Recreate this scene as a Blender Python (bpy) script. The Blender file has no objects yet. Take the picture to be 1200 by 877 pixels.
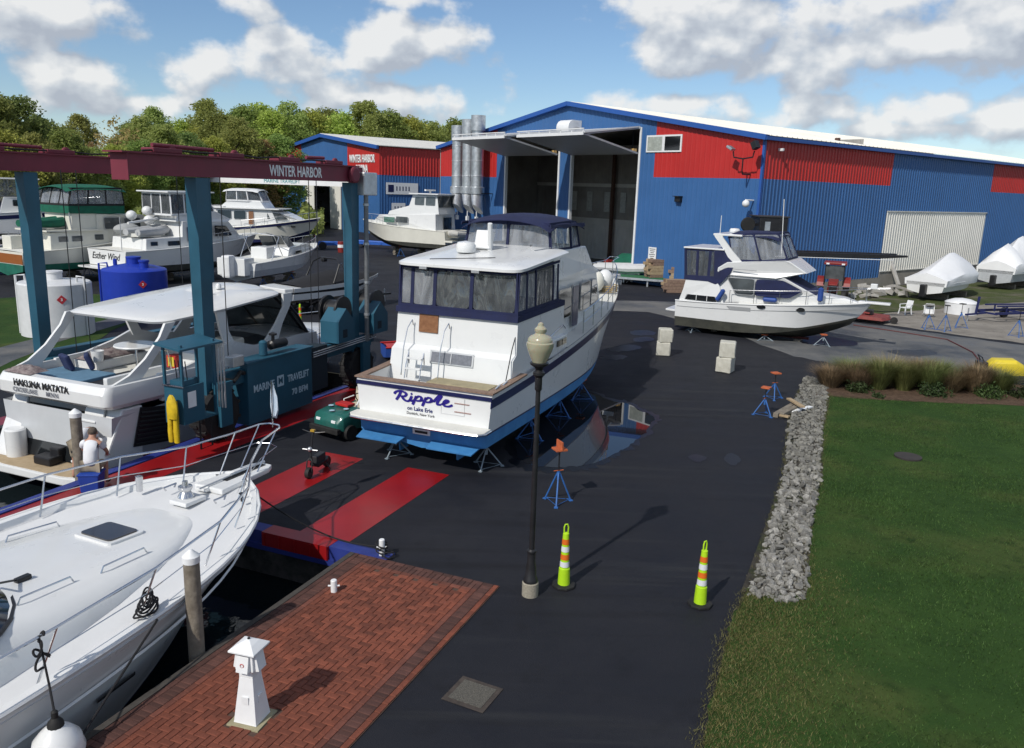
import bpy, bmesh, math, random
import numpy as np
from mathutils import Vector, Matrix
random.seed(7); rng = np.random.default_rng(7)
S = bpy.context.scene; COL = S.collection
R = math.radians
# ---------------------------------------------------------------- camera
F_PX, PITCH, ROLL, CAM_H = 948.18, R(12.9405), R(1.8929), 7.0
_c, _s = math.cos(PITCH), math.sin(PITCH); _cr, _sr = math.cos(ROLL), math.sin(ROLL)
RM = np.array([[_cr, -_sr, 0], [_sr, _cr, 0], [0, 0, 1]]) @ np.array([[1, 0, 0], [0, -_s, -_c], [0, _c, -_s]])
cam = bpy.data.cameras.new('camera'); camo = bpy.data.objects.new('camera', cam); COL.objects.link(camo)
cam.sensor_width = 36; cam.lens = F_PX / 1200 * 36; cam.clip_end = 6000; cam.clip_start = .1
M4 = Matrix.Identity(4)
for i in range(3):
    M4[i][0] = RM[0][i]; M4[i][1] = -RM[1][i]; M4[i][2] = -RM[2][i]
M4[2][3] = CAM_H; camo.matrix_world = M4
S.camera = camo
# ---------------------------------------------------------------- world, sun, exposure
SUN_AZ, SUN_EL = R(234), R(42)          # direction towards the sun, measured from +X
W = bpy.data.worlds.new('World'); S.world = W; W.use_nodes = True
sl = bpy.data.lights.new('sun', 'SUN'); sl.energy = 3.9; sl.angle = R(.8); sl.color = (1, .95, .87)
so = bpy.data.objects.new('sun', sl); COL.objects.link(so)
sd = Vector((math.cos(SUN_AZ) * math.cos(SUN_EL), math.sin(SUN_AZ) * math.cos(SUN_EL), math.sin(SUN_EL)))
so.rotation_euler = sd.to_track_quat('Z', 'Y').to_euler(); so.location = (0, 0, 60)
vs = S.view_settings; vs.view_transform = 'Standard'; vs.look = 'None'; vs.exposure = -0.05; vs.gamma = 1; vs.use_curve_mapping = False
S.render.engine = 'CYCLES'

def px_dir(x, y):
    d = RM.T @ np.array([(x - 600) / F_PX, (y - 438.5) / F_PX, 1.]); return d / np.linalg.norm(d)

def build_world():
    nt = W.node_tree; N = nt.nodes; L = nt.links; N.clear()
    out = N.new('ShaderNodeOutputWorld'); bg = N.new('ShaderNodeBackground')
    sky = N.new('ShaderNodeTexSky'); sky.sky_type = 'NISHITA'; sky.sun_disc = False
    sky.sun_elevation = SUN_EL; sky.sun_rotation = R(90) - SUN_AZ; sky.air_density = 1.0; sky.dust_density = .05; sky.ozone_density = 5.; sky.altitude = 180
    # cloud cover as a node group: sky coordinates (bearing, elevation) -> cover
    G = bpy.data.node_groups.new('cloud_cover', 'ShaderNodeTree')
    G.interface.new_socket('Vector', in_out='INPUT', socket_type='NodeSocketVector')
    G.interface.new_socket('Detail', in_out='INPUT', socket_type='NodeSocketFloat')
    G.interface.new_socket('Cover', in_out='OUTPUT', socket_type='NodeSocketFloat')
    n, l = G.nodes, G.links
    gi = n.new('NodeGroupInput'); go = n.new('NodeGroupOutput')
    def m(op, a, b=None, c=None, nn=n, ll=l):
        k = nn.new('ShaderNodeMath'); k.operation = op
        for i, v in enumerate((a, b, c)):
            if v is None: continue
            if isinstance(v, (int, float)): k.inputs[i].default_value = v
            else: ll.new(v, k.inputs[i])
        return k.outputs[0]
    clouds = [(38, 18, 105, 46, 1), (88, 90, 76, 36, 1), (292, 8, 50, 26, .85), (232, 84, 60, 42, .66), (342, 64, 72, 42, .95), (472, 54, 92, 42, 1.1), (440, 114, 150, 34, .85), (490, 0, 68, 16, .8), (760, 14, 80, 32, .8),
              (850, 34, 125, 56, 1.1), (990, 46, 165, 60, 1.1), (815, 76, 92, 28, .95), (1150, 36, 115, 62, 1.1), (965, 134, 70, 27, .95), (1085, 128, 58, 32, 1.05), (1060, 152, 170, 16, .8), (790, 122, 112, 22, .8), (1190, 134, 46, 38, .95), (150, 122, 170, 20, .72)]
    acc = None
    for (x, y, hw, hh, st) in clouds:
        d = px_dir(x, y); az = math.atan2(d[0], d[1]); el = math.asin(d[2])
        k = n.new('ShaderNodeVectorMath'); k.operation = 'MULTIPLY_ADD'; l.new(gi.outputs[0], k.inputs[0]); sx, sy = F_PX / hw, F_PX / hh
        k.inputs[1].default_value = (sx, sy, 0); k.inputs[2].default_value = (-az * sx, -el * sy, 0)
        q = n.new('ShaderNodeVectorMath'); q.operation = 'LENGTH'; l.new(k.outputs[0], q.inputs[0])
        v = m('MULTIPLY_ADD', q.outputs['Value'], -st, 1.25 * st)
        acc = v if acc is None else m('MAXIMUM', acc, v)
    sep = n.new('ShaderNodeSeparateXYZ'); l.new(gi.outputs[0], sep.inputs[0])
    # beyond the listed clouds the same kind of broken cumulus goes on
    away = m('MAXIMUM', m('MULTIPLY_ADD', m('ABSOLUTE', sep.outputs[0]), 6., -4.2), m('MULTIPLY_ADD', sep.outputs[1], 8., -2.0))
    away = m('MINIMUM', m('MAXIMUM', away, 0.), 1.)
    mp = n.new('ShaderNodeVectorMath'); mp.operation = 'MULTIPLY'; mp.inputs[1].default_value = (4.2, 8.5, 1); l.new(gi.outputs[0], mp.inputs[0])
    b1 = n.new('ShaderNodeTexNoise'); b1.noise_dimensions = '2D'; b1.inputs['Scale'].default_value = .8; b1.inputs['Detail'].default_value = 1; l.new(mp.outputs[0], b1.inputs['Vector'])
    cov = m('MAXIMUM', acc, m('MULTIPLY', m('MULTIPLY_ADD', b1.outputs['Fac'], 4.4, -1.75), away))
    mp2 = n.new('ShaderNodeVectorMath'); mp2.operation = 'MULTIPLY'; mp2.inputs[1].default_value = (1, 1.35, 1); l.new(gi.outputs[0], mp2.inputs[0])
    dn = n.new('ShaderNodeTexNoise'); dn.noise_dimensions = '2D'; dn.inputs['Scale'].default_value = 15; dn.inputs['Roughness'].default_value = .52; l.new(gi.outputs[1], dn.inputs['Detail']); l.new(mp2.outputs[0], dn.inputs['Vector'])
    tot = m('ADD', m('MINIMUM', cov, 1.0), m('MULTIPLY_ADD', dn.outputs['Fac'], 1.9, -.95))
    l.new(tot, go.inputs[0])
    def M(op, a, b=None, c=None): return m(op, a, b, c, N, L)
    tc = N.new('ShaderNodeTexCoord'); sp = N.new('ShaderNodeSeparateXYZ'); L.new(tc.outputs['Generated'], sp.inputs[0])
    co = N.new('ShaderNodeCombineXYZ'); L.new(M('ARCTAN2', sp.outputs[0], sp.outputs[1]), co.inputs[0]); L.new(M('ARCSINE', sp.outputs[2]), co.inputs[1])
    def grp(off, det):
        g = N.new('ShaderNodeGroup'); g.node_tree = G; g.inputs[1].default_value = det
        if off is None: L.new(co.outputs[0], g.inputs[0])
        else:
            ad = N.new('ShaderNodeVectorMath'); ad.operation = 'ADD'; ad.inputs[1].default_value = off; L.new(co.outputs[0], ad.inputs[0]); L.new(ad.outputs[0], g.inputs[0])
        return g.outputs[0]
    c0 = grp(None, 5.); c1 = grp((-.014, .024, 0), 3.)
    mask = N.new('ShaderNodeMapRange'); mask.interpolation_type = 'SMOOTHSTEP'; mask.inputs[1].default_value = .28; mask.inputs[2].default_value = .80; L.new(c0, mask.inputs[0])
    lit = N.new('ShaderNodeMapRange'); lit.inputs[1].default_value = -.42; lit.inputs[2].default_value = .55; L.new(M('SUBTRACT', c0, c1), lit.inputs[0])
    ramp = N.new('ShaderNodeValToRGB'); L.new(lit.outputs[0], ramp.inputs[0])
    ramp.color_ramp.elements[0].position = .1; ramp.color_ramp.elements[0].color = (.46, .50, .57, 1)
    ramp.color_ramp.elements[1].position = .85; ramp.color_ramp.elements[1].color = (.90, .90, .89, 1)
    e = ramp.color_ramp.elements.new(.45); e.color = (.62, .66, .71, 1)
    sk = N.new('ShaderNodeVectorMath'); sk.operation = 'SCALE'; sk.inputs['Scale'].default_value = .108; L.new(sky.outputs[0], sk.inputs[0])
    mx = N.new('ShaderNodeMix'); mx.data_type = 'RGBA'; L.new(M('MULTIPLY', mask.outputs[0], .92), mx.inputs['Factor']); L.new(sk.outputs[0], mx.inputs['A']); L.new(ramp.outputs[0], mx.inputs['B'])
    L.new(mx.outputs['Result'], bg.inputs['Color']); bg.inputs['Strength'].default_value = 1.0
    L.new(bg.outputs[0], out.inputs[0])
    W.cycles.sampling_method = 'MANUAL'; W.cycles.sample_map_resolution = 512
build_world()
# ---------------------------------------------------------------- frames
AZ = R(67.603)
A3 = np.array([math.cos(AZ), math.sin(AZ), 0]); R3 = np.array([math.sin(AZ), -math.cos(AZ), 0]); O3 = np.array([-2.9624, 14.4961, 0])
def UV(u, v, z=0.): p = O3 + u * R3 + v * A3; return (p[0], p[1], z)      # quay frame: u along the quay edge, v inland
BAZ = R(38.822)
BS = np.array([math.cos(BAZ), math.sin(BAZ), 0]); BG = np.array([-BS[1], BS[0], 0]); BC = np.array([16.309, 55.991, 0])
def survey(x, y, z=0.):
    """ground survey: where a sight line of the calibrated photograph meets height z"""
    d = RM.T @ np.array([(x - 600) / F_PX, (y - 438.5) / F_PX, 1.]); t = (z - CAM_H) / d[2]; return (d[0] * t, d[1] * t, z)
# ---------------------------------------------------------------- materials
MATS = {}
def mat(name, col, rough=.5, metal=0., var=.08, scale=4., bump=0., bscale=None, spec=.5, col2=None, detail=4., coat=0., alpha=None, trans=0., ior=1.45, coord='Object', dirt=0., dirtcol=(.12, .1, .08), stretch=None):
    if name in MATS: return MATS[name]
    m = bpy.data.materials.new(name); MATS[name] = m; m.use_nodes = True; nt = m.node_tree; N = nt.nodes; L = nt.links
    b = N['Principled BSDF']; b.inputs['Roughness'].default_value = rough; b.inputs['Metallic'].default_value = metal; b.inputs['Specular IOR Level'].default_value = spec
    b.inputs['IOR'].default_value = ior
    if coat: b.inputs['Coat Weight'].default_value = coat; b.inputs['Coat Roughness'].default_value = .06
    if trans: b.inputs['Transmission Weight'].default_value = trans
    if alpha is not None: b.inputs['Alpha'].default_value = alpha
    tc = N.new('ShaderNodeTexCoord')
    no = N.new('ShaderNodeTexNoise'); no.inputs['Scale'].default_value = scale; no.inputs['Detail'].default_value = detail; no.inputs['Roughness'].default_value = .6
    L.new(tc.outputs[coord], no.inputs['Vector'])
    c2 = col2 if col2 else tuple(min(1, c * (1 + var)) for c in col); c1 = col if col2 else tuple(c * (1 - var) for c in col)
    mr = N.new('ShaderNodeMapRange'); mr.inputs[1].default_value = .3; mr.inputs[2].default_value = .7; L.new(no.outputs['Fac'], mr.inputs[0])
    mx = N.new('ShaderNodeMix'); mx.data_type = 'RGBA'; mx.inputs['A'].default_value = (*c1, 1); mx.inputs['B'].default_value = (*c2, 1); L.new(mr.outputs[0], mx.inputs['Factor'])
    res = mx.outputs['Result']
    if dirt:
        n2 = N.new('ShaderNodeTexNoise'); n2.inputs['Scale'].default_value = scale * .37; n2.inputs['Detail'].default_value = 8; n2.inputs['Roughness'].default_value = .7
        if stretch:
            mp = N.new('ShaderNodeMapping'); mp.inputs['Scale'].default_value = stretch; L.new(tc.outputs[coord], mp.inputs[0]); L.new(mp.outputs[0], n2.inputs['Vector'])
        else: L.new(tc.outputs[coord], n2.inputs['Vector'])
        r2 = N.new('ShaderNodeMapRange'); r2.inputs[1].default_value = .52; r2.inputs[2].default_value = .78; r2.inputs[4].default_value = dirt; L.new(n2.outputs['Fac'], r2.inputs[0])
        m2 = N.new('ShaderNodeMix'); m2.data_type = 'RGBA'; L.new(r2.outputs[0], m2.inputs['Factor']); L.new(res, m2.inputs['A']); m2.inputs['B'].default_value = (*dirtcol, 1); res = m2.outputs['Result']
    L.new(res, b.inputs['Base Color'])
    rr = N.new('ShaderNodeMapRange'); rr.inputs[3].default_value = max(0, rough - .07); rr.inputs[4].default_value = min(1, rough + .09); L.new(no.outputs['Fac'], rr.inputs[0]); L.new(rr.outputs[0], b.inputs['Roughness'])
    if bump:
        bn = N.new('ShaderNodeTexNoise'); bn.inputs['Scale'].default_value = bscale or scale * 8; bn.inputs['Detail'].default_value = 5; L.new(tc.outputs[coord], bn.inputs['Vector'])
        bp = N.new('ShaderNodeBump'); bp.inputs['Strength'].default_value = bump; bp.inputs['Distance'].default_value = .02; L.new(bn.outputs['Fac'], bp.inputs['Height']); L.new(bp.outputs[0], b.inputs['Normal'])
    return m
def perobj(m, amt=.25):
    """vary a material's value a little from object to object"""
    nt = m.node_tree; N = nt.nodes; L = nt.links; b = N['Principled BSDF']
    src = b.inputs['Base Color'].links[0].from_socket
    oi = N.new('ShaderNodeObjectInfo'); mr = N.new('ShaderNodeMapRange'); mr.inputs[3].default_value = 1 - amt; mr.inputs[4].default_value = 1 + amt; L.new(oi.outputs['Random'], mr.inputs[0])
    h = N.new('ShaderNodeHueSaturation'); L.new(mr.outputs[0], h.inputs['Value']); L.new(src, h.inputs['Color'])
    L.new(h.outputs[0], b.inputs['Base Color']); return m
def perisland(m, amt=.25):
    nt = m.node_tree; N = nt.nodes; L = nt.links; b = N['Principled BSDF']
    src = b.inputs['Base Color'].links[0].from_socket
    oi = N.new('ShaderNodeNewGeometry'); mr = N.new('ShaderNodeMapRange'); mr.inputs[3].default_value = 1 - amt; mr.inputs[4].default_value = 1 + amt; L.new(oi.outputs['Random Per Island'], mr.inputs[0])
    h = N.new('ShaderNodeHueSaturation'); L.new(mr.outputs[0], h.inputs['Value']); L.new(src, h.inputs['Color'])
    L.new(h.outputs[0], b.inputs['Base Color']); return m
# ---------------------------------------------------------------- mesh builder
class MB:
    def __init__(s): s.v = []; s.f = []
    def add(s, vs, fs):
        o = len(s.v); s.v += [tuple(map(float, p)) for p in vs]; s.f += [tuple(i + o for i in f) for f in fs]; return s
    def box(s, c, d, rz=0., rx=0., ry=0.):
        hx, hy, hz = d[0] / 2, d[1] / 2, d[2] / 2
        m = Matrix.Rotation(rz, 3, 'Z') @ Matrix.Rotation(ry, 3, 'Y') @ Matrix.Rotation(rx, 3, 'X')
        pts = [m @ Vector((x, y, z)) + Vector(c) for z in (-hz, hz) for (x, y) in ((-hx, -hy), (hx, -hy), (hx, hy), (-hx, hy))]
        return s.add(pts, [(3, 2, 1, 0), (4, 5, 6, 7), (0, 1, 5, 4), (1, 2, 6, 5), (2, 3, 7, 6), (3, 0, 4, 7)])
    def bbox(s, lo, hi): return s.box([(a + b) / 2 for a, b in zip(lo, hi)], [abs(b - a) for a, b in zip(lo, hi)])
    def beam(s, p, q, w, h, up=(0, 0, 1)):
        p, q = Vector(p), Vector(q); d = (q - p).normalized(); up = Vector(up)
        if abs(d.dot(up)) > .98: up = Vector((1, 0, 0))
        x = d.cross(up).normalized(); y = x.cross(d).normalized()
        pts = [o + x * a * w / 2 + y * b * h / 2 for o in (p, q) for a, b in ((-1, -1), (1, -1), (1, 1), (-1, 1))]
        return s.add(pts, [(0, 1, 2, 3), (7, 6, 5, 4), (4, 5, 1, 0), (5, 6, 2, 1), (6, 7, 3, 2), (7, 4, 0, 3)])
    def tube(s, pts, r, n=6, closed=False, cap=True):
        P = [Vector(p) for p in pts]; rs = r if isinstance(r, (list, tuple)) else [r] * len(P); o = len(s.v); K = len(P)
        prev = None
        for i, p in enumerate(P):
            if closed: d = P[(i + 1) % K] - P[i - 1]
            else: d = P[min(i + 1, K - 1)] - P[max(i - 1, 0)]
            if d.length < 1e-9: d = Vector((0, 0, 1))
            d.normalize()
            if prev is None:
                ref = Vector((0, 0, 1)) if abs(d.z) < .9 else Vector((1, 0, 0)); x = d.cross(ref).normalized()
            else:
                x = prev - d * prev.dot(d)
                if x.length < 1e-6: x = d.cross(Vector((0, 0, 1)) if abs(d.z) < .9 else Vector((1, 0, 0)))
                x.normalize()
            prev = x; y = d.cross(x)
            for k in range(n):
                a = 2 * math.pi * k / n; s.v.append(tuple(p + (x * math.cos(a) + y * math.sin(a)) * rs[i]))
        for i in range(K if closed else K - 1):
            j = (i + 1) % K
            for k in range(n): s.f.append((o + i * n + k, o + i * n + (k + 1) % n, o + j * n + (k + 1) % n, o + j * n + k))
        if cap and not closed:
            s.f.append(tuple(o + k for k in reversed(range(n)))); s.f.append(tuple(o + (K - 1) * n + k for k in range(n)))
        return s
    def lathe(s, prof, n=16, c=(0, 0, 0), axis='z', close=True):
        o = len(s.v); K = len(prof)
        for (r, z) in prof:
            for k in range(n):
                a = 2 * math.pi * k / n; x, y = r * math.cos(a), r * math.sin(a)
                p = (x, y, z) if axis == 'z' else ((z, x, y) if axis == 'x' else (y, z, x))
                s.v.append((p[0] + c[0], p[1] + c[1], p[2] + c[2]))
        for i in range(K - 1):
            for k in range(n): s.f.append((o + i * n + k, o + i * n + (k + 1) % n, o + (i + 1) * n + (k + 1) % n, o + (i + 1) * n + k))
        if close:
            s.f.append(tuple(o + k for k in reversed(range(n)))); s.f.append(tuple(o + (K - 1) * n + k for k in range(n)))
        return s
    def loft(s, rings, closed=True, cap=True):
        o = len(s.v); n = len(rings[0])
        for rg in rings: s.v += [tuple(map(float, p)) for p in rg]
        for i in range(len(rings) - 1):
            for k in range(n if closed else n - 1):
                s.f.append((o + i * n + k, o + i * n + (k + 1) % n, o + (i + 1) * n + (k + 1) % n, o + (i + 1) * n + k))
        if cap and closed:
            s.f.append(tuple(o + k for k in reversed(range(n)))); e = o + (len(rings) - 1) * n; s.f.append(tuple(e + k for k in range(n)))
        return s
    def prism(s, poly, z0, z1):
        return s.loft([[(x, y, z0) for x, y in poly], [(x, y, z1) for x, y in poly]])
    def ellip(s, c, rad, n=12, m=8):
        prof = [(math.sin(math.pi * i / m), -math.cos(math.pi * i / m)) for i in range(m + 1)]
        o = len(s.v)
        for (r, z) in prof:
            for k in range(n):
                a = 2 * math.pi * k / n; s.v.append((c[0] + max(r, 1e-3) * math.cos(a) * rad[0], c[1] + max(r, 1e-3) * math.sin(a) * rad[1], c[2] + z * rad[2]))
        for i in range(m):
            for k in range(n): s.f.append((o + i * n + k, o + i * n + (k + 1) % n, o + (i + 1) * n + (k + 1) % n, o + (i + 1) * n + k))
        return s
    def quad(s, *p): return s.add(p, [tuple(range(len(p)))])
    def mesh(s, name, smooth=False, angle=35, bevel=0., fix=True):
        me = bpy.data.meshes.new(name); me.from_pydata(s.v, [], s.f)
        if fix or bevel:
            bm = bmesh.new(); bm.from_mesh(me)
            bmesh.ops.remove_doubles(bm, verts=bm.verts, dist=1e-5)
            bmesh.ops.recalc_face_normals(bm, faces=bm.faces)
            if bevel: bmesh.ops.bevel(bm, geom=[e for e in bm.edges if len(e.link_faces) == 2 and e.calc_face_angle(0) > .5], offset=bevel, segments=2, affect='EDGES', profile=.6, clamp_overlap=True)
            bm.to_mesh(me); bm.free()
        if smooth:
            me.polygons.foreach_set('use_smooth', [True] * len(me.polygons))
            try: me.set_sharp_from_angle(angle=R(angle))
            except Exception: pass
        me.update(); return me
def link(name, me, m=None, parent=None, loc=(0, 0, 0), rot=(0, 0, 0), sc=None):
    o = bpy.data.objects.new(name, me); COL.objects.link(o)
    if me is not None and m is not None and not len(me.materials): me.materials.append(m)
    o.location = loc; o.rotation_euler = rot
    if sc: o.scale = sc
    if parent: o.parent = parent
    return o
def P(name, mb, m, parent=None, smooth=False, bevel=0., label=None, **k):
    o = link(name, mb.mesh(name, smooth=smooth, bevel=bevel, fix=k.pop('fix', True)), m, parent, **k)
    if label: o['label'] = label
    return o
def tag(o, label, cat, group=None):
    o['label'] = label; o['category'] = cat
    if group: o['group'] = group
    return o
def thing(name, label, cat, loc=(0, 0, 0), rz=0., group=None):
    o = bpy.data.objects.new(name, None); COL.objects.link(o); o.empty_display_size = .3
    o.location = loc; o.rotation_euler = (0, 0, rz); return tag(o, label, cat, group)
def struct(name, mb, m, **k): o = P(name, mb, m, **k); o['kind'] = 'structure'; return o
KIDS = {}
def dup(root, loc, rz=None, label=None, sc=None):
    if not KIDS:
        pass
    r = root.copy(); COL.objects.link(r); r.location = loc
    if rz is not None: r.rotation_euler = (0, 0, rz)
    if sc: r.scale = sc
    if label: r['label'] = label
    for ch in root.children:
        c = ch.copy(); COL.objects.link(c); c.parent = r
        for g in ch.children:
            d = g.copy(); COL.objects.link(d); d.parent = c
    return r
def text(name, body, size, m, parent, mw, ext=.004, bold=0., shear=0., sx=1., align='CENTER', space=1.):
    """flat lettering as a mesh; mw places its XY plane"""
    cu = bpy.data.curves.new(name, 'FONT'); cu.body = body; cu.size = size; cu.extrude = ext; cu.offset = bold; cu.shear = shear; cu.align_x = align; cu.align_y = 'CENTER'; cu.space_character = space; cu.resolution_u = 3
    t = bpy.data.objects.new(name + '_c', cu); me = bpy.data.meshes.new_from_object(t); bpy.data.objects.remove(t); bpy.data.curves.remove(cu)
    me.name = name; me.materials.clear(); me.materials.append(m)
    o = bpy.data.objects.new(name, me); COL.objects.link(o); o.parent = parent
    o.matrix_local = Matrix(mw) @ Matrix.Diagonal((sx, 1, 1, 1)); return o
def frame(o, x, y):
    x = Vector(x).normalized(); y = Vector(y); y = (y - x * y.dot(x)).normalized(); z = x.cross(y)
    m = Matrix.Identity(4)
    for i in range(3): m[i][0] = x[i]; m[i][1] = y[i]; m[i][2] = z[i]; m[i][3] = o[i]
    return m
# ================================================================ materials used all over
white_gel = mat('white_gelcoat', (.68, .69, .69), .28, var=.03, scale=1.2, coat=.35, dirt=.06, dirtcol=(.5, .47, .42))
white_paint = mat('white_paint', (.72, .73, .74), .45, var=.05, scale=3, dirt=.18, dirtcol=(.38, .36, .32))
cream_gel = mat('cream_gelcoat', (.66, .65, .58), .35, var=.05, scale=1.2, coat=.2, dirt=.15, dirtcol=(.4, .36, .28))
nonskid = mat('nonskid_deck', (.62, .62, .58), .75, var=.05, scale=2, bump=.2, bscale=90, dirt=.2, dirtcol=(.4, .37, .3))
blue_bottom = mat('blue_bottom_paint', (.035, .17, .42), .6, col2=(.06, .24, .5), scale=2.5, dirt=.5, dirtcol=(.02, .08, .2))
black_bottom = mat('black_bottom_paint', (.02, .022, .02), .65, col2=(.05, .05, .04), scale=1.6, dirt=.5, dirtcol=(.1, .1, .07))
red_bottom = mat('red_bottom_paint', (.09, .02, .02), .65, var=.3, scale=2, dirt=.4)
green_bottom = mat('green_bottom_paint', (.01, .12, .08), .6, var=.25, scale=2, dirt=.3)
navy_paint = mat('navy_stripe_paint', (.012, .016, .07), .3, var=.1, coat=.3)
navy_canvas = mat('navy_canvas', (.012, .017, .06), .85, var=.2, scale=3, bump=.15, bscale=60)
green_canvas = mat('green_canvas', (.005, .1, .06), .85, var=.2, scale=3, bump=.15, bscale=60)
black_canvas = mat('black_canvas', (.012, .012, .014), .85, var=.3, scale=3, bump=.3, bscale=14)
chrome = mat('stainless_steel', (.62, .63, .65), .22, metal=1., var=.06, scale=8)
galv = mat('galvanised_steel', (.55, .57, .59), .42, metal=.85, var=.18, scale=3)
alu = mat('dull_aluminium', (.5, .51, .52), .5, metal=.8, var=.1)
dark_glass = mat('dark_window_glass', (.012, .014, .016), .06, var=.2, scale=.6, spec=.6, coat=.5)
grey_glass = mat('grey_window_glass', (.07, .08, .085), .08, var=.4, scale=1.5, spec=.6, coat=.5)
black_rubber = mat('black_rubber', (.012, .012, .012), .7, var=.3, scale=6, bump=.2, dirt=.3, dirtcol=(.06, .055, .05))
black_metal = mat('black_metal', (.014, .014, .016), .4, var=.3, scale=5)
dark_plastic = mat('dark_plastic', (.025, .025, .028), .5, var=.2)
teak = mat('varnished_teak', (.17, .07, .03), .4, col2=(.27, .13, .06), scale=9, coat=.2)
brown_teak = mat('weathered_teak', (.16, .10, .075), .65, col2=(.26, .18, .13), scale=12)
raw_wood = mat('raw_lumber', (.28, .2, .12), .8, col2=(.42, .32, .2), scale=6, dirt=.3)
old_wood = mat('weathered_wood', (.13, .11, .085), .85, col2=(.24, .21, .17), scale=7, bump=.4, bscale=25)
rope_mat = mat('black_rope', (.012, .012, .014), .9, var=.3, scale=20)
red_paint = mat('red_paint', (.42, .02, .018), .4, var=.12, scale=3, dirt=.2)
blue_steel = mat('blue_stand_paint', (.03, .12, .36), .5, var=.2, scale=5, dirt=.4, dirtcol=(.1, .06, .04))
grey_stand = mat('grey_stand_paint', (.22, .27, .31), .5, var=.2, scale=5, dirt=.4, dirtcol=(.1, .06, .04))
orange_wood = mat('orange_stand_pad', (.42, .1, .035), .7, var=.25, scale=8)
teal = mat('teal_lift_paint', (.018, .085, .135), .45, var=.12, scale=1.4, dirt=.35, dirtcol=(.015, .045, .06))
maroon = mat('faded_maroon_paint', (.16, .022, .04), .55, var=.14, scale=1.5, dirt=.3, dirtcol=(.07, .02, .025))
vinyl_white = mat('white_vinyl', (.68, .69, .70), .4, var=.05)
letter_white = mat('white_lettering', (.75, .77, .78), .5, var=.05)
def vinyl_clear(name, tint=(.34, .36, .39), op=.34):
    m = bpy.data.materials.new(name); m.use_nodes = True; N = m.node_tree.nodes; L = m.node_tree.links
    b = N['Principled BSDF']; b.inputs['Base Color'].default_value = (*tint, 1); b.inputs['Roughness'].default_value = .06; b.inputs['Specular IOR Level'].default_value = .8
    tc = N.new('ShaderNodeTexCoord'); no = N.new('ShaderNodeTexNoise'); no.inputs['Scale'].default_value = 1.3; no.inputs['Detail'].default_value = 2; no.inputs['Distortion'].default_value = 1.6
    mp = N.new('ShaderNodeMapping'); mp.inputs['Scale'].default_value = (1.6, 1.6, .5); L.new(tc.outputs['Object'], mp.inputs[0]); L.new(mp.outputs[0], no.inputs['Vector'])
    bp = N.new('ShaderNodeBump'); bp.inputs['Strength'].default_value = .5; bp.inputs['Distance'].default_value = .1; L.new(no.outputs['Fac'], bp.inputs['Height']); L.new(bp.outputs[0], b.inputs['Normal'])
    mr = N.new('ShaderNodeMapRange'); mr.inputs[1].default_value = .4; mr.inputs[2].default_value = .72; mr.inputs[3].default_value = op * .7; mr.inputs[4].default_value = min(1, op * 1.7); L.new(no.outputs['Fac'], mr.inputs[0]); L.new(mr.outputs[0], b.inputs['Alpha'])
    MATS[name] = m; return m
clear_vinyl = vinyl_clear('clear_vinyl_window'); smoke_vinyl = vinyl_clear('smoky_vinyl_window', (.10, .11, .12), .55)
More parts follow.
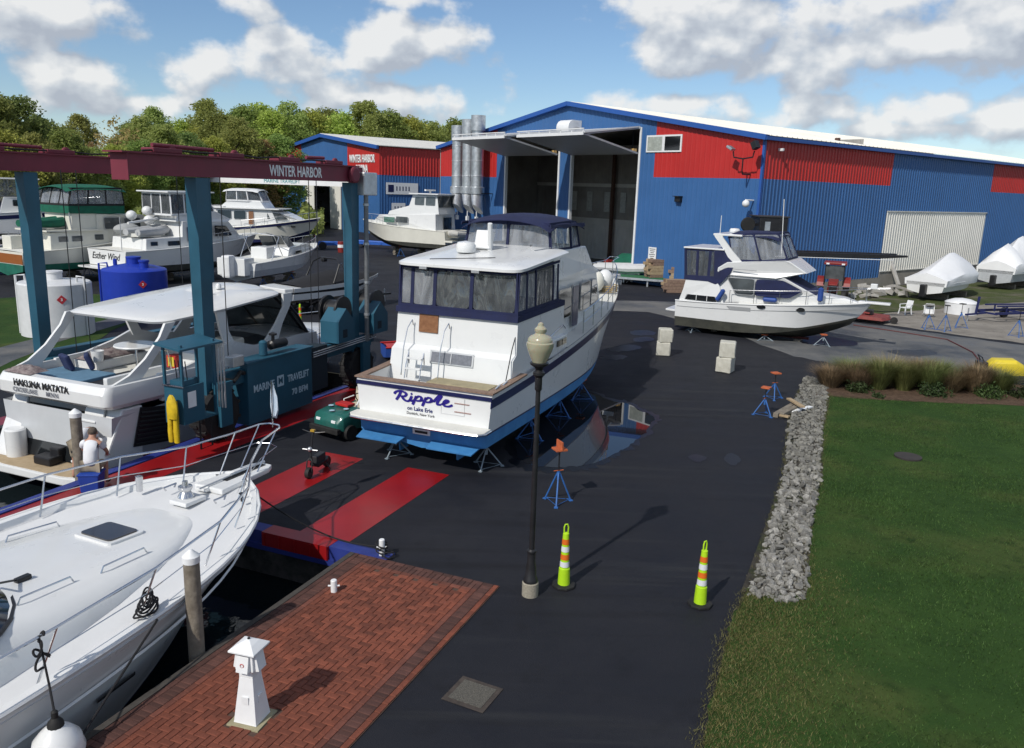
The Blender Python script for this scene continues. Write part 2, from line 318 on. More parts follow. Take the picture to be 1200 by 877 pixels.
# ================================================================ ground
def ground_mat(name, cols, scales, rough, bump=.2, bscale=60, patch=None, rvar=(.6, .95), spec=.15, marks=None):
    m = bpy.data.materials.new(name); MATS[name] = m; m.use_nodes = True; N = m.node_tree.nodes; L = m.node_tree.links; b = N['Principled BSDF']
    tc = N.new('ShaderNodeTexCoord'); prev = None; b.inputs['Specular IOR Level'].default_value = spec
    for i, (c1, c2, f0, f1) in enumerate(cols):
        no = N.new('ShaderNodeTexNoise'); no.inputs['Scale'].default_value = scales[i]; no.inputs['Detail'].default_value = 8; no.inputs['Roughness'].default_value = .65; L.new(tc.outputs['Object'], no.inputs['Vector'])
        mr = N.new('ShaderNodeMapRange'); mr.inputs[1].default_value = f0; mr.inputs[2].default_value = f1; L.new(no.outputs['Fac'], mr.inputs[0])
        mx = N.new('ShaderNodeMix'); mx.data_type = 'RGBA'; L.new(mr.outputs[0], mx.inputs['Factor'])
        if prev is None: mx.inputs['A'].default_value = (*c1, 1)
        else: L.new(prev, mx.inputs['A'])
        mx.inputs['B'].default_value = (*c2, 1); prev = mx.outputs['Result']
        if i == 0:
            rr = N.new('ShaderNodeMapRange'); rr.inputs[1].default_value = .35; rr.inputs[2].default_value = .65; rr.inputs[3].default_value = rvar[0]; rr.inputs[4].default_value = rvar[1]; L.new(no.outputs['Fac'], rr.inputs[0]); L.new(rr.outputs[0], b.inputs['Roughness'])
    if marks:
        for ang, c in marks:
            mp = N.new('ShaderNodeMapping'); mp.inputs['Rotation'].default_value = (0, 0, ang); mp.inputs['Scale'].default_value = (.12, 2.2, 1); L.new(tc.outputs['Object'], mp.inputs[0])
            no = N.new('ShaderNodeTexNoise'); no.inputs['Scale'].default_value = 1.; no.inputs['Detail'].default_value = 5; L.new(mp.outputs[0], no.inputs['Vector'])
            mr = N.new('ShaderNodeMapRange'); mr.inputs[1].default_value = .55; mr.inputs[2].default_value = .8; mr.inputs[4].default_value = .75; L.new(no.outputs['Fac'], mr.inputs[0])
            mx = N.new('ShaderNodeMix'); mx.data_type = 'RGBA'; L.new(mr.outputs[0], mx.inputs['Factor']); L.new(prev, mx.inputs['A']); mx.inputs['B'].default_value = (*c, 1); prev = mx.outputs['Result']
    L.new(prev, b.inputs['Base Color'])
    bn = N.new('ShaderNodeTexNoise'); bn.inputs['Scale'].default_value = bscale; bn.inputs['Detail'].default_value = 6; L.new(tc.outputs['Object'], bn.inputs['Vector'])
    bp = N.new('ShaderNodeBump'); bp.inputs['Strength'].default_value = bump; bp.inputs['Distance'].default_value = .02; L.new(bn.outputs['Fac'], bp.inputs['Height']); L.new(bp.outputs[0], b.inputs['Normal'])
    return m
asphalt = ground_mat('asphalt', [((.0105, .0115, .0165), (.0155, .0165, .022), .35, .65), (None, (.034, .036, .04), .60, .86), (None, (.0075, .008, .011), .55, .8), (None, (.05, .05, .05), .66, .78)], [.45, .2, 1.3, 34], .7, .5, 70, rvar=(.6, .85), spec=.25, marks=[(-AZ, (.03, .031, .033)), (-AZ + .5, (.007, .007, .009))])
concrete = ground_mat('stained_concrete', [((.105, .108, .11), (.165, .162, .155), .35, .65), (None, (.035, .045, .06), .46, .66), (None, (.26, .25, .23), .62, .82)], [.5, .16, 1.7], .85, .3, 40, rvar=(.45, .9))
gravel_m = ground_mat('gravel', [((.18, .165, .145), (.27, .25, .22), .35, .65), (None, (.11, .1, .08), .55, .75), (None, (.36, .34, .31), .6, .7)], [.6, 1.5, 30], .95, .9, 30, rvar=(.85, 1))
grass_m = ground_mat('mown_grass', [((.021, .05, .010), (.034, .072, .015), .35, .65), (None, (.085, .088, .028), .5, .78), (None, (.013, .034, .007), .48, .72)], [.6, .3, 2.4], .95, .8, 45, rvar=(.9, 1))
field_m = ground_mat('rough_field', [((.05, .065, .025), (.075, .085, .035), .35, .65), (None, (.09, .075, .045), .52, .72)], [.3, .08], .95, .8, 20, rvar=(.9, 1))
mulch_m = ground_mat('bark_mulch', [((.07, .045, .03), (.12, .08, .055), .35, .65), (None, (.03, .02, .015), .5, .7)], [3, 14], .95, 1., 40, rvar=(.9, 1))
silt_m = ground_mat('seawall_concrete', [((.06, .055, .05), (.12, .11, .1), .35, .65), (None, (.02, .025, .02), .45, .7)], [.8, 2.2], .9, .5, 20)
def sheet(name, uvrects, m, z=0., fn=UV):
    mb = MB()
    for (u0, u1, v0, v1) in uvrects: mb.quad(fn(u0, v0, z), fn(u1, v0, z), fn(u1, v1, z), fn(u0, v1, z))
    return struct(name, mb, m)
UL, UR, VN, VF = -75, 70, -26, 150
SW, PIER0, PIER1, WELL_L, WELL_E, EDGE = 0., -6.2, -7.75, -13.1, 12.6, .2
asph = sheet('asphalt_yard', [(UL, UR, WELL_E, VF), (PIER1, UR, EDGE, WELL_E), (PIER1, PIER0, VN, EDGE), (0, UR, VN, EDGE), (UL, WELL_L, VN, WELL_E)], asphalt)
mb = MB()      # terrain to the horizon, a frame round the yard
B = 2600
for (u0, u1, v0, v1) in ((-B, B, VF, B), (-B, B, -B, VN), (-B, UL, VN, VF), (UR, B, VN, VF)):
    mb.quad(UV(u0, v0, -.03), UV(u1, v0, -.03), UV(u1, v1, -.03), UV(u0, v1, -.03))
struct('ground', mb, field_m)
# seawall faces and harbour bed
mb = MB(); zb = -3.2; T = -.012
def wall(mb, p, q): mb.quad(UV(*p, T), UV(*q, T), UV(*q, zb), UV(*p, zb))
for p, q in (((0, VN), (0, EDGE)), ((0, EDGE), (PIER0, EDGE)), ((PIER0, EDGE), (PIER0, VN)), ((PIER1, VN), (PIER1, WELL_E)), ((PIER1, WELL_E), (WELL_L, WELL_E)), ((WELL_L, WELL_E), (WELL_L, VN)), ((PIER0, VN), (0, VN)), ((WELL_L, VN), (PIER1, VN))): wall(mb, p, q)
struct('seawall', mb, silt_m)
mb = MB().quad(UV(WELL_L, VN, zb), UV(0, VN, zb), UV(0, WELL_E, zb), UV(WELL_L, WELL_E, zb)); struct('harbour_bed', mb, silt_m)
WL = -1.05
water_m = bpy.data.materials.new('harbour_water'); water_m.use_nodes = True
_n = water_m.node_tree.nodes; _l = water_m.node_tree.links; _b = _n['Principled BSDF']
_b.inputs['Base Color'].default_value = (.006, .010, .012, 1); _b.inputs['Roughness'].default_value = .04; _b.inputs['IOR'].default_value = 1.33
_t = _n.new('ShaderNodeTexCoord'); _w = _n.new('ShaderNodeTexNoise'); _w.inputs['Scale'].default_value = 1.6; _w.inputs['Detail'].default_value = 3; _l.new(_t.outputs['Object'], _w.inputs['Vector'])
_p = _n.new('ShaderNodeBump'); _p.inputs['Strength'].default_value = .25; _p.inputs['Distance'].default_value = .05; _l.new(_w.outputs['Fac'], _p.inputs['Height']); _l.new(_p.outputs[0], _b.inputs['Normal'])
struct('harbour_water', MB().quad(UV(WELL_L, VN, WL), UV(0, VN, WL), UV(0, WELL_E - .01, WL), UV(WELL_L, WELL_E - .01, WL)), water_m)
# under the near pier the water sheet would show through the pier only from below, so nothing more is needed
# painted steel edge beams, red strips
edge_blue = mat('blue_edge_paint', (.02, .035, .2), .5, var=.2, scale=2, dirt=.4)
strip_red = mat('red_plate_paint', (.25, .008, .01), .3, var=.14, scale=1.1, dirt=.35, dirtcol=(.09, .012, .014))
def uvbox(mb, u0, u1, v0, v1, z0, z1):
    pts = [UV(u, v, z) for z in (z0, z1) for (u, v) in ((u0, v0), (u1, v0), (u1, v1), (u0, v1))]
    return mb.add(pts, [(3, 2, 1, 0), (4, 5, 6, 7), (0, 1, 5, 4), (1, 2, 6, 5), (2, 3, 7, 6), (3, 0, 4, 7)])
kb = thing('edge_beam', 'blue steel edge beam along the slip wall in front of the red strips', 'edge beam', UV(-3, .15))
kb_inv = kb.matrix_basis.copy()
def world_part(name, mb, m, root, **k):
    """mesh given in world coordinates, made a child of an unrotated root"""
    l = root.location; mb.v = [(x - l[0], y - l[1], z - l[2]) for x, y, z in mb.v]; return P(name, mb, m, root, **k)
world_part('beam', uvbox(uvbox(MB(), -6.15, .75, -.02, .30, -.30, .035), -6.15, .75, -.06, -.02, -.36, -.24), edge_blue, kb)
world_part('red_plate', uvbox(MB(), -2.15, -.55, -.07, .305, -.25, .042), strip_red, kb)
for i in range(5): world_part('plate_rib', uvbox(MB(), -2.12 + i * .38, -2.08 + i * .38, -.09, -.07, -.24, .02), strip_red, kb)
k2 = thing('edge_beam', 'blue steel edge beam along the lift slip beside the painted red track', 'edge beam', UV(PIER1, 5))
world_part('beam', uvbox(MB(), PIER1 - .06, PIER1 + .22, -12, WELL_E, -.35, .03), edge_blue, k2)
k3 = thing('edge_beam', 'dark edge beam of the far lift pier behind the hanging boat', 'edge beam', UV(WELL_L, 5))
world_part('beam', uvbox(MB(), WELL_L - .2, WELL_L + .06, -12, WELL_E, -.45, .028), mat('dark_edge_paint', (.03, .03, .035), .6, var=.3, dirt=.4), k3)
sheet('red_strip', [(-1.53, -.35, .34, 4.76)], strip_red, .005)
sheet('red_strip', [(-4.05, -2.87, .34, 4.78)], strip_red, .005)
sheet('red_track', [(PIER1 + .25, PIER1 + 1.4, -12, 11.6)], strip_red, .005)
sheet('red_track', [(WELL_L - 1.0, WELL_L - .25, -12, 11.6)], mat('faded_red_track', (.2, .03, .05), .5, var=.2, dirt=.3), .005)
# brick dock: laid brick by brick, herringbone with border courses
brick_mats = [perisland(mat('red_brick_paver', (.155, .044, .024), .8, var=.22, scale=6, bump=.4, bscale=60, dirt=.35, dirtcol=(.06, .03, .022)), .3)]
dark_brick = perisland(mat('brown_brick_paver', (.075, .032, .025), .85, var=.25, scale=6, bump=.4, bscale=60, dirt=.35, dirtcol=(.04, .025, .02)), .3)
pink_brick = perisland(mat('pinkish_brick_paver', (.14, .046, .03), .85, var=.2, scale=6, bump=.4, bscale=60, dirt=.3, dirtcol=(.09, .05, .04)), .2)
DK0, DK1, DKN, DKE = .06, 3.09, -10.6, .0
dock = sheet('brick_dock', [(.04, DK1 + .01, DKN, DKE + .01)], mat('joint_sand', (.075, .045, .034), .95, var=.3, scale=9), .012)
bricks = []   # (u, v, along_u, mat index)
bw, bl = .1, .2
def course(u0, u1, v0, v1, along_u, mi):
    if along_u:
        n = max(1, round((u1 - u0) / bl)); st = (u1 - u0) / n
        for i in range(n): bricks.append((u0 + (i + .5) * st, (v0 + v1) / 2, True, mi))
    else:
        n = max(1, round((v1 - v0) / bl)); st = (v1 - v0) / n
        for i in range(n): bricks.append(((u0 + u1) / 2, v0 + (i + .5) * st, False, mi))
def soldier_v(u0, v0, v1, mi):     # bricks lying across the band, stacked along v
    n = int(round((v1 - v0) / bw))
    for i in range(n): bricks.append((u0 + bl / 2, v0 + (i + .5) * (v1 - v0) / n, True, mi))
def soldier_u(v0, u0, u1, mi):
    n = int(round((u1 - u0) / bw))
    for i in range(n): bricks.append((u0 + (i + .5) * (u1 - u0) / n, v0 + bl / 2, False, mi))
course(DK1 - .1, DK1, DKN, DKE, False, 0); soldier_v(DK1 - .3, DKN, DKE - .1, 1); course(DK1 - .4, DK1 - .3, DKN, DKE - .3, False, 2)
course(DK0, DK0 + .1, DKN, DKE, False, 1); soldier_v(DK0 + .1, DKN, DKE - .1, 1); course(DK0 + .3, DK0 + .4, DKN, DKE - .3, False, 2)
course(DK0 + .1, DK1 - .1, DKE - .1, DKE, True, 1); soldier_u(DKE - .3, DK0 + .3, DK1 - .3, 1); course(DK0 + .4, DK1 - .4, DKE - .4, DKE - .3, True, 2)
FU0, FU1, FV1 = DK0 + .4, DK1 - .4, DKE - .4
nu, nv = int(round((FU1 - FU0) / bw)), int((FV1 - DKN) / bw)
sx_ = (FU1 - FU0) / nu
for i in range(nu):
    for j in range(nv):
        k = (i + j) % 4        # 90 degree herringbone
        u, v = FU0 + i * sx_, FV1 - (j + 1) * bw
        if k == 0 and i + 1 < nu: bricks.append((u + sx_, v + bw / 2, True, 0))
        elif k == 0: bricks.append((u + sx_ / 2, v + bw / 2, 'h', 0))
        elif k == 1 and i == 0: bricks.append((u + sx_ / 2, v + bw / 2, 'h', 0))
        elif k == 2: bricks.append((u + sx_ / 2, v, False, 0))
bm_brick = {}
def brick_mesh(kind, mi):
    if (kind, mi) in bm_brick: return bm_brick[(kind, mi)]
    l_, w_ = (.193, .093) if kind != 'h' else (.093, .093)
    mb = MB(); g = .006
    mb.loft([[(-l_ / 2, -w_ / 2, 0), (l_ / 2, -w_ / 2, 0), (l_ / 2, w_ / 2, 0), (-l_ / 2, w_ / 2, 0)], [(-l_ / 2, -w_ / 2, .012), (l_ / 2, -w_ / 2, .012), (l_ / 2, w_ / 2, .012), (-l_ / 2, w_ / 2, .012)],
             [(-l_ / 2 + g, -w_ / 2 + g, .017), (l_ / 2 - g, -w_ / 2 + g, .017), (l_ / 2 - g, w_ / 2 - g, .017), (-l_ / 2 + g, w_ / 2 - g, .017)]])
    me = mb.mesh('brick'); bm_brick[(kind, mi)] = me; return me
bmats = [perobj(mat('red_brick', (.155, .044, .024), .8, var=.22, scale=6, bump=.4, bscale=60, dirt=.35, dirtcol=(.06, .03, .022)), .2), perobj(mat('brown_brick', (.075, .032, .025), .85, var=.25, scale=6, bump=.4, bscale=60, dirt=.35, dirtcol=(.04, .025, .02)), .3), perobj(mat('pinkish_brick', (.14, .046, .03), .85, var=.2, scale=6, bump=.4, bscale=60), .2)]
jm = [brick_mats[0], dark_brick, pink_brick]
def in_view(u, v):
    p = np.array(UV(u, v)) - np.array([0, 0, CAM_H]); q = RM @ p
    if q[2] < .5: return None
    x, y = 600 + F_PX * q[0] / q[2], 438.5 + F_PX * q[1] / q[2]
    return (q[2], x, y) if -20 < x < 1220 and -20 < y < 890 else None
PED_U, PED_V = 1.61, -4.8
vis = []; rest = []
for b_ in bricks:
    if abs(b_[0] - PED_U) < .24 and abs(b_[1] - PED_V) < .24: continue
    r_ = in_view(b_[0], b_[1]); (vis if r_ else rest).append((r_[0] if r_ else 99, b_))
vis.sort(key=lambda q: q[0])
for d_, (u, v, al, mi) in vis[:300]:
    me = brick_mesh('h' if al == 'h' else 'f', mi)
    if mi == 0 and random.random() < .12: mi2 = 1
    p = UV(u, v, .012 + random.uniform(-.002, .002))
    o = link('brick', me, bmats[mi], dock, loc=p, rot=(random.uniform(-.01, .01), random.uniform(-.01, .01), AZ - math.pi / 2 + (0 if al is True else math.pi / 2) + random.uniform(-.015, .015)))
for mi in range(3):
    mb = MB()
    for d_, (u, v, al, m_) in vis[300:] + rest:
        if m_ != mi: continue
        me = brick_mesh('h' if al == 'h' else 'f', mi); M = Matrix.Translation(UV(u, v, .012 + random.uniform(-.002, .002))) @ Matrix.Rotation(AZ - math.pi / 2 + (0 if al is True else math.pi / 2), 4, 'Z')
        mb.add([M @ q.co for q in me.vertices], [tuple(f.vertices) for f in me.polygons])
    o = P('brick_paving', mb, jm[mi], dock, fix=False); o['kind'] = 'stuff'
struct('dock_edge', uvbox(MB(), -.05, .055, DKN, .0, -.3, .03), mat('dark_timber_edge', (.05, .045, .04), .8, var=.3, scale=6))
# ---------------------------------------------------------------- lawn, bed, rock border, road, gravel
def poly_sheet(name, pxs, m, z, uvs=None, wob=.0, sub=6):
    pts = [survey(x, y) for x, y in pxs] if uvs is None else [UV(*q) for q in uvs]
    out = []
    n = len(pts)
    for i in range(n):
        p, q = np.array(pts[i]), np.array(pts[(i + 1) % n]); d = q - p; nn = np.array([-d[1], d[0], 0]); nn /= (np.linalg.norm(nn) + 1e-9)
        for k in range(sub):
            w = p + d * k / sub
            if wob and k: w = w + nn * random.uniform(-wob, wob)
            out.append((w[0], w[1], z))
    return struct(name, MB().quad(*out), m)
lawn_uv = [(7.0, -25), (7.2, -3.2), (7.12, -.6), (7.08, .9), (7.2, 1.6), (7.32, 2.1), (8.1, 2.3), (8.0, 6), (8.08, 9), (7.95, 14), (7.95, 18.6), (9.5, 18.9), (11.5, 19.6), (14, 20.6), (17.5, 22.0), (40, 30), (68, 38), (68, -25)]
poly_sheet('lawn', None, grass_m, .018, uvs=lawn_uv, wob=.05, sub=8)
bed_uv = [(7.6, 18.3), (9.5, 18.75), (11.5, 19.4), (14, 20.4), (17.5, 21.8), (24, 24.5), (24, 27.5), (17, 25.2), (13.5, 24.0), (10.5, 22.8), (8.8, 22.3), (7.6, 21.6)]
poly_sheet('mulch_bed', None, mulch_m, .026, uvs=bed_uv, wob=.06)
poly_sheet('concrete_road', [(690, 352), (760, 353), (880, 358), (960, 372), (1080, 389), (1200, 405), (1330, 420), (1330, 460), (1200, 442), (1080, 432), (985, 428), (930, 418), (860, 392), (760, 366), (690, 364)], concrete, .006, wob=.15)
poly_sheet('gravel_area', [(1000, 376), (1080, 387), (1200, 403), (1330, 418), (1330, 352), (1200, 353), (1100, 360), (1040, 366)], gravel_m, .010, wob=.25)
poly_sheet('grass_verge', [(955, 352), (985, 371), (1040, 367), (1110, 361), (1200, 354), (1330, 352), (1330, 330), (1100, 331), (1035, 336), (960, 341)], ground_mat('weedy_verge', [((.045, .06, .02), (.07, .085, .03), .35, .65), (None, (.13, .115, .09), .5, .68)], [.5, .35], .95, .9, 25, rvar=(.9, 1)), .014, wob=.3)
poly_sheet('grass_verge', [(-40, 398), (-40, 470), (60, 420), (130, 388), (215, 356), (215, 346), (100, 345), (-40, 352)], grass_m, .012, wob=.3)
poly_sheet('tank_pad', [(-40, 418), (-40, 448), (60, 404), (190, 366), (170, 362), (90, 384)], concrete, .018, wob=.1)
# puddles: still water lying on the asphalt
puddle_m = bpy.data.materials.new('puddle_water'); puddle_m.use_nodes = True; _b = puddle_m.node_tree.nodes['Principled BSDF']
_b.inputs['Base Color'].default_value = (.012, .013, .016, 1); _b.inputs['Roughness'].default_value = .012; _b.inputs['IOR'].default_value = 1.5; _b.inputs['Specular IOR Level'].default_value = .6
wet_m = mat('wet_patch', (.006, .0065, .009), .32, var=.4, scale=3, spec=.3)
def puddle(pxs, z=.007, amp=.12, m=None):
    pts = [np.array(survey(x, y)) for x, y in pxs]; out = []; n = len(pts)
    for i in range(n):
        p0, p1, p2, p3 = pts[i - 1], pts[i], pts[(i + 1) % n], pts[(i + 2) % n]
        for k in range(8):
            t = k / 8; q = .5 * ((2 * p1) + (-p0 + p2) * t + (2 * p0 - 5 * p1 + 4 * p2 - p3) * t * t + (-p0 + 3 * p1 - 3 * p2 + p3) * t ** 3)
            out.append((q[0] + random.gauss(0, amp * .22), q[1] + random.gauss(0, amp * .35), z))
    if m is None:      # damp margin round the water
        c = np.mean(out, axis=0); struct('wet_patch', MB().quad(*[(c[0] + (p[0] - c[0]) * 1.1 + random.gauss(0, .06), c[1] + (p[1] - c[1]) * 1.1 + random.gauss(0, .08), z - .003) for p in out]), wet_m)
    return struct('puddle' if m is None else 'wet_patch', MB().quad(*out), m or puddle_m)
puddle([(604, 520), (630, 492), (655, 470), (690, 461), (716, 470), (738, 474), (748, 481), (766, 489), (758, 503), (744, 518), (722, 532), (690, 545), (652, 548), (616, 543)], amp=.10)
puddle([(738, 389), (756, 387), (768, 390), (764, 393), (744, 393)], amp=.12, m=wet_m)
puddle([(742, 397), (760, 395), (766, 399), (748, 401)], amp=.1, m=wet_m)
puddle([(806, 536), (816, 533), (828, 537), (818, 542)], amp=.04, m=wet_m)
puddle([(848, 538), (856, 531), (866, 536), (868, 541), (858, 546)], amp=.05, m=wet_m)
puddle([(712, 409), (735, 404), (752, 407), (740, 411), (720, 412)], amp=.15, m=wet_m)
puddle([(702, 419), (720, 416), (736, 418), (722, 422)], amp=.12, m=wet_m)
puddle([(935, 398), (965, 394), (1005, 402), (985, 407), (950, 404)], z=.0095, amp=.4, m=wet_m)
puddle([(1040, 412), (1075, 410), (1100, 415), (1065, 418)], z=.0095, amp=.3, m=wet_m)
# ================================================================ rock border
rock_m = perobj(mat('grey_stone', (.13, .128, .12), .9, col2=(.31, .30, .275), scale=2.5, bump=.5, bscale=18, dirt=.4, dirtcol=(.07, .065, .05)), .42)
rock_j = perisland(mat('grey_stone_small', (.10, .098, .09), .9, col2=(.22, .215, .19), scale=2.5, bump=.5, bscale=18, dirt=.4, dirtcol=(.1, .095, .08)), .35)
rock_uv = [(7.1, 1.7), (7.35, 2.0), (8.2, 2.1), (8.12, 6), (8.2, 9), (8.05, 14), (8.1, 18.3), (7.9, 21.3), (7.0, 21.2), (7.0, 14), (7.25, 9), (7.2, 6)]
bed = poly_sheet('rock_border', None, ground_mat('rock_bed_soil', [((.03, .027, .022), (.055, .05, .042), .35, .65), (None, (.03, .04, .016), .5, .65)], [3, 1.2], .95, .8, 25), .022, uvs=rock_uv, sub=4)
protos = []
for k in range(9):     # angular quarry stones: hulls of a few points on a squashed ball
    bm = bmesh.new()
    for q in range(15):
        c = Vector((random.gauss(0, 1), random.gauss(0, 1), random.gauss(0, 1))).normalized() * random.uniform(.82, 1.08); bm.verts.new(c)
    h = bmesh.ops.convex_hull(bm, input=bm.verts[:]); bmesh.ops.delete(bm, geom=[g for g in h['geom_interior'] if isinstance(g, bmesh.types.BMVert)], context='VERTS')
    me = bpy.data.meshes.new('rock'); bm.to_mesh(me); bm.free(); protos.append(me)
def rock_span(v):
    L_ = np.interp(v, [1.7, 2.3, 6, 9, 14, 18, 21.3], [7.2, 7.25, 7.3, 7.28, 7.02, 7.0, 7.05]); R_ = np.interp(v, [1.7, 2.1, 6, 9, 14, 18, 21.3], [7.9, 8.2, 8.08, 8.15, 8.0, 8.02, 7.85]); return L_, R_
rocks = []
v = 1.75
while v < 21.2:
    L_, R_ = rock_span(v); n = 27 if v < 8 else 25
    for i in range(n):
        s_ = random.choice([.02, .025, .03, .035, .04, .045, .05, .06, .07, .085, .1 if v < 9 else .07]) * random.uniform(.85, 1.25)
        rocks.append((random.uniform(L_, R_), v + random.uniform(-.1, .1), s_))
    v += .135
rocks.sort(key=lambda q: -q[2] / (14 + q[1]))
jb = MB()
for i, (u, v, s_) in enumerate(rocks):
    rot = (random.uniform(0, 6), random.uniform(0, 6), random.uniform(0, 6)); sc = (s_ * random.uniform(.9, 1.5), s_ * random.uniform(.8, 1.1), s_ * random.uniform(.45, .75)); p = UV(u, v, .022 + s_ * random.uniform(.05, .4)); me = protos[i % 9]
    if i < 300: link('rock', me, rock_m, bed, loc=p, rot=rot, sc=sc)
    else:
        M = Matrix.LocRotScale(Vector(p), Matrix.Rotation(rot[2], 3, 'Z') @ Matrix.Rotation(rot[0], 3, 'X'), Vector(sc)); jb.add([M @ q.co for q in me.vertices], [tuple(f.vertices) for f in me.polygons])
o = P('rock_fill', jb, rock_j, bed, fix=False); o['kind'] = 'stuff'
# ================================================================ grass blades (numpy)
def leaf_mat(name, c, amt=.35, trans=.25, rough=.6):
    m = bpy.data.materials.new(name); MATS[name] = m; m.use_nodes = True; N = m.node_tree.nodes; L = m.node_tree.links; b = N['Principled BSDF']; out = N['Material Output']
    b.inputs['Roughness'].default_value = rough; b.inputs['Specular IOR Level'].default_value = .25
    g = N.new('ShaderNodeNewGeometry'); oi = N.new('ShaderNodeObjectInfo')
    h = N.new('ShaderNodeHueSaturation'); h.inputs['Color'].default_value = (*c, 1)
    mr = N.new('ShaderNodeMapRange'); mr.inputs[3].default_value = 1 - amt; mr.inputs[4].default_value = 1 + amt; L.new(g.outputs['Random Per Island'], mr.inputs[0])
    mo = N.new('ShaderNodeMapRange'); mo.inputs[3].default_value = .8; mo.inputs[4].default_value = 1.2; L.new(oi.outputs['Random'], mo.inputs[0])
    mm = N.new('ShaderNodeMath'); mm.operation = 'MULTIPLY'; L.new(mr.outputs[0], mm.inputs[0]); L.new(mo.outputs[0], mm.inputs[1]); L.new(mm.outputs[0], h.inputs['Value'])
    mh = N.new('ShaderNodeMapRange'); mh.inputs[3].default_value = .475; mh.inputs[4].default_value = .525; L.new(oi.outputs['Random'], mh.inputs[0]); L.new(mh.outputs[0], h.inputs['Hue'])
    L.new(h.outputs[0], b.inputs['Base Color'])
    if trans:
        t = N.new('ShaderNodeBsdfTranslucent'); L.new(h.outputs[0], t.inputs['Color']); mx = N.new('ShaderNodeMixShader'); mx.inputs[0].default_value = trans
        L.new(b.outputs[0], mx.inputs[1]); L.new(t.outputs[0], mx.inputs[2]); L.new(mx.outputs[0], out.inputs[0])
    return m
def np_mesh(name, V, F):
    """V (n,3), F (m,k) equal-sized faces"""
    me = bpy.data.meshes.new(name); n, m, k = len(V), len(F), F.shape[1]
    me.vertices.add(n); me.vertices.foreach_set('co', V.astype(np.float32).ravel()); me.loops.add(m * k); me.loops.foreach_set('vertex_index', F.astype(np.int32).ravel())
    me.polygons.add(m); me.polygons.foreach_set('loop_start', np.arange(0, m * k, k, dtype=np.int32)); me.update(); me.validate(); return me
def blades(name, P0, h, w, lean, m, parent=None):
    n = len(P0); a = rng.uniform(0, 2 * np.pi, n); d = np.stack([np.cos(a), np.sin(a), 0 * a], 1); b = rng.uniform(0, 2 * np.pi, n); ld = np.stack([np.cos(b), np.sin(b), 0 * b], 1)
    tip = P0 + ld * (h * lean * rng.uniform(.2, 1, n))[:, None] + np.array([0, 0, 1]) * (h * rng.uniform(.8, 1.1, n))[:, None]
    V = np.stack([P0 - d * w[:, None] / 2, P0 + d * w[:, None] / 2, tip], 1).reshape(-1, 3); F = np.arange(3 * n).reshape(-1, 3)
    o = link(name, np_mesh(name, V, F), m, parent); o['kind'] = 'stuff'; return o
def uv_pts(u, v, z): return O3[None] + u[:, None] * R3[None] + v[:, None] * A3[None] + np.array([0, 0, 1]) * (z if np.ndim(z) else np.full(len(u), z))[:, None]
n = 230000
u = 7 + rng.uniform(0, 1, n) ** 1.4 * 14; v = -6 + rng.uniform(0, 1, n) ** .9 * 26
inlawn = (v < np.interp(u, [7, 9.5, 11.5, 14, 17.5, 21], [18.5, 18.8, 19.5, 20.5, 21.9, 23])) & ((v < 1.95) | (u > np.interp(v, [2, 6, 9, 14, 19], [8.2, 8.02, 8.1, 7.97, 7.97]))) & (u > np.interp(v, [-6, -3, 0, 2], [7.1, 7.2, 7.1, 7.2]))
u, v = u[inlawn], v[inlawn]; n = len(u)
patch = np.sin(u * 1.7 + v * .6) + np.sin(v * 1.1 - u * .8) + np.sin(u * .5 + v * 2.1)
blades('lawn_grass', uv_pts(u, v, .015), rng.uniform(.025, .055, n) + .008 * patch, rng.uniform(.006, .016, n), 1.1, leaf_mat('lawn_blade', (.05, .09, .02), .7, .25))
n2 = 26000; v2 = rng.uniform(-6, 3.5, n2); u2 = 7.1 + np.abs(rng.normal(0, .75, n2)); k2_ = (u2 > np.interp(v2, [-6, -3, 0, 2], [7.1, 7.2, 7.1, 7.2])) & ((v2 < 1.9) | (u2 > 8.2)); u2, v2 = u2[k2_], v2[k2_]; n2 = len(u2)
blades('worn_grass', uv_pts(u2, v2, .015), rng.uniform(.025, .06, n2), rng.uniform(.007, .016, n2), 1.2, leaf_mat('worn_blade', (.13, .115, .045), .5, .2))
e = 7500; ev = rng.uniform(-6, 19, e); eu = np.where(ev < 1.9, np.interp(ev, [-6, -3, 0, 2], [7.05, 7.18, 7.08, 7.2]) + rng.normal(0, .07, e), np.where(rng.uniform(0, 1, e) < .7, np.interp(ev, [2, 6, 9, 14, 19], [8.2, 8.05, 8.12, 8.0, 8.0]) + rng.normal(0, .08, e), np.interp(ev, [2, 6, 9, 14, 19], [7.25, 7.25, 7.25, 7.0, 7.0]) + rng.normal(0, .05, e)))
blades('edge_grass', uv_pts(eu, ev, .012), rng.uniform(.03, .075, e), rng.uniform(.006, .013, e), 1.1, leaf_mat('edge_blade', (.12, .11, .045), .5, .2))
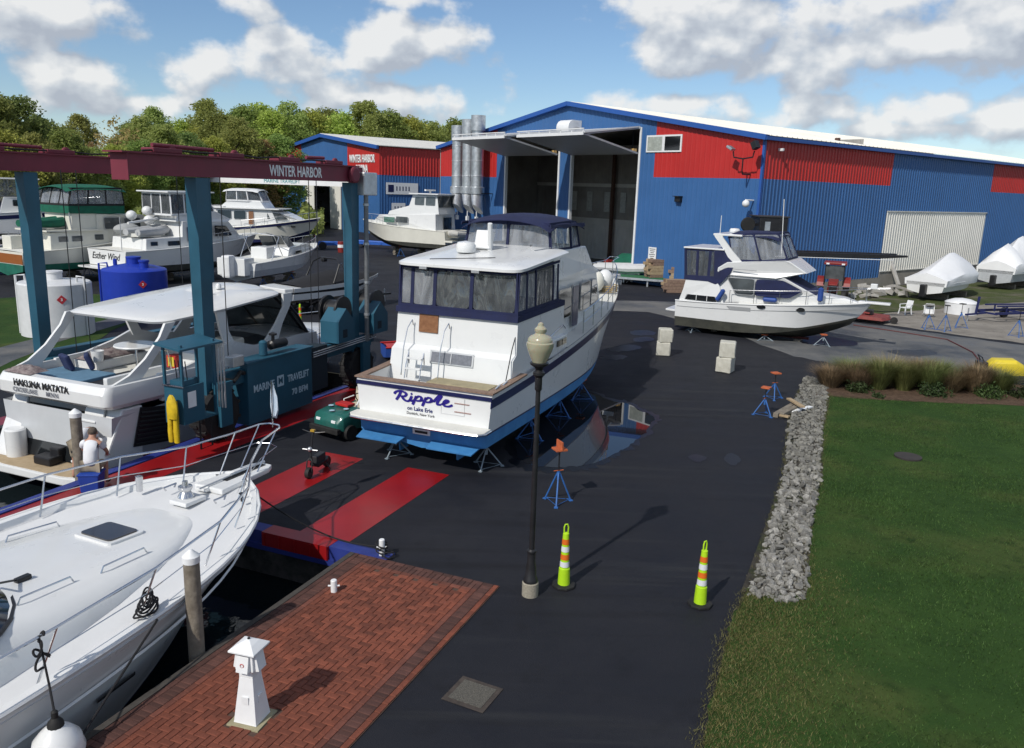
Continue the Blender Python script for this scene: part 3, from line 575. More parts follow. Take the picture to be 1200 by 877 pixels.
# ornamental grasses and leafy plants in the mulch bed: each clump a plant of its own
def clump(name, label, u, v, h, rad, nb, m, lean=.7, wide=.012, seed=None):
    a = rng.uniform(0, 2 * np.pi, nb); rr = rad * .35 * np.sqrt(rng.uniform(0, 1, nb)); base = np.array(UV(u, v, .02))
    lean_d = np.stack([np.cos(a), np.sin(a), 0 * a], 1); P0 = np.stack([rr * np.cos(a), rr * np.sin(a), 0 * a], 1)
    hh = h * rng.uniform(.55, 1.05, nb); out = rad * rng.uniform(.1, 1, nb) * lean
    mid = P0 + lean_d * (out * .4)[:, None]; mid[:, 2] = hh * .65; tip = P0 + lean_d * out[:, None]; tip[:, 2] = hh * rng.uniform(.8, 1, nb)
    pd = np.stack([-np.sin(a), np.cos(a), 0 * a], 1); w = rng.uniform(.6, 1.3, nb) * wide
    V = np.stack([P0 - pd * w[:, None], P0 + pd * w[:, None], mid + pd * (w * .8)[:, None], mid - pd * (w * .8)[:, None], tip], 1).reshape(-1, 3); F = []
    i = np.arange(nb) * 5; Fq = np.stack([i, i + 1, i + 2, i + 3], 1); Ft = np.stack([i + 3, i + 2, i + 4, i + 4], 1)
    me = bpy.data.meshes.new('blades'); me.from_pydata(V.tolist(), [], Fq.tolist() + Ft[:, :3].tolist())
    t = thing(name, label, 'ornamental grass' if 'grass' in name else 'shrub', tuple(base), 0, 'planting in the mulch bed')
    link('blades', me, m, t)
    return t
ORDG = ['first', 'second', 'third', 'fourth', 'fifth', 'sixth', 'seventh', 'eighth', 'ninth', 'tenth', 'eleventh', 'twelfth', 'thirteenth', 'fourteenth', 'fifteenth']
tan_blade = leaf_mat('tan_blade', (.26, .2, .11), .5, .3); green_blade = leaf_mat('green_blade', (.15, .18, .06), .5, .3); dark_leaf = leaf_mat('dark_shrub_leaf', (.035, .06, .02), .5, .2)
gb = 0
for i in range(15):
    u = 8.1 + i * .42 + random.uniform(-.12, .12); vb = np.interp(u, [7.6, 10.5, 13.5, 17], [20.6, 21.6, 22.9, 24.0]) + (.2 if i % 2 else -.6)
    clump('ornamental_grass', '%s ornamental grass clump %s from the rock border' % (('tan feathery', 'greenish', 'tan feathery', 'greenish', 'greenish')[i % 5], ORDG[i]), u, vb, random.uniform(.75, 1.3), random.uniform(.75, 1.15), 1700, (tan_blade, green_blade, tan_blade, green_blade, green_blade)[i % 5], lean=1.15, wide=.006)
def bush(name, label, u, v, h, rad, nl, m, ls=.05):
    t = thing(name, label, 'shrub', UV(u, v, .02), 0, 'planting in the mulch bed')
    c = rng.normal(0, 1, (nl, 3)); c /= np.linalg.norm(c, axis=1)[:, None]; c *= rng.uniform(.35, 1, nl)[:, None]; c[:, 2] = np.abs(c[:, 2]); c = c * np.array([rad, rad, h]) * (1 + .2 * np.sin(c[:, :1] * 9))
    d1 = rng.normal(0, 1, (nl, 3)); d1 /= np.linalg.norm(d1, axis=1)[:, None]; d2 = np.cross(d1, rng.normal(0, 1, (nl, 3))); d2 /= np.linalg.norm(d2, axis=1)[:, None]; s = ls * rng.uniform(.6, 1.3, nl)[:, None]
    V = np.stack([c - d1 * s, c - d2 * s * .5, c + d1 * s, c + d2 * s * .5], 1).reshape(-1, 3); link('foliage', np_mesh('foliage', V, np.arange(4 * nl).reshape(-1, 4)), m, t)
    mb = MB()
    for k in range(5): a = k * 1.26; mb.tube([(0, 0, -.02), (rad * .5 * math.cos(a), rad * .5 * math.sin(a), h * .6)], [.012, .006], 4)
    P('stem', mb, old_wood, t); return t
bush('leafy_shrub', 'dark green low shrub in front of the tan grasses nearest the rocks', 9.0, 19.85, .42, .5, 900, dark_leaf)
bush('leafy_shrub', 'dark green shrub in front of the grasses midway along the bed', 11.6, 20.7, .5, .6, 1100, dark_leaf)
bush('leafy_shrub', 'round green shrub at the bed edge left of the yellow washer', 13.5, 21.5, .5, .55, 1000, leaf_mat('mid_shrub_leaf', (.05, .085, .025), .5, .2))
bush('leafy_shrub', 'spreading green shrub touching the yellow washer', 14.7, 22.2, .42, .6, 900, dark_leaf)
bush('leafy_shrub', 'small green tuft alone on the mulch near the lawn corner', 9.7, 19.2, .16, .25, 260, dark_leaf)
# ================================================================ trees
bark = mat('tree_bark', (.07, .055, .045), .9, var=.3, scale=4, bump=.6, bscale=12)
leaf_cols = {'green': (.25, .31, .085), 'yellow': (.40, .45, .10), 'olive': (.33, .37, .11), 'rust': (.36, .25, .11), 'dark': (.19, .24, .075)}
leaf_ms = {k: leaf_mat('leaf_' + k, c, .28, .5) for k, c in leaf_cols.items()}
def tree_mesh(h, rad, crown_lo, ncl, per, ls, seed, shape=1.):
    r = np.random.default_rng(seed); C_ = []
    mbt = MB(); trunk_top = h * .8; pts = [(0, 0, 0)]; x = y = 0
    for k in range(1, 6):
        x += r.normal(0, .012 * h); y += r.normal(0, .012 * h); pts.append((x, y, trunk_top * k / 5))
    mbt.tube(pts, [h * .018 * (1 - .16 * k) for k in range(6)], 7)
    limbs = []
    for k in range(14):
        t = r.uniform(crown_lo, .95); p0 = np.array([np.interp(t * h * .8 / trunk_top * 5 / 5, np.linspace(0, 1, 6), [q[i] for q in pts]) for i in range(3)]); a = r.uniform(0, 6.28); ln = rad * r.uniform(.5, .95) * (1 - .45 * max(0, t - .5))
        tip = p0 + np.array([math.cos(a) * ln, math.sin(a) * ln, ln * r.uniform(.35, .9)]); mid = (p0 + tip) / 2 + np.array([0, 0, -.06 * ln]); mbt.tube([p0, mid, tip], [h * .008, h * .005, h * .002], 5); limbs.append(tip)
    for k in range(ncl):
        if k < len(limbs): c = limbs[k]
        else:
            t = r.uniform(0, 1); z = crown_lo * h + (h - crown_lo * h) * t; R_ = rad * (math.sin(math.pi * min(1, .12 + .86 * t) ** shape) ** .7) * r.uniform(.25, 1.05) ** .6; a = r.uniform(0, 6.28); c = np.array([R_ * math.cos(a), R_ * math.sin(a), z])
        cr = rad * r.uniform(.16, .34); q = r.normal(0, 1, (per, 3)); q /= np.linalg.norm(q, axis=1)[:, None]; q *= (r.uniform(.2, 1, per) ** .5)[:, None] * cr * np.array([1, 1, .75]); C_.append(c + q)
    c = np.concatenate(C_); n = len(c); d1 = r.normal(0, 1, (n, 3)); d1[:, 2] *= .6; d1 /= np.linalg.norm(d1, axis=1)[:, None]; d2 = np.cross(d1, r.normal(0, 1, (n, 3))); d2 /= np.linalg.norm(d2, axis=1)[:, None]; s = ls * r.uniform(.6, 1.35, n)[:, None]
    V = np.stack([c - d1 * s, c - d2 * s * .55, c + d1 * s, c + d2 * s * .55], 1).reshape(-1, 3)
    return mbt.mesh('trunk', smooth=True, fix=False), np_mesh('crown', V, np.arange(4 * n).reshape(-1, 4))
tproto = {}
for kind, h, rad, lo, ncl, per, ls, sh in (('green', 16, 4.8, .14, 190, 110, .19, 1), ('yellow', 15, 4.6, .12, 190, 110, .19, 1), ('olive', 17, 4.5, .15, 180, 105, .19, 1), ('rust', 14, 4.2, .2, 120, 80, .19, 1), ('dark', 16, 5.0, .1, 190, 110, .19, 1), ('bare', 15, 3.6, .35, 46, 22, .22, 1)):
    tproto[kind] = [tree_mesh(h, rad, lo, ncl, per, ls, 100 + 7 * j + len(kind) * 13, sh) for j in range(2)]
fall = mat('unused', (.1, .1, .1))
def tree(kind, x, y, sc, rz, label, j=0):
    tr, cr = tproto[kind][j]; t = thing('tree', label, 'tree', (x, y, -.05), rz, 'trees along the yard edge'); t.scale = (sc, sc, sc * random.uniform(.92, 1.08))
    link('trunk', tr, bark, t); link('crown', cr, leaf_ms['rust' if kind == 'bare' else kind], t)
def at_px(x, d):       # ground position at distance d along the bearing of a photo column
    q = px_dir(x, 230); h_ = math.hypot(q[0], q[1]); return q[0] / h_ * d, q[1] / h_ * d
ORD = ['leftmost', 'second', 'third', 'fourth', 'fifth', 'sixth', 'seventh', 'eighth', 'ninth', 'tenth', 'eleventh', 'twelfth', 'thirteenth', 'fourteenth', 'fifteenth', 'sixteenth', 'seventeenth', 'eighteenth', 'nineteenth', 'twentieth', 'twenty-first', 'twenty-second', 'twenty-third', 'twenty-fourth', 'twenty-fifth', 'twenty-sixth', 'twenty-seventh', 'twenty-eighth']
DESC = {'green': 'mid green leafy tree', 'yellow': 'yellow-green leafy tree', 'olive': 'olive tree turning to autumn', 'rust': 'rusty brown autumn tree', 'dark': 'dark green dense tree', 'bare': 'thin half bare tree'}
# skyline row: (photo column, distance, scale, kind)
row = [(-60, 100, .84, 'dark'), (-8, 98, .9, 'green'), (30, 102, .88, 'dark'), (60, 108, .82, 'green'), (88, 118, .8, 'rust'), (118, 150, .85, 'bare'), (143, 125, .93, 'bare'), (172, 150, .9, 'olive'), (200, 148, .95, 'yellow'), (232, 150, .98, 'yellow'), (262, 146, 1.08, 'green'), (292, 152, 1.16, 'green'), (318, 150, 1.12, 'yellow'), (342, 154, 1.1, 'olive'), (368, 158, 1.2, 'yellow'), (398, 160, 1.26, 'yellow'), (428, 164, 1.22, 'olive'), (456, 168, 1.2, 'green'), (482, 172, 1.22, 'yellow'), (508, 176, 1.2, 'olive'), (534, 182, 1.18, 'green'), (566, 205, 1.25, 'olive'), (598, 215, 1.3, 'rust'), (625, 225, 1.2, 'olive')]
def skyline():
  for i, (x, d, sc, k) in enumerate(row):
    X, Y = at_px(x, d); far = i >= 24; tree(k, X, Y, sc, random.uniform(0, 6.28), '%s, %s from left in the rearmost row' % (DESC[k], ORD[i - 24] if i > 24 else 'first') if far else '%s, %s from left in the skyline row' % (DESC[k], ORD[i]) if i else DESC[k] + ' leftmost in the skyline row', i % 2)
row += [(100, 165, .95, 'olive'), (160, 170, 1.0, 'green'), (186, 172, 1.05, 'olive'), (216, 170, 1.12, 'yellow'), (247, 172, 1.2, 'olive'), (277, 174, 1.28, 'yellow'), (305, 176, 1.3, 'yellow'), (330, 178, 1.25, 'green'), (384, 182, 1.35, 'green'), (414, 186, 1.34, 'yellow'), (443, 190, 1.32, 'yellow'), (470, 194, 1.3, 'olive'), (495, 198, 1.3, 'green'), (522, 204, 1.28, 'yellow')]
skyline()
ROW2 = [(-40, 90, .72, 'yellow'), (8, 88, .68, 'yellow'), (46, 90, .62, 'olive'), (82, 96, .66, 'green'), (112, 100, .6, 'olive'), (140, 104, .62, 'yellow'), (168, 108, .68, 'green'), (196, 112, .72, 'olive'), (226, 116, .72, 'dark'), (254, 118, .78, 'yellow'), (282, 122, .82, 'olive'), (308, 124, .85, 'rust'), (330, 126, .8, 'green'), (352, 150, .8, 'dark')]
for i, (x, d, sc, k) in enumerate(ROW2):
    X, Y = at_px(x, d); tree(k, X, Y, sc, random.uniform(0, 6.28), 'lower %s, %s from left in the front row' % (DESC[k], ORD[i] if i else 'first'), (i + 1) % 2)
# low scrub below the trees: one continuous thicket
n = 26000; q = rng.uniform(-80, 380, n); dd = rng.uniform(84, 112, n) + (q > 100) * (q - 100) * .09; XY = np.array([px_dir(a, 230)[:2] for a in np.linspace(-80, 380, 200)]); XY /= np.linalg.norm(XY, axis=1)[:, None]; ix = ((q + 80) / 460 * 199).astype(int)
hh = 2.2 + 1.3 * np.sin(q * .09) + .8 * np.sin(q * .23 + 1); c = np.concatenate([XY[ix] * dd[:, None], (rng.uniform(0, 1, n) ** .8 * hh)[:, None]], 1)
d1 = rng.normal(0, 1, (n, 3)); d1 /= np.linalg.norm(d1, axis=1)[:, None]; d2 = np.cross(d1, rng.normal(0, 1, (n, 3))); d2 /= np.linalg.norm(d2, axis=1)[:, None]; s = .3 * rng.uniform(.6, 1.35, n)[:, None]
o = link('undergrowth', np_mesh('undergrowth', np.stack([c - d1 * s, c - d2 * s * .6, c + d1 * s, c + d2 * s * .6], 1).reshape(-1, 3), np.arange(4 * n).reshape(-1, 4)), leaf_ms['olive']); o['kind'] = 'stuff'; tag(o, 'dense low scrub growing under the trees behind the boats', 'undergrowth')
# ================================================================ buildings
siding_blue = mat('blue_metal_siding', (.035, .112, .285), .45, var=.07, scale=.4, dirt=.4, dirtcol=(.055, .11, .24), stretch=(2.5, 2.5, .12))
siding_red = mat('red_metal_siding', (.42, .022, .02), .45, var=.07, scale=.4, dirt=.4, dirtcol=(.3, .04, .035), stretch=(2.5, 2.5, .12))
siding_white = mat('white_metal_siding', (.66, .65, .60), .5, var=.05, scale=.5, dirt=.2, dirtcol=(.5, .46, .38))
roof_white = mat('white_metal_roof', (.68, .66, .60), .45, var=.06, scale=.3, dirt=.25, dirtcol=(.45, .42, .36))
trim_blue = mat('blue_trim', (.02, .085, .32), .45, var=.06)
plinth_m = mat('concrete_plinth', (.27, .25, .22), .9, var=.15, scale=1, bump=.3, dirt=.4, dirtcol=(.14, .12, .1))
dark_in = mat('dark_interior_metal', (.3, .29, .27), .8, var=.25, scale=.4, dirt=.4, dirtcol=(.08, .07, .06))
pale_in = mat('pale_interior_panel', (.62, .61, .57), .8, var=.12, scale=.5)
def ribbed(mb, org, d, nrm, t0, t1, zb, zt, pitch=.45, depth=.035):
    """corrugated wall sheet from t0 to t1; zt and zb may be functions of t"""
    org, d, nrm = np.array(org, float), np.array(d, float), np.array(nrm, float); ts = [t0]; k = math.floor(t0 / pitch)
    prof = []
    while k * pitch < t1:
        for f, h in ((0., 0), (.62, 0), (.72, 1), (.88, 1), (.98, 0)):
            t = (k + f) * pitch
            if t0 < t < t1: prof.append((t, h))
        k += 1
    prof = [(t0, 0)] + prof + [(t1, 0)]; o = len(mb.v)
    for t, h in prof:
        b_ = zb(t) if callable(zb) else zb; c_ = zt(t) if callable(zt) else zt; p = org + d * t + nrm * depth * h
        mb.v.append((p[0], p[1], b_)); mb.v.append((p[0], p[1], c_))
    for i in range(len(prof) - 1): mb.f.append((o + 2 * i, o + 2 * i + 2, o + 2 * i + 3, o + 2 * i + 1))
    return mb
def obox(mb, org, d, nrm, t0, t1, n0, n1, z0, z1):
    org, d, nrm = np.array(org, float), np.array(d, float), np.array(nrm, float)
    pts = [tuple(org + d * t + nrm * n + np.array([0, 0, z])) for z in (z0, z1) for (t, n) in ((t0, n0), (t1, n0), (t1, n1), (t0, n1))]
    return mb.add(pts, [(3, 2, 1, 0), (4, 5, 6, 7), (0, 1, 5, 4), (1, 2, 6, 5), (2, 3, 7, 6), (3, 0, 4, 7)])
def building(label, cat, C0, width, length, eave, ridge, tr):
    t = thing('metal_building', label, cat, tuple(C0)); return t
# ---- main storage building: gable faces -BS, long side faces -BG
WID, LEN, EV, RD = 38.9, 72., 10.87, 14.05; RT = WID / 2
zroof = lambda t: EV + (RD - EV) * (1 - abs(t - RT) / RT)
mb_ = thing('storage_building', 'big blue and red metal boat storage hall with two open folding doors', 'building', tuple(BC))
C0 = BC; n_g, n_s = -BS, -BG
def gw(t0, t1, zb, zt, m, name='gable_wall', **k): return world_part(name, ribbed(MB(), C0, BG, n_g, t0, t1, zb, zt, **k), m, mb_)
D2, D1, DT = (11.2, 18.9), (20.5, 27.95), 11.75
cap = lambda t: zroof(t) - .05
gw(0, 9.63, 0, 8.15, siding_blue); gw(0, 9.63, 8.15, cap, siding_red, 'red_wall_panel'); gw(9.63, D2[0], 0, cap, siding_blue)
gw(*D2, DT, cap, siding_blue); gw(D2[1], D1[0], 0, cap, siding_blue); gw(*D1, DT, cap, siding_blue); gw(D1[1], 29.35, 0, cap, siding_blue)
gw(29.35, WID, 0, 7.95, siding_blue); gw(29.35, WID, 7.95, cap, siding_red, 'red_wall_panel')
def sw(t0, t1, zb, zt, m, name='side_wall', **k): return world_part(name, ribbed(MB(), C0, BS, n_s, t0, t1, zb, zt, **k), m, mb_)
sw(0, 17.4, .8, 8.15, siding_blue, pitch=.4, depth=.05); sw(0, 17.4, 8.15, EV - .05, siding_red, 'red_wall_panel', pitch=.4, depth=.05)
sw(17.4, 36.3, 6.15, EV - .05, siding_blue, pitch=.4, depth=.05); sw(17.42, 36.28, 1.28, 6.15, siding_white, 'white_wall_panel', pitch=.4, depth=.05)
sw(36.3, 54, 1.2, 8.1, siding_blue, pitch=.4, depth=.05); sw(36.3, 54, 8.1, EV - .05, siding_red, 'red_wall_panel', pitch=.4, depth=.05); sw(54, LEN, 1.2, EV - .05, siding_blue, pitch=.4, depth=.05)
mb = MB(); obox(mb, C0, BS, n_s, -.03, 17.4, -.3, .03, -.5, .8); obox(mb, C0, BS, n_s, 17.4, LEN, -.3, .03, -.5, 1.25); world_part('plinth', mb, plinth_m, mb_)
mb = MB(); obox(mb, C0, BS, n_s, 17.38, 36.32, .03, .09, 1.25, 1.32); obox(mb, C0, BS, n_s, 17.38, 36.32, .03, .09, 6.12, 6.18); world_part('panel_trim', mb, siding_white, mb_)
# roof: two ribbed slopes
for sgn, nm in ((1, 'roof'), (-1, 'roof')):
    mb = MB(); o = 0; st = .6; k = int((LEN + .8) / st)
    ta, tb = (RT, -.35) if sgn == 1 else (RT, WID + .35)
    za, zb_ = RD + .12, EV + .12 - .35 * (RD - EV) / RT
    for i in range(k + 1):
        for f, h in ((0, 0), (.5, 0), (.53, .06), (.57, .06), (.6, 0)):
            s_ = -.4 + i * st + f
            p = C0 + BS * s_; a_ = p + BG * ta; b_ = p + BG * tb; mb.v.append((a_[0], a_[1], za + h)); mb.v.append((b_[0], b_[1], zb_ + h))
    nn = len(mb.v) // 2
    for i in range(nn - 1): mb.f.append((2 * i, 2 * i + 1, 2 * i + 3, 2 * i + 2))
    world_part(nm, mb, roof_white, mb_, fix=False)
def rake(t0, t1):
    mb = MB()
    for (ta, tb) in ((t0, t1),):
        p = C0 + n_g * .22; a_ = p + BG * ta; b_ = p + BG * tb; mb.beam((a_[0], a_[1], zroof(ta) - .02), (b_[0], b_[1], zroof(tb) - .02), .42, .34)
    return mb
world_part('rake_trim', rake(-.3, RT), trim_blue, mb_); world_part('rake_trim', rake(RT, WID + .3), trim_blue, mb_)
mb = MB(); obox(mb, C0, BS, n_s, -.35, LEN + .3, .05, .36, EV - .22, EV + .02); world_part('gutter', mb, trim_blue, mb_)
mb = MB(); obox(mb, C0, BS, n_s, -.02, .12, .0, .06, .0, EV - .2); obox(mb, C0, BG, n_g, -.06, .12, .0, .06, 0, EV - .1); world_part('corner_trim', mb, trim_blue, mb_)
# unseen walls keep the hall dark
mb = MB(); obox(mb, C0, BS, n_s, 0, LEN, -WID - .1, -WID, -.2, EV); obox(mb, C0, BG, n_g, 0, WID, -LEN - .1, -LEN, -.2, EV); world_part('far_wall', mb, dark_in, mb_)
# interior: floor slab, partition with panels and windows, columns
mb = MB(); obox(mb, C0, BG, n_g, .1, WID - .1, -LEN + .2, -.1, -.02, .012); world_part('floor_slab', mb, mat('hall_floor', (.17, .165, .155), .8, var=.2, scale=.5, dirt=.4), mb_)
PI_ = 13.
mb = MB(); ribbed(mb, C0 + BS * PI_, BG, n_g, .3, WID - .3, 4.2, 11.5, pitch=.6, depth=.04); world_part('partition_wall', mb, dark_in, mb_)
mb = MB(); ribbed(mb, C0 + BS * PI_, BG, n_g, .3, WID - .3, .0, 3.6, pitch=.6, depth=.04); world_part('partition_liner', mb, pale_in, mb_)
mb = MB(); obox(mb, C0 + BS * PI_, BG, n_g, .3, WID - .3, -.1, .06, 3.6, 4.2); obox(mb, C0 + BS * PI_, BG, n_g, .3, WID - .3, 0, .1, 7.4, 7.75); world_part('partition_rail', mb, pale_in, mb_)
for q in (12.3, 13.8, 16.4, 18.2, 20.2, 22.4, 24.7, 27.0, 29.6, 32):
    mb = MB(); obox(mb, C0 + BS * PI_, BG, n_g, q, q + .75, .03, .12, 4.9, 6.9); world_part('partition_window', mb, mat('daylit_pane_paint', (.5, .52, .5), .4, var=.2), mb_)  # whitish paint stands in for daylight coming through the panes
for q in (2, 8, 15, 21.5, 26, 33): mb = MB(); obox(mb, C0 + BS * (PI_ - .4), BG, n_g, q, q + .3, 0, .3, 0, 11.6); world_part('column', mb, mat('rusty_column', (.1, .055, .04), .8, var=.3), mb_)
# door frames and folding doors
frame_w = mat('white_door_frame', (.68, .69, .70), .5, var=.05); leaf_grey = mat('galvanised_door_leaf', (.40, .41, .42), .55, metal=.2, var=.06, scale=.8)
for (d0, d1) in (D2, D1):
    mb = MB(); obox(mb, C0, BG, n_g, d0 - .12, d0 + .06, -.2, .08, 0, DT + .1); obox(mb, C0, BG, n_g, d1 - .06, d1 + .12, -.2, .08, 0, DT + .1); obox(mb, C0, BG, n_g, d0 + .06, d1 - .06, -.2, .07, DT, DT + .15); world_part('door_frame', mb, frame_w, mb_)
    up = MB(); lo = MB(); rim = MB()
    def pt(t, n, z): q = C0 + BG * t + n_g * n; return (q[0], q[1], z)
    h0, h1, h2 = (.18, 11.72), (5.95, 10.95), (.2, 9.85)
    def slab(mb, p, q, t0, t1, th): 
        mb.add([pt(t, n, z + dz) for dz in (0, th) for (t, (n, z)) in ((t0, p), (t1, p), (t1, q), (t0, q))], [(3, 2, 1, 0), (4, 5, 6, 7), (0, 1, 5, 4), (1, 2, 6, 5), (2, 3, 7, 6), (3, 0, 4, 7)])
    slab(up, h0, h1, d0 + .03, d1 - .03, .14); slab(lo, h2, h1, d0 + .03, d1 - .03, .14)
    nb = 6
    dl = world_part('door_leaf', up, leaf_grey, mb_); world_part('door_leaf', lo, leaf_grey, mb_)
    for kk in range(nb + 1):      # truss ribs on top of the upper leaf, white lattice along the fold
        t_ = d0 + .1 + (d1 - d0 - .3) * kk / nb; rim.beam(pt(t_, h1[0] + .03, h1[1] + .12), pt(t_, h1[0] + .03, h1[1] + .42), .06, .06)
    rim.beam(pt(d0, h1[0] + .06, h1[1] + .42), pt(d1, h1[0] + .06, h1[1] + .42), .07, .07); rim.beam(pt(d0, h1[0] + .08, h1[1] + .08), pt(d1, h1[0] + .08, h1[1] + .08), .09, .22)
    rim.beam(pt(d0, h0[0], h0[1] + .17), pt(d0, h1[0], h1[1] + .17), .08, .1); rim.beam(pt(d1, h0[0], h0[1] + .17), pt(d1, h1[0], h1[1] + .17), .08, .1)
    world_part('door_truss', rim, frame_w, mb_)
    lift_ = MB()
    for tt in (d0 + .5, d1 - .5): lift_.tube([pt(tt, .3, 11.6), pt(tt, .3, 10.05)], .03, 5)
    world_part('lift_strap', lift_, black_metal, mb_)
    w_ = MB(); q = pt(d0 + .35, .35, 10.15); w_.box(q, (.35, .35, .22), BAZ); world_part('strap_winch', w_, mat('yellow_winch', (.5, .32, .12), .5), mb_)
# exhaust hood on the gable, window, sign, lamps
mb = MB(); c_ = C0 + BG * 18.6 + n_g * .9; mb.lathe([(.05, -.75), (.62, -.75), (.62, .75), (.05, .75)], 14, axis='x'); M = Matrix.Translation((c_[0], c_[1], 12.0)) @ Matrix.Rotation(BAZ + math.pi / 2, 4, 'Z'); mb.v = [tuple(M @ Vector(q)) for q in mb.v]
obox(mb, C0, BG, n_g, 17.85, 19.35, .05, .9, 11.75, 12.6); world_part('exhaust_hood', mb, frame_w, mb_, smooth=True)
win = world_part('window', obox(MB(), C0, BG, n_g, 7.05, 10.5, .02, .09, 9.98, 11.22), frame_w, mb_)
def sub_world(name, mb, m, par):
    l = par.parent.location; mb.v = [(x - l[0], y - l[1], z - l[2]) for x, y, z in mb.v]; return P(name, mb, m, par)
sub_world('pane', obox(MB(), C0, BG, n_g, 8.93, 10.36, .05, .105, 10.1, 11.1), mat('milky_pane', (.33, .36, .33), .25, var=.2), win); sub_world('pane', obox(MB(), C0, BG, n_g, 7.19, 8.66, .05, .105, 10.1, 11.1), dark_glass, win)
sg = tag(P('notice_sign', MB().box((0, 0, 0), (.8, .03, 1.0)), frame_w), 'small white notice board with dark print low on the blue gable', 'sign'); q = C0 + BG * 9.15 + n_g * .07; sg.location = (q[0], q[1], 2.4); sg.rotation_euler = (0, 0, BAZ - math.pi / 2)
ink = mat('black_print', (.02, .02, .025), .6)
for i in range(6): P('print', MB().box((.0, -.017, .36 - i * .14), (.6 - .13 * (i % 3), .004, .05)), ink, sg)
def wall_lamp(label, org, t, z, d, nrm):
    q = C0 + d * t; la = thing('wall_lamp', label, 'lamp', (q[0], q[1], z)); la.rotation_euler = (0, 0, math.atan2(nrm[1], nrm[0])); return la
la = wall_lamp('twin-headed floodlight on a curved bracket at the gable corner', C0, .9, 8.4, BG, n_g)
mb = MB(); mb.tube([(.03, 0, 0), (.9, 0, 0), (1.0, 0, .25), (1.0, 0, 1.0)], .05, 6); mb.tube([(1.0, -.85, 1.5), (1.0, -.75, 1.1), (1.0, 0, 1.0), (1.0, .75, 1.1), (1.0, .85, 1.5)], .05, 6); P('bracket', mb, black_metal, la, smooth=True)
mb = MB().box((1.1, .95, 1.85), (.45, .4, .5), rx=.5); P('lamp_head', mb, black_metal, la, bevel=.03); mb = MB().box((1.15, -.95, 1.7), (.45, .5, .16), rx=-.5); P('lamp_head', mb, galv, la, bevel=.03)
la = wall_lamp('small dark box lamp on the blue gable wall', C0, 6.87, 6.6, BG, n_g); P('housing', MB().box((.18, 0, 0), (.36, .5, .42)), black_metal, la, bevel=.04); P('shade', MB().box((.3, 0, .2), (.5, .56, .05)), black_metal, la)
la = wall_lamp('white security camera at the corner of the hall', C0, .45, 6.5, BG, n_g); mb = MB().tube([(.02, 0, .2), (.9, 0, .22)], .06, 6); P('arm', mb, frame_w, la); P('dome', MB().ellip((.85, 0, -.02), (.25, .25, .25)), frame_w, la, smooth=True)
la = wall_lamp('small white camera under the eave of the red side wall', C0, 1.6, 10.1, BS, n_s); P('body', MB().box((.2, 0, 0), (.4, .2, .18)), frame_w, la, bevel=.03)
# ---- three galvanised dust ducts on the left of the gable
for i, (t_, ztop, lab) in enumerate(((33.9, 12.7, 'leftmost of three tall galvanised exhaust stacks at the hall corner'), (32.15, 13.2, 'middle of three tall galvanised exhaust stacks at the hall corner'), (30.65, 13.5, 'rightmost of three tall galvanised exhaust stacks, nearest the doors'))):
    q = C0 + BG * t_ + n_g * 1.3; v_ = thing('exhaust_stack', lab, 'exhaust stack', (q[0], q[1], 0), BAZ + math.pi, 'galvanised exhaust stacks')
    r_ = .58
    P('duct', MB().lathe([(r_, 6.8), (r_, ztop - 1.1)], 20), galv, v_, smooth=True); P('cap', MB().lathe([(r_ + .1, ztop - 1.4), (r_ + .1, ztop), (r_ - .02, ztop), (r_ - .02, ztop - 1.3)], 20, close=False), galv, v_, smooth=True)
    for zz in (8.0, 9.4, 10.8): P('seam_ring', MB().lathe([(r_, zz - .04), (r_ + .03, zz), (r_, zz + .04)], 20, close=False), galv, v_)
    P('collar', MB().lathe([(r_ + .02, 6.3), (r_ + .14, 6.35), (r_ + .14, 6.95), (r_ + .02, 7.0)], 20), galv, v_, smooth=True)
    mb = MB(); e1 = [(r_ * math.cos(a), r_ * math.sin(a), 6.35) for a in np.linspace(0, 2 * math.pi, 14, endpoint=False)]; e2 = [(-1.2 * 0 + r_ * .95 * math.cos(a) + .25, r_ * .95 * math.sin(a) + .4, 5.6 + .25 * math.cos(a)) for a in np.linspace(0, 2 * math.pi, 14, endpoint=False)]; e3 = [(r_ * .9 * math.cos(a) + .6, r_ * .9 * math.sin(a) + 1.0, 4.9 + .45 * math.cos(a)) for a in np.linspace(0, 2 * math.pi, 14, endpoint=False)]
    P('elbow', MB().loft([e1, e2, e3]), galv, v_, smooth=True)
    mb = MB().tube([(0, 0, 5.0), (0, 0, 3.9)], .05, 5); mb.box((0, 0, 4.0), (.25, .25, .4)); P('motor', mb, frame_w, v_)
    mb = MB()
    for zz in (6.4, 11.): mb.beam((-1.25, -.8, zz), (0, -.75, zz), .08, .08); mb.beam((-1.25, .8, zz), (0, .75, zz), .08, .08)
    P('wall_bracket', mb, black_metal, v_)
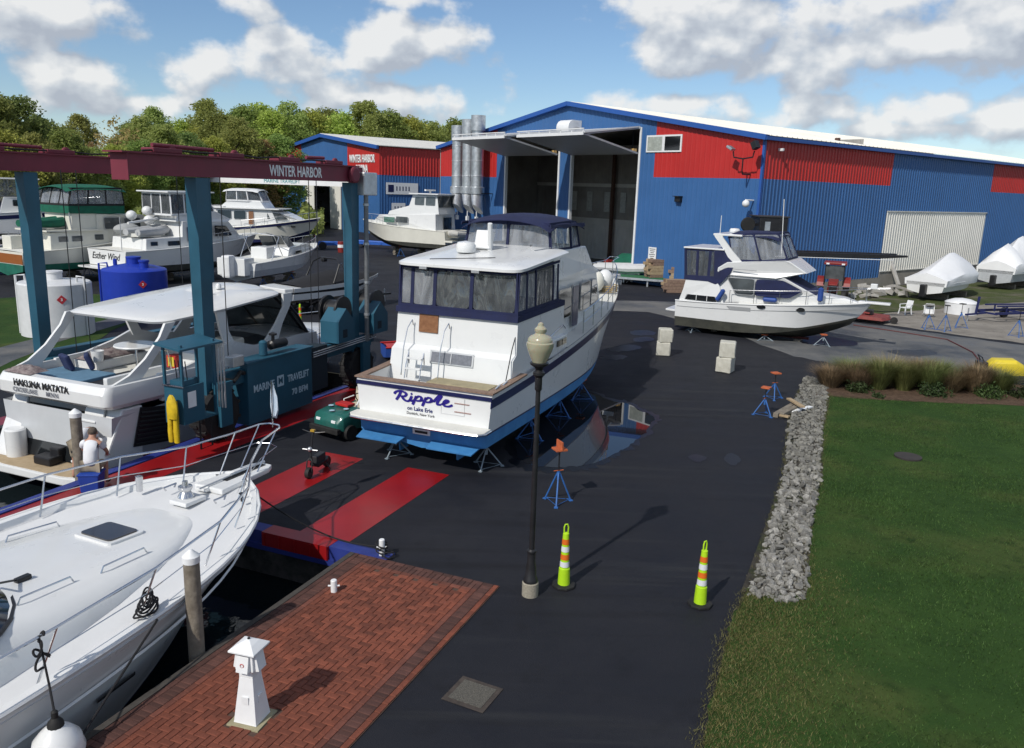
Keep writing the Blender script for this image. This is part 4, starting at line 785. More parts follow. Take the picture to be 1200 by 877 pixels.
# ---- second building
C2 = np.array([-19.3, 115.5, 0]); W2, L2, E2, R2 = 33.2, 40., 12.0, 14.0; RT2 = 17.2
zr2 = lambda t: E2 + (R2 - E2) * (t / RT2 if t < RT2 else (W2 - t) / (W2 - RT2))
b2 = thing('workshop_building', 'far blue and red metal workshop with lettering and white sliding doors', 'building', tuple(C2))
def g2(t0, t1, zb, zt, m, nm='gable_wall'): return world_part(nm, ribbed(MB(), C2, BG, n_g, t0, t1, zb, zt), m, b2)
c2 = lambda t: zr2(t) - .05
g2(0, 9.4, 0, 8.2, siding_blue); g2(0, 9.4, 8.2, c2, siding_red, 'red_wall_panel'); g2(9.4, 11.4, 0, c2, siding_blue); g2(11.4, 23.8, 7.3, c2, siding_blue); g2(23.8, 25.4, 0, c2, siding_blue); g2(25.4, W2, 0, 8.2, siding_blue); g2(25.4, W2, 8.2, c2, siding_red, 'red_wall_panel')
world_part('side_wall', ribbed(MB(), C2, BS, n_s, 0, L2, 0, 8.2), siding_blue, b2); world_part('red_wall_panel', ribbed(MB(), C2, BS, n_s, 0, L2, 8.2, E2, pitch=.5, depth=.06), siding_red, b2)
mb = MB(); obox(mb, C2, BS, n_s, 0, L2, -W2 - .1, -W2, 0, E2); obox(mb, C2, BG, n_g, 0, W2, -L2 - .1, -L2, 0, E2); world_part('far_wall', mb, dark_in, b2)
for ta, tb in ((RT2, -.4), (RT2, W2 + .4)):
    mb = MB(); q = [C2 + BS * -.5 + BG * ta, C2 + BS * (L2 + .4) + BG * ta, C2 + BS * (L2 + .4) + BG * tb, C2 + BS * -.5 + BG * tb]; z_ = [R2 + .12, R2 + .12, E2 + .07, E2 + .07]
    mb.add([(p[0], p[1], z + dz) for dz in (0, .1) for p, z in zip(q, z_)], [(3, 2, 1, 0), (4, 5, 6, 7), (0, 1, 5, 4), (1, 2, 6, 5), (2, 3, 7, 6), (3, 0, 4, 7)]); world_part('roof', mb, roof_white, b2)
    mb = MB(); p = C2 + n_g * .5; a_ = p + BG * ta; b_ = p + BG * tb; mb.beam((a_[0], a_[1], R2 - .1), (b_[0], b_[1], E2 - .12), .35, .5); world_part('rake_trim', mb, trim_blue, b2)
for (ta, tb) in ((11.4, 15.0), (20.6, 23.8)):
    mb = MB(); obox(mb, C2, BG, n_g, ta, tb, .1, .22, .05, 7.4); world_part('sliding_door', mb, siding_white, b2)
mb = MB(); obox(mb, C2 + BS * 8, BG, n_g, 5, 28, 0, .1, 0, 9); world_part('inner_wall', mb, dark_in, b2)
for i, (s_, zz, sz) in enumerate((('WINTER HARBOR', 10.35, 1.5), ('MARINA', 8.95, 1.5))):
    q = C2 + BG * 4.9 + n_g * .1 - C2; text('lettering', s_, sz, letter_white, b2, frame((q[0], q[1], zz), tuple(-BG), (0, 0, 1)), .03, bold=.03, sx=.62)
la = thing('wall_lamp', 'floodlight on the blue gable of the far workshop', 'lamp', tuple(C2 + BG * 17.5 + n_g * .1 + np.array([0, 0, 9.6])), math.atan2(n_g[1], n_g[0])); P('housing', MB().box((.4, 0, .1), (.9, 1.4, .5), ry=.4), galv, la, bevel=.06); P('arm', MB().tube([(0, 0, -.2), (.3, 0, 0)], .06, 5), galv, la)
for k, (s0, z0, zz, w_) in enumerate(((3.6, 5.6, 7.2, 5.2), (3.0, 3.2, 4.4, 2.2))):
    q = C2 + BS * s0 + n_s * .1; sg = tag(P('wall_sign', MB().box((0, 0, 0), (w_, .05, zz - z0)), frame_w), ('large white sign with dark logo on the workshop side wall' if k == 0 else 'small white sign below the large one on the workshop wall'), 'sign'); sg.location = (q[0], q[1], (z0 + zz) / 2); sg.rotation_euler = (0, 0, BAZ)
    for i in range(5 if k == 0 else 3): P('print', MB().box(((-.9 if k == 0 else -.6) + i * .5, -.03, 0), (.16, .02, .6 if k == 0 else .3)), navy_paint, sg)
    if k == 0: P('emblem', MB().box((-1.85, -.035, 0), (.9, .02, 1.0)), navy_paint, sg)
# ================================================================ boats: shared builders (x forward from the transom, y to port, z up from the ground)
class Hull: pass
def make_hull(root, L, B, zkeel, zchine, zwl, zs0, zs1, topm, botm, tr=.88, rake=1.6, tm=.38, p=2.3, sheer_p=2., bootm=None, boot=.07, deckm=None, deck_from=0., keel_rise=.45, chine_r=.9, flare=1.7, name='hull', deck_drop=.0, transom=True, cap=True):
    H = Hull(); N = 26; T = [1 - (1 - i / N) ** 1.35 for i in range(N + 1)]
    def hb(t): return B / 2 * ((tr + (1 - tr) * math.sin(math.pi / 2 * t / tm)) if t < tm else max(0., 1 - ((t - tm) / (1 - tm)) ** p) ** .85)
    def zs(t): return zs0 + (zs1 - zs0) * t ** sheer_p
    def sec(t):
        b = hb(t) + .015; s = zs(t); k = zkeel + (keel_rise * (s - zkeel)) * (max(0, t - .6) / .4) ** 2.2
        w = max(0, (t - .45) / .55) ** 1.5; cz = min(zchine + (s - zchine) * .55 * max(0, t - .3) ** 1.7 / .55, s - min(.4, .35 * (s - zkeel))); cz = max(cz, k + .02); cb = max(b * chine_r * (1 - .45 * w), .012)
        fl = 1 + (flare - 1) * max(0, t - .25) / .75
        rows = [(0, k), (cb * .55, k + (cz - k) * .52), (cb, cz)]
        zw = max(zwl, cz + .03)
        def yy(z): f = min(1, max(0, (z - cz) / (s - cz))); return cb + (b - cb) * (f ** fl)
        zz = [zw, zw + boot] + [zw + boot + (s - zw - boot) * q for q in (.3, .6, .85, 1.)]
        rows += [(yy(z), z) for z in zz]
        out = []
        for (y, z) in rows:
            h = (z - zkeel) / (s - zkeel); out.append((t * L - rake * w * max(0, 1 - h) ** 1.1, y, z))
        return out
    secs = [sec(t) for t in T]; H.hb, H.zs, H.L, H.B = hb, zs, L, B
    def shell(i0, i1, clip=None):
        mb = MB()
        for sg in (1, -1):
            mb.loft([[(x, sg * y, z) for (x, y, z) in sc[i0:i1 + 1]] for sc in secs], closed=False)
        if transom:
            ring = [(x, y, z) for (x, y, z) in secs[0][i0:i1 + 1]]; mb.quad(*(ring + [(x, -y, z) for (x, y, z) in reversed(ring)]))
        return mb
    H.bottom = P(name + '_bottom', shell(0, 3), botm, root, smooth=True); H.boot = P('boot_stripe', shell(3, 4), bootm or topm, root, smooth=True); H.top = P('topsides', shell(4, 8), topm, root, smooth=True)
    def side(x, z=None, inset=0.):       # half-breadth at sheer for a given x
        return max(.02, hb(min(1, max(0, x / L))) - inset)
    H.side = side; H.sheer = lambda x: zs(min(1, max(0, x / L)))
    def surf(x, z):                     # hull side half-breadth at (x, z)
        t = min(1, max(0, x / L)); sc = sec(t); ys = [q[1] for q in sc[2:]]; zz = [q[2] for q in sc[2:]]; return float(np.interp(z, zz, ys))
    H.surf = surf
    if cap:
        mb = MB(); xs = [x for x in np.linspace(deck_from, L, 24)]
        rings = []
        for x in xs:
            y, z = side(x, inset=.0), H.sheer(x) - deck_drop; rings.append([(x, y, z), (x, y * .5, z + .035 * B / 4), (x, 0, z + .05 * B / 4), (x, -y * .5, z + .035 * B / 4), (x, -y, z)])
        mb.loft(rings, closed=False); P('deck', mb, deckm or topm, root, smooth=True)
    return H
def band(root, H, x0, x1, dz0, dz1, m, name='stripe', off=.012, n=30, absz=False, sides=(1, -1)):
    """painted band on the topsides between two offsets from the sheer"""
    for sg in sides:
        mb = MB(); rings = []
        for x in np.linspace(x0, x1, n):
            s = H.sheer(x); za, zb = (dz0, dz1) if absz else (s + dz0, s + dz1); ya, yb = H.surf(x, za) + off, H.surf(x, zb) + off
            rings.append([(x, sg * ya, za), (x, sg * yb, zb), (x, sg * (yb - .03), zb), (x, sg * (ya - .03), za)])
        mb.loft(rings); P(name, mb, m, root, smooth=True)
def plate(pts, th=.02):
    """thin solid polygon in 3D"""
    v = [Vector(p) for p in pts]; n = Vector((0, 0, 0))
    for i in range(len(v)): n += v[i].cross(v[(i + 1) % len(v)])
    n.normalize(); return MB().loft([[q - n * th / 2 for q in v], [q + n * th / 2 for q in v]])
def inset_poly(pts, d):
    v = [Vector(p) for p in pts]; c = sum(v, Vector()) / len(v); out = []
    for q in v: e = (c - q); out.append(q + e * min(.45, d * 1.5 / max(e.length, .01)))
    return out
def rounded(pts, r=.25, n=3):
    """round the corners of a polygon (fraction r of the shorter edge)"""
    v = [Vector(p) for p in pts]; out = []; K = len(v)
    for i in range(K):
        a, b, c = v[i - 1], v[i], v[(i + 1) % K]; l = min((a - b).length, (c - b).length) * r; p, q = b + (a - b).normalized() * l, b + (c - b).normalized() * l
        for k in range(n + 1): t = k / n; out.append((1 - t) ** 2 * p + 2 * t * (1 - t) * b + t * t * q)
    return out
def cabin(prof, hw, bulge=0.):
    """solid from a side profile [(x,z)...] with half width hw(x,z)"""
    mb = MB(); n = len(prof); o = 0
    L_ = [(x, hw(x, z), z) for x, z in prof]; R_ = [(x, -hw(x, z), z) for x, z in prof]
    mb.v = L_ + R_; mb.f = [tuple(range(n)), tuple(range(2 * n - 1, n - 1, -1))] + [(i, (i + 1) % n, n + (i + 1) % n, n + i) for i in range(n)]; return mb
def sidewin(root, poly, hw, m, sides=(1, -1), name='window', off=.012, rnd=.15, framem=None, fw=.05):
    for sg in sides:
        pts = [(x, sg * (hw(x, z) + off), z) for x, z in poly]
        w = P(name, plate(rounded(pts, rnd), .02), m, root)
        if framem is not None:
            c = sum((Vector(p) for p in pts), Vector()) / len(pts); big = [c + (Vector(p) - c) * (1 + fw / (Vector(p) - c).length) for p in pts]
            big = [Vector((p.x, sg * (hw(p.x, p.z) + off * .3), p.z)) for p in big]; P('window_frame', plate(rounded(big, rnd), .012), framem, w)
def enclosure(root, corners_b, corners_t, fm, vm, strip=.07, closed=True, splits=None, name='enclosure_panel', fname='enclosure_frame', skip=()):
    """canvas enclosure: clear panels between navy posts; bottom and top outlines are lists of points"""
    n = len(corners_b); rng_ = range(n if closed else n - 1); fr = MB()
    for i in rng_:
        if i in skip: continue
        j = (i + 1) % n; k = (splits or {}).get(i, 1)
        for q in range(k):
            a, b = q / k, (q + 1) / k
            P0, P1 = Vector(corners_b[i]).lerp(Vector(corners_b[j]), a), Vector(corners_b[i]).lerp(Vector(corners_b[j]), b); Q0, Q1 = Vector(corners_t[i]).lerp(Vector(corners_t[j]), a), Vector(corners_t[i]).lerp(Vector(corners_t[j]), b)
            P(name, plate(rounded(inset_poly([P0, P1, Q1, Q0], strip * .45), .12), .006), vm, root)
            out = ((P0 + P1) / 2 - sum((Vector(c) for c in corners_b), Vector()) / n); out.z = 0; out.normalize()
            fr.beam(P0, Q0, strip, .025, out); fr.beam(P1, Q1, strip, .025, out); fr.beam(P0, P1, .025, strip * 1.3, (0, 0, 1)); fr.beam(Q0, Q1, .025, strip * 1.1, (0, 0, 1))
    return P(fname, fr, fm, root)
def rail(root, pts, h=.6, r=.013, mid=False, m=None, every=1, name='rail', lean=0.):
    """pulpit rail: top tube through points raised by h, with stanchions"""
    m = m or chrome; top = [(p[0], p[1], p[2] + h) for p in pts]; P(name, MB().tube(top, r, 6), m, root, smooth=True)
    if mid: P('rail_wire', MB().tube([(p[0], p[1], p[2] + h * .5) for p in pts], r * .6, 5), m, root, smooth=True)
    for i, p in enumerate(pts):
        if i % every == 0: P('stanchion', MB().tube([p, top[i]], r * .9, 6), m, root, smooth=True)
def domed_top(x0, x1, hw, z, crown, m_=None, n=9, th=.03, ends=.1):
    mb = MB(); rings = []
    for x in np.linspace(x0, x1, 8):
        f = (x - x0) / (x1 - x0); e = crown * .35 * (1 - (2 * f - 1) ** 2) - (ends * (abs(2 * f - 1) ** 6))
        up = [(x, -hw + 2 * hw * k / n, z + e + crown * (1 - (2 * k / n - 1) ** 2) - .10 * abs(2 * k / n - 1) ** 8) for k in range(n + 1)]; dn = [(a, b, c - th) for a, b, c in reversed(up)]; rings.append(up + dn)
    return mb.loft(rings)
# ---------------------------------------------------------------- jack stands
def jack_stand(name, label, x, y, h, m=None, pad=True, rz=None, spread=.42, group='boat stands', padm=None, tall=None):
    t = thing(name, label, 'boat stand', (x, y, 0), rz if rz is not None else random.uniform(0, 6), group); hb = h * .72 if tall is None else tall
    m = m or blue_steel; ft = []
    for k in range(3):
        a = k * 2.094; f = (spread * math.cos(a), spread * math.sin(a), .015); ft.append(f); P('leg', MB().tube([f, (.03 * math.cos(a), .03 * math.sin(a), hb)], .019, 6), m, t, smooth=True)
        P('foot', MB().box((f[0], f[1], .012), (.09, .09, .02), a), m, t)
    P('brace', MB().tube([tuple(np.array(f) * .9 + np.array([0, 0, .03])) for f in ft], .011, 5, closed=True), m, t)
    P('collar', MB().lathe([(.035, hb - .16), (.035, hb + .04)], 8), m, t); P('screw', MB().tube([(0, 0, hb), (0, 0, h - .03)], .017, 6), black_metal, t)
    P('handle', MB().tube([(-.12, 0, hb + .06), (.12, 0, hb + .06)], .012, 5), padm or orange_wood, t)
    if pad: P('pad', MB().box((0, 0, h - .015), (.28, .28, .045)), padm or orange_wood, t, bevel=.008)
    return t
def keel_blocks(label, x, y, rz, h):
    t = thing('keel_block', label, 'timber block', (x, y, 0), rz, 'timber keel blocks'); n = max(1, int(h / .15)); hh = h / n
    for k in range(n): P('timber', MB().box((0, 0, hh * (k + .5)), (.3, .9, hh - .004) if k % 2 == 0 else (.9, .3, hh - .004)), old_wood, t, bevel=.01)
# ================================================================ motor yacht in the centre
def loc_uv(u, v, u0, v0): return (v - v0, -(u - u0))
rp = thing('motor_yacht', 'large white motor yacht on stands with navy canvas and blue bottom, stern towards viewer', 'boat', UV(-1.38, 5.2), AZ)
H = make_hull(rp, 16.9, 4.0, .42, .68, 1.02, 2.07, 3.42, white_gel, blue_bottom, tr=.965, rake=2.6, tm=.3, p=2.6, sheer_p=1.35, bootm=navy_paint, boot=.05, deckm=nonskid, deck_from=5.4, chine_r=.93, flare=1.5)
band(rp, H, .0, 16.4, -.36, -.12, navy_paint, 'sheer_stripe')
P('stern_stripe', MB().bbox((-.03, -1.94, 1.90), (.005, 1.94, 2.0)), navy_paint, rp)
for sg in (1, -1):
    mb = MB(); mb.loft([[(x, sg * (H.side(x) + .05), H.sheer(x) + .0), (x, sg * (H.side(x) - .17), H.sheer(x) + .0), (x, sg * (H.side(x) - .17), H.sheer(x) + .04), (x, sg * (H.side(x) + .05), H.sheer(x) + .04)] for x in np.linspace(-.05, 2.1, 8)]); P('cap_rail', mb, brown_teak, rp)
P('cap_rail', MB().bbox((-.06, -1.80, 2.075), (.17, 1.80, 2.115)), brown_teak, rp)
mb = MB()
for sg in (1, -1): mb.loft([[(x, sg * (H.side(x) - .15), H.sheer(x)), (x, sg * (H.side(x) - .18), 1.42)] for x in np.linspace(.1, 1.9, 6)], closed=False)
mb.quad((.12, -1.75, 1.42), (.12, 1.75, 1.42), (.12, 1.75, 2.08), (.12, -1.75, 2.08)); P('cockpit_lining', mb, white_gel, rp)
P('cockpit_floor', MB().bbox((.1, -1.78, 1.38), (2.0, 1.78, 1.43)), nonskid, rp)
P('cockpit_box', MB().bbox((.75, -1.5, 1.43), (1.35, .3, 1.98)), mat('tan_board', (.3, .26, .16), .7, var=.15), rp, bevel=.02)
# swim platform
mb = MB(); pl = [(0, 1.93), (-.35, 1.93), (-.52, 1.8), (-.56, 1.4), (-.56, -1.4), (-.52, -1.8), (-.35, -1.93), (0, -1.93)]; mb.prism(pl, 1.12, 1.2); P('swim_platform', mb, nonskid, rp, bevel=.015); mb = MB().tube([(x - .01, y, 1.15) for x, y in pl], .03, 6); P('platform_trim', mb, chrome, rp, smooth=True)
for y0, y1 in ((-1.65, -.3), (.45, 1.75)): P('trim_tab', plate([(-.02, y0, .66), (-.02, y1, .66), (-.42, y1 - .05, .58), (-.42, y0 + .05, .58)], .03), blue_bottom, rp)
P('exhaust_plate', MB().bbox((-.035, -.25, .78), (-.0, .25, .92)), white_paint, rp); P('exhaust_slot', MB().bbox((-.045, -.18, .82), (-.03, .18, .88)), black_metal, rp)
for y in (-.85, .85):
    P('rudder', plate([(.35, y, .12), (.75, y, .12), (.75, y, .6), (.3, y, .6)], .05), blue_bottom, rp); P('shaft', MB().tube([(1.1, y, .36), (2.9, y, .52)], .03, 6), chrome, rp)
    pr_ = P('propeller', MB().lathe([(.03, -.12), (.07, -.06), (.07, .1), (.03, .14)], 10, (1.05, y, .36), axis='x'), mat('bronze', (.3, .22, .1), .4, metal=.6), rp, smooth=True)
    for k in range(4):
        a = k * math.pi / 2 + .4; c_, s_ = math.cos(a), math.sin(a); P('blade', plate([(1.0, y + c_ * .05, .36 + s_ * .05), (1.07, y + c_ * .18 - s_ * .1, .36 + s_ * .18 + c_ * .1), (1.1, y + c_ * .27, .36 + s_ * .27), (1.03, y + c_ * .18 + s_ * .1, .36 + s_ * .18 - c_ * .1)], .012), MATS['bronze'], pr_)
# transom lettering (text faces aft: its x axis runs to starboard)
tf = lambda y, z: frame((-.006, y, z), (0, -1, 0), (0, 0, 1))
indigo = mat('indigo_lettering', (.02, .012, .2), .4)
def script_ripple():
    """flowing brush lettering: thick strokes along hand-laid paths"""
    strokes = [[(-.96, .02), (-.9, .1), (-.78, .14), (-.66, .12)], [(-.76, .13), (-.82, -.02), (-.9, -.16)], [(-.66, .12), (-.6, .06), (-.66, -.01), (-.78, -.02)], [(-.74, -.02), (-.66, -.12), (-.56, -.15), (-.48, -.09)],
               [(-.44, .03), (-.48, -.08), (-.44, -.13), (-.36, -.08)], [(-.31, .05), (-.38, -.14), (-.42, -.24)], [(-.33, -.02), (-.24, .05), (-.16, .01), (-.2, -.08), (-.32, -.1)], [(-.2, -.08), (-.1, -.06)],
               [(-.03, .05), (-.1, -.14), (-.14, -.24)], [(-.05, -.02), (.04, .05), (.12, .01), (.08, -.08), (-.04, -.1)], [(.08, -.08), (.2, -.02)], [(.18, -.06), (.34, .16), (.4, .14), (.3, -.04), (.3, -.12), (.4, -.11)], [(.4, -.1), (.54, -.03), (.6, .03), (.54, .05), (.47, -.04), (.5, -.13), (.62, -.13), (.72, -.07)]]
    for s in strokes:
        pts = []
        for i in range(len(s) - 1):
            p0, p1, p2, p3 = [Vector(s[max(0, min(len(s) - 1, k))]) for k in (i - 1, i, i + 1, i + 2)]
            for k in range(5): t = k / 5; pts.append(.5 * ((2 * p1) + (-p0 + p2) * t + (2 * p0 - 5 * p1 + 4 * p2 - p3) * t * t + (-p0 + 3 * p1 - 3 * p2 + p3) * t ** 3))
        pts.append(Vector(s[-1])); mb = MB(); o = 0; n = len(pts)
        for i, p in enumerate(pts):
            d = (pts[min(i + 1, n - 1)] - pts[max(i - 1, 0)]).normalized(); q = Vector((-d.y, d.x)); w = (.028 + .014 * abs(d.y)) * (1 if 0 < i < n - 1 else .7)
            for sg in (1, -1):
                e = p + q * w * sg; mb.v.append((-.012, -(e.x * 1.0 + .15), 1.735 + e.y * .84))
        mb.f = [(2 * i, 2 * i + 1, 2 * i + 3, 2 * i + 2) for i in range(n - 1)]
        o = P('letter_stroke', mb, indigo, rp)
script_ripple()
P('letter_dot', MB().lathe([(.03, -.016), (.03, -.012)], 10, (0, .30, 1.815), axis='x'), indigo, rp)
text('lettering', 'on Lake Erie', .145, mat('dark_blue_lettering', (.02, .03, .13), .4), rp, tf(.06, 1.43), .003, bold=.003); text('lettering', 'Dunkirk, New York', .1, MATS['black_print'], rp, tf(.04, 1.30), .003)
for z in (1.72, 1.50): P('hinge', MB().bbox((-.014, -1.33 - (.05 if z < 1.6 else 0), z), (-.002, -.92, z + .025)), mat('pinkish_hinge', (.45, .3, .27), .4, metal=.4), rp)
P('door_seam', MB().tube([(-.004, -1.2, 1.86), (-.004, -1.2, 1.42), (-.004, -.55, 1.42), (-.004, -.55, 1.6)], .006, 4), alu, rp)
# aft bulkhead, cabin sides
hwr = lambda x, z: min(1.83 - .02 * (z - 2), H.side(x) - .06 + (.0 if z < 2.6 else -.02)) if x < 6 else min(1.78 - .03 * (z - 2.5), max(.3, H.side(x) - .42))
P('aft_cabin', cabin([(1.35, 1.44), (1.55, 2.6), (1.78, 2.72), (1.86, 3.68), (5.5, 3.72), (5.5, 2.2), (2.0, 1.9)], hwr), white_gel, rp)
P('canvas_skirt', cabin([(1.77, 3.58), (1.78, 3.74), (5.5, 3.78), (5.5, 3.62)], lambda x, z: hwr(x, z) + .025), navy_canvas, rp)
slope = lambda z: 1.55 + (z - 2.6) * .24 if z > 2.72 else 1.35 + (z - 1.44) * .172
P('teak_panel', plate([(1.79, .52, 3.08), (1.79, 1.1, 3.08), (1.83, 1.1, 3.58), (1.83, .52, 3.58)], .03), teak, rp)
w_ = P('window', plate([(1.47, -.65, 2.36), (1.47, .55, 2.36), (1.54, .55, 2.62), (1.54, -.65, 2.62)], .03), mat('curtained_glass', (.13, .14, .16), .15, col2=(.2, .21, .24), scale=14), rp); P('window_frame', plate([(1.475, -.7, 2.32), (1.475, .6, 2.32), (1.55, .6, 2.66), (1.55, -.7, 2.66)], .016), alu, w_); P('mullion', MB().beam((1.45, -.05, 2.36), (1.52, -.05, 2.62), .02, .03), alu, w_)
# ladder with tubular side rails
for y in (.62, 1.08): P('ladder_rail', MB().tube([(.85, y, 1.44), (1.05, y, 2.3), (1.2, y, 2.62), (1.22, y, 2.3)], .018, 6), chrome, rp, smooth=True)
for k in range(4): P('ladder_step', MB().box((.9 + .075 * k, .85, 1.66 + .27 * k), (.16, .46, .035)), white_gel, rp, bevel=.01)
for y in (.2, 1.32): P('grab_rail', MB().tube([(1.2, y, 1.95), (1.34, y, 2.7), (1.55, y, 3.2), (1.72, y - .05, 3.4), (1.78, y - .05, 3.25)], .016, 6), chrome, rp, smooth=True)
# canvas enclosure of the aft deck and hardtop
b_ = [(1.86, 1.74, 3.72), (1.86, -1.74, 3.72), (5.4, -1.76, 3.76), (5.4, 1.76, 3.76)]; t_ = [(1.95, 1.72, 4.84), (1.95, -1.72, 4.84), (5.4, -1.74, 4.98), (5.4, 1.74, 4.98)]
bb = [b_[0]]; tt = [t_[0]]
for f in (.1, .42, .74): pass
fr = MB()
yb = [1.74, 1.36, .72, -.36, -1.44 - .3]
yb = [1.74, 1.37, .68, -.42, -1.74]
for i in range(4):
    mt = clear_vinyl if i < 2 else smoke_vinyl
    P('enclosure_panel', plate(rounded(inset_poly([(1.87, yb[i], 3.76), (1.87, yb[i + 1], 3.76), (1.94, yb[i + 1], 4.8), (1.94, yb[i], 4.8)], .05), .14), .006), mt, rp)
for y in yb: fr.beam((1.86, y, 3.7), (1.94, y, 4.86), .1, .03, (1, 0, 0))
fr.beam((1.86, 1.74, 3.76), (1.86, -1.74, 3.76), .03, .12); fr.beam((1.94, 1.74, 4.83), (1.94, -1.74, 4.83), .03, .08)
xb = [1.9, 2.55, 3.2, 4.6, 5.0]
for sg in (1, -1):
    for i in range(4): P('enclosure_panel', plate(rounded(inset_poly([(xb[i], sg * 1.75, 3.78), (xb[i + 1], sg * 1.75, 3.78), (xb[i + 1], sg * 1.73, 4.84), (xb[i], sg * 1.73, 4.84)], .05), .14), .006), smoke_vinyl if i == 2 else clear_vinyl, rp)
    for x in xb: fr.beam((x, sg * 1.75, 3.72), (x, sg * 1.73, 4.88), .09, .03, (0, 1, 0))
    fr.beam((1.86, sg * 1.75, 3.78), (5.1, sg * 1.75, 3.8), .03, .13); fr.beam((1.9, sg * 1.73, 4.84), (5.1, sg * 1.73, 4.95), .03, .07)
P('enclosure_frame', fr, navy_canvas, rp)
mb = MB(); ol = rounded([(1.72, 1.86, 0), (1.72, -1.86, 0), (5.5, -1.9, 0), (5.9, -1.3, 0), (5.9, 1.3, 0), (5.5, 1.9, 0)], .12); rise = lambda x: (x - 1.7) * .07
mb.loft([[(q.x, q.y, 4.87 + rise(q.x)) for q in ol], [(q.x, q.y, 4.94 + rise(q.x)) for q in ol], [(q.x + (3.6 - q.x) * .06, q.y * .94, 5.0 + rise(q.x)) for q in ol], [(q.x + (3.6 - q.x) * .4, q.y * .5, 5.05 + rise(q.x)) for q in ol]]); P('hardtop', mb, white_gel, rp, smooth=True)
for y in (-.6, .95): P('deck_light', MB().box((1.74, y, 4.84), (.08, .22, .07)), alu, rp)
P('radar_dome', MB().lathe([(.02, 5.14), (.26, 5.16), (.29, 5.22), (.29, 5.36), (.24, 5.44), (.02, 5.48)], 18, (3.45, .52, .02)), white_gel, rp, smooth=True)
mb = MB().box((4.1, .25, 5.5), (.22, .5, .55), ry=.35); P('mast_box', mb, white_gel, rp, bevel=.03); P('mast_post', MB().tube([(4.05, .05, 5.15), (3.8, -.05, 6.0)], .07, 8), white_gel, rp, smooth=True)
P('whip_antenna', MB().tube([(2.0, .9, 5.06), (3.0, -.6, 5.12)], .012, 5), black_metal, rp); P('cable', MB().tube([(3.6, .4, 5.17), (3.9, -.1, 5.19), (4.1, -.7, 5.22), (4.9, -.9, 5.3), (5.5, -.6, 5.4)], .012, 5), black_metal, rp); P('folded_antenna', MB().tube([(4.4, -1.2, 5.27), (5.4, -1.45, 5.33)], .014, 5), alu, rp)
# flybridge: coaming, enclosure, bimini
P('flybridge', cabin([(5.3, 4.3), (5.2, 5.2), (8.6, 5.2), (9.6, 4.5), (10.6, 4.25), (10.6, 4.15)], lambda x, z: 1.6 - .12 * (z - 4.2) - max(0, x - 8) * .12), white_gel, rp, bevel=.04)
b_ = [(5.2, 1.4, 5.22), (5.2, -1.4, 5.22), (7.0, -1.42, 5.2), (8.2, -1.3, 5.2), (8.5, 0, 5.2), (8.2, 1.3, 5.2), (7.0, 1.42, 5.2)]; t_ = [(5.3, 1.3, 5.98), (5.3, -1.3, 5.98), (7.0, -1.34, 6.02), (7.9, -1.25, 5.98), (8.1, 0, 6.04), (7.9, 1.25, 5.98), (7.0, 1.34, 6.02)]
enclosure(rp, b_, t_, navy_canvas, clear_vinyl, strip=.09, splits={0: 2})
P('bimini', domed_top(5.0, 8.25, 1.44, 5.98, .2), navy_canvas, rp, smooth=True)
for sg in (1, -1): P('bimini_valance', MB().loft([[(x, sg * 1.44, 5.98), (x, sg * 1.47, 5.82 + .09 * abs(math.sin(x * 2))), (x, sg * 1.45, 5.82 + .09 * abs(math.sin(x * 2))), (x, sg * 1.42, 5.96)] for x in np.linspace(5.0, 8.2, 12)]), navy_canvas, rp)
# pilothouse, trunk and foredeck
hwp = lambda x, z: min(1.66 - .1 * (z - 2.6), H.side(x) - .45)
P('pilothouse', cabin([(5.4, 2.2), (5.4, 4.3), (10.1, 4.2), (11.2, 2.95), (11.2, 2.3)], hwp), white_gel, rp)
sidewin(rp, [(5.7, 3.1), (6.9, 3.1), (6.9, 4.0), (5.7, 4.0)], hwp, dark_glass, framem=alu); sidewin(rp, [(7.1, 2.7), (7.7, 2.7), (7.7, 4.0), (7.1, 4.0)], hwp, navy_paint, framem=alu, name='window'); sidewin(rp, [(7.95, 3.1), (9.2, 3.1), (9.2, 4.0), (7.95, 4.0)], hwp, dark_glass, framem=alu); sidewin(rp, [(9.4, 3.1), (10.7, 3.1), (10.1, 3.95), (9.4, 4.0)], hwp, dark_glass, framem=alu)
for y0, y1 in ((-1.2, -.42), (-.38, .38), (.42, 1.2)): P('windscreen', plate([(11.1, y0, 3.1), (11.1, y1, 3.1), (10.25, y1 * .95, 4.08), (10.25, y0 * .95, 4.08)], .03), dark_glass, rp)
P('cabin_trunk', cabin([(3.2, 2.25), (3.5, 2.72), (5.5, 2.76), (5.5, 2.2)], lambda x, z: H.side(x) - .05), white_gel, rp, bevel=.03)
for x in (4.55, 5.0): P('portlight', plate([(x, -(H.side(x) - .035), 2.5), (x + .36, -(H.side(x + .36) - .035), 2.5), (x + .36, -(H.side(x + .36) - .035), 2.68), (x, -(H.side(x) - .035), 2.68)], .02), dark_glass, rp)
P('foredeck_trunk', cabin([(11, 2.6), (11.3, 3.15), (13.6, 3.3), (14.3, 3.0)], lambda x, z: max(.35, H.side(x) - .75)), white_gel, rp, bevel=.05)
rl = [(x, -(H.side(x) - .08), H.sheer(x)) for x in (7.2, 8.4, 9.6, 10.8, 12, 13.2, 14.4, 15.5, 16.5)]; rail(rp, rl, .72, .016, True); rail(rp, [(a, -b, c) for a, b, c in rl], .72, .016, True)
P('bow_rail', MB().tube([(16.5, -(H.side(16.5) - .08), H.sheer(16.5) + .72), (17.3, -.2, 4.2), (17.3, .2, 4.2), (16.5, H.side(16.5) - .08, H.sheer(16.5) + .72)], .016, 6), chrome, rp, smooth=True)
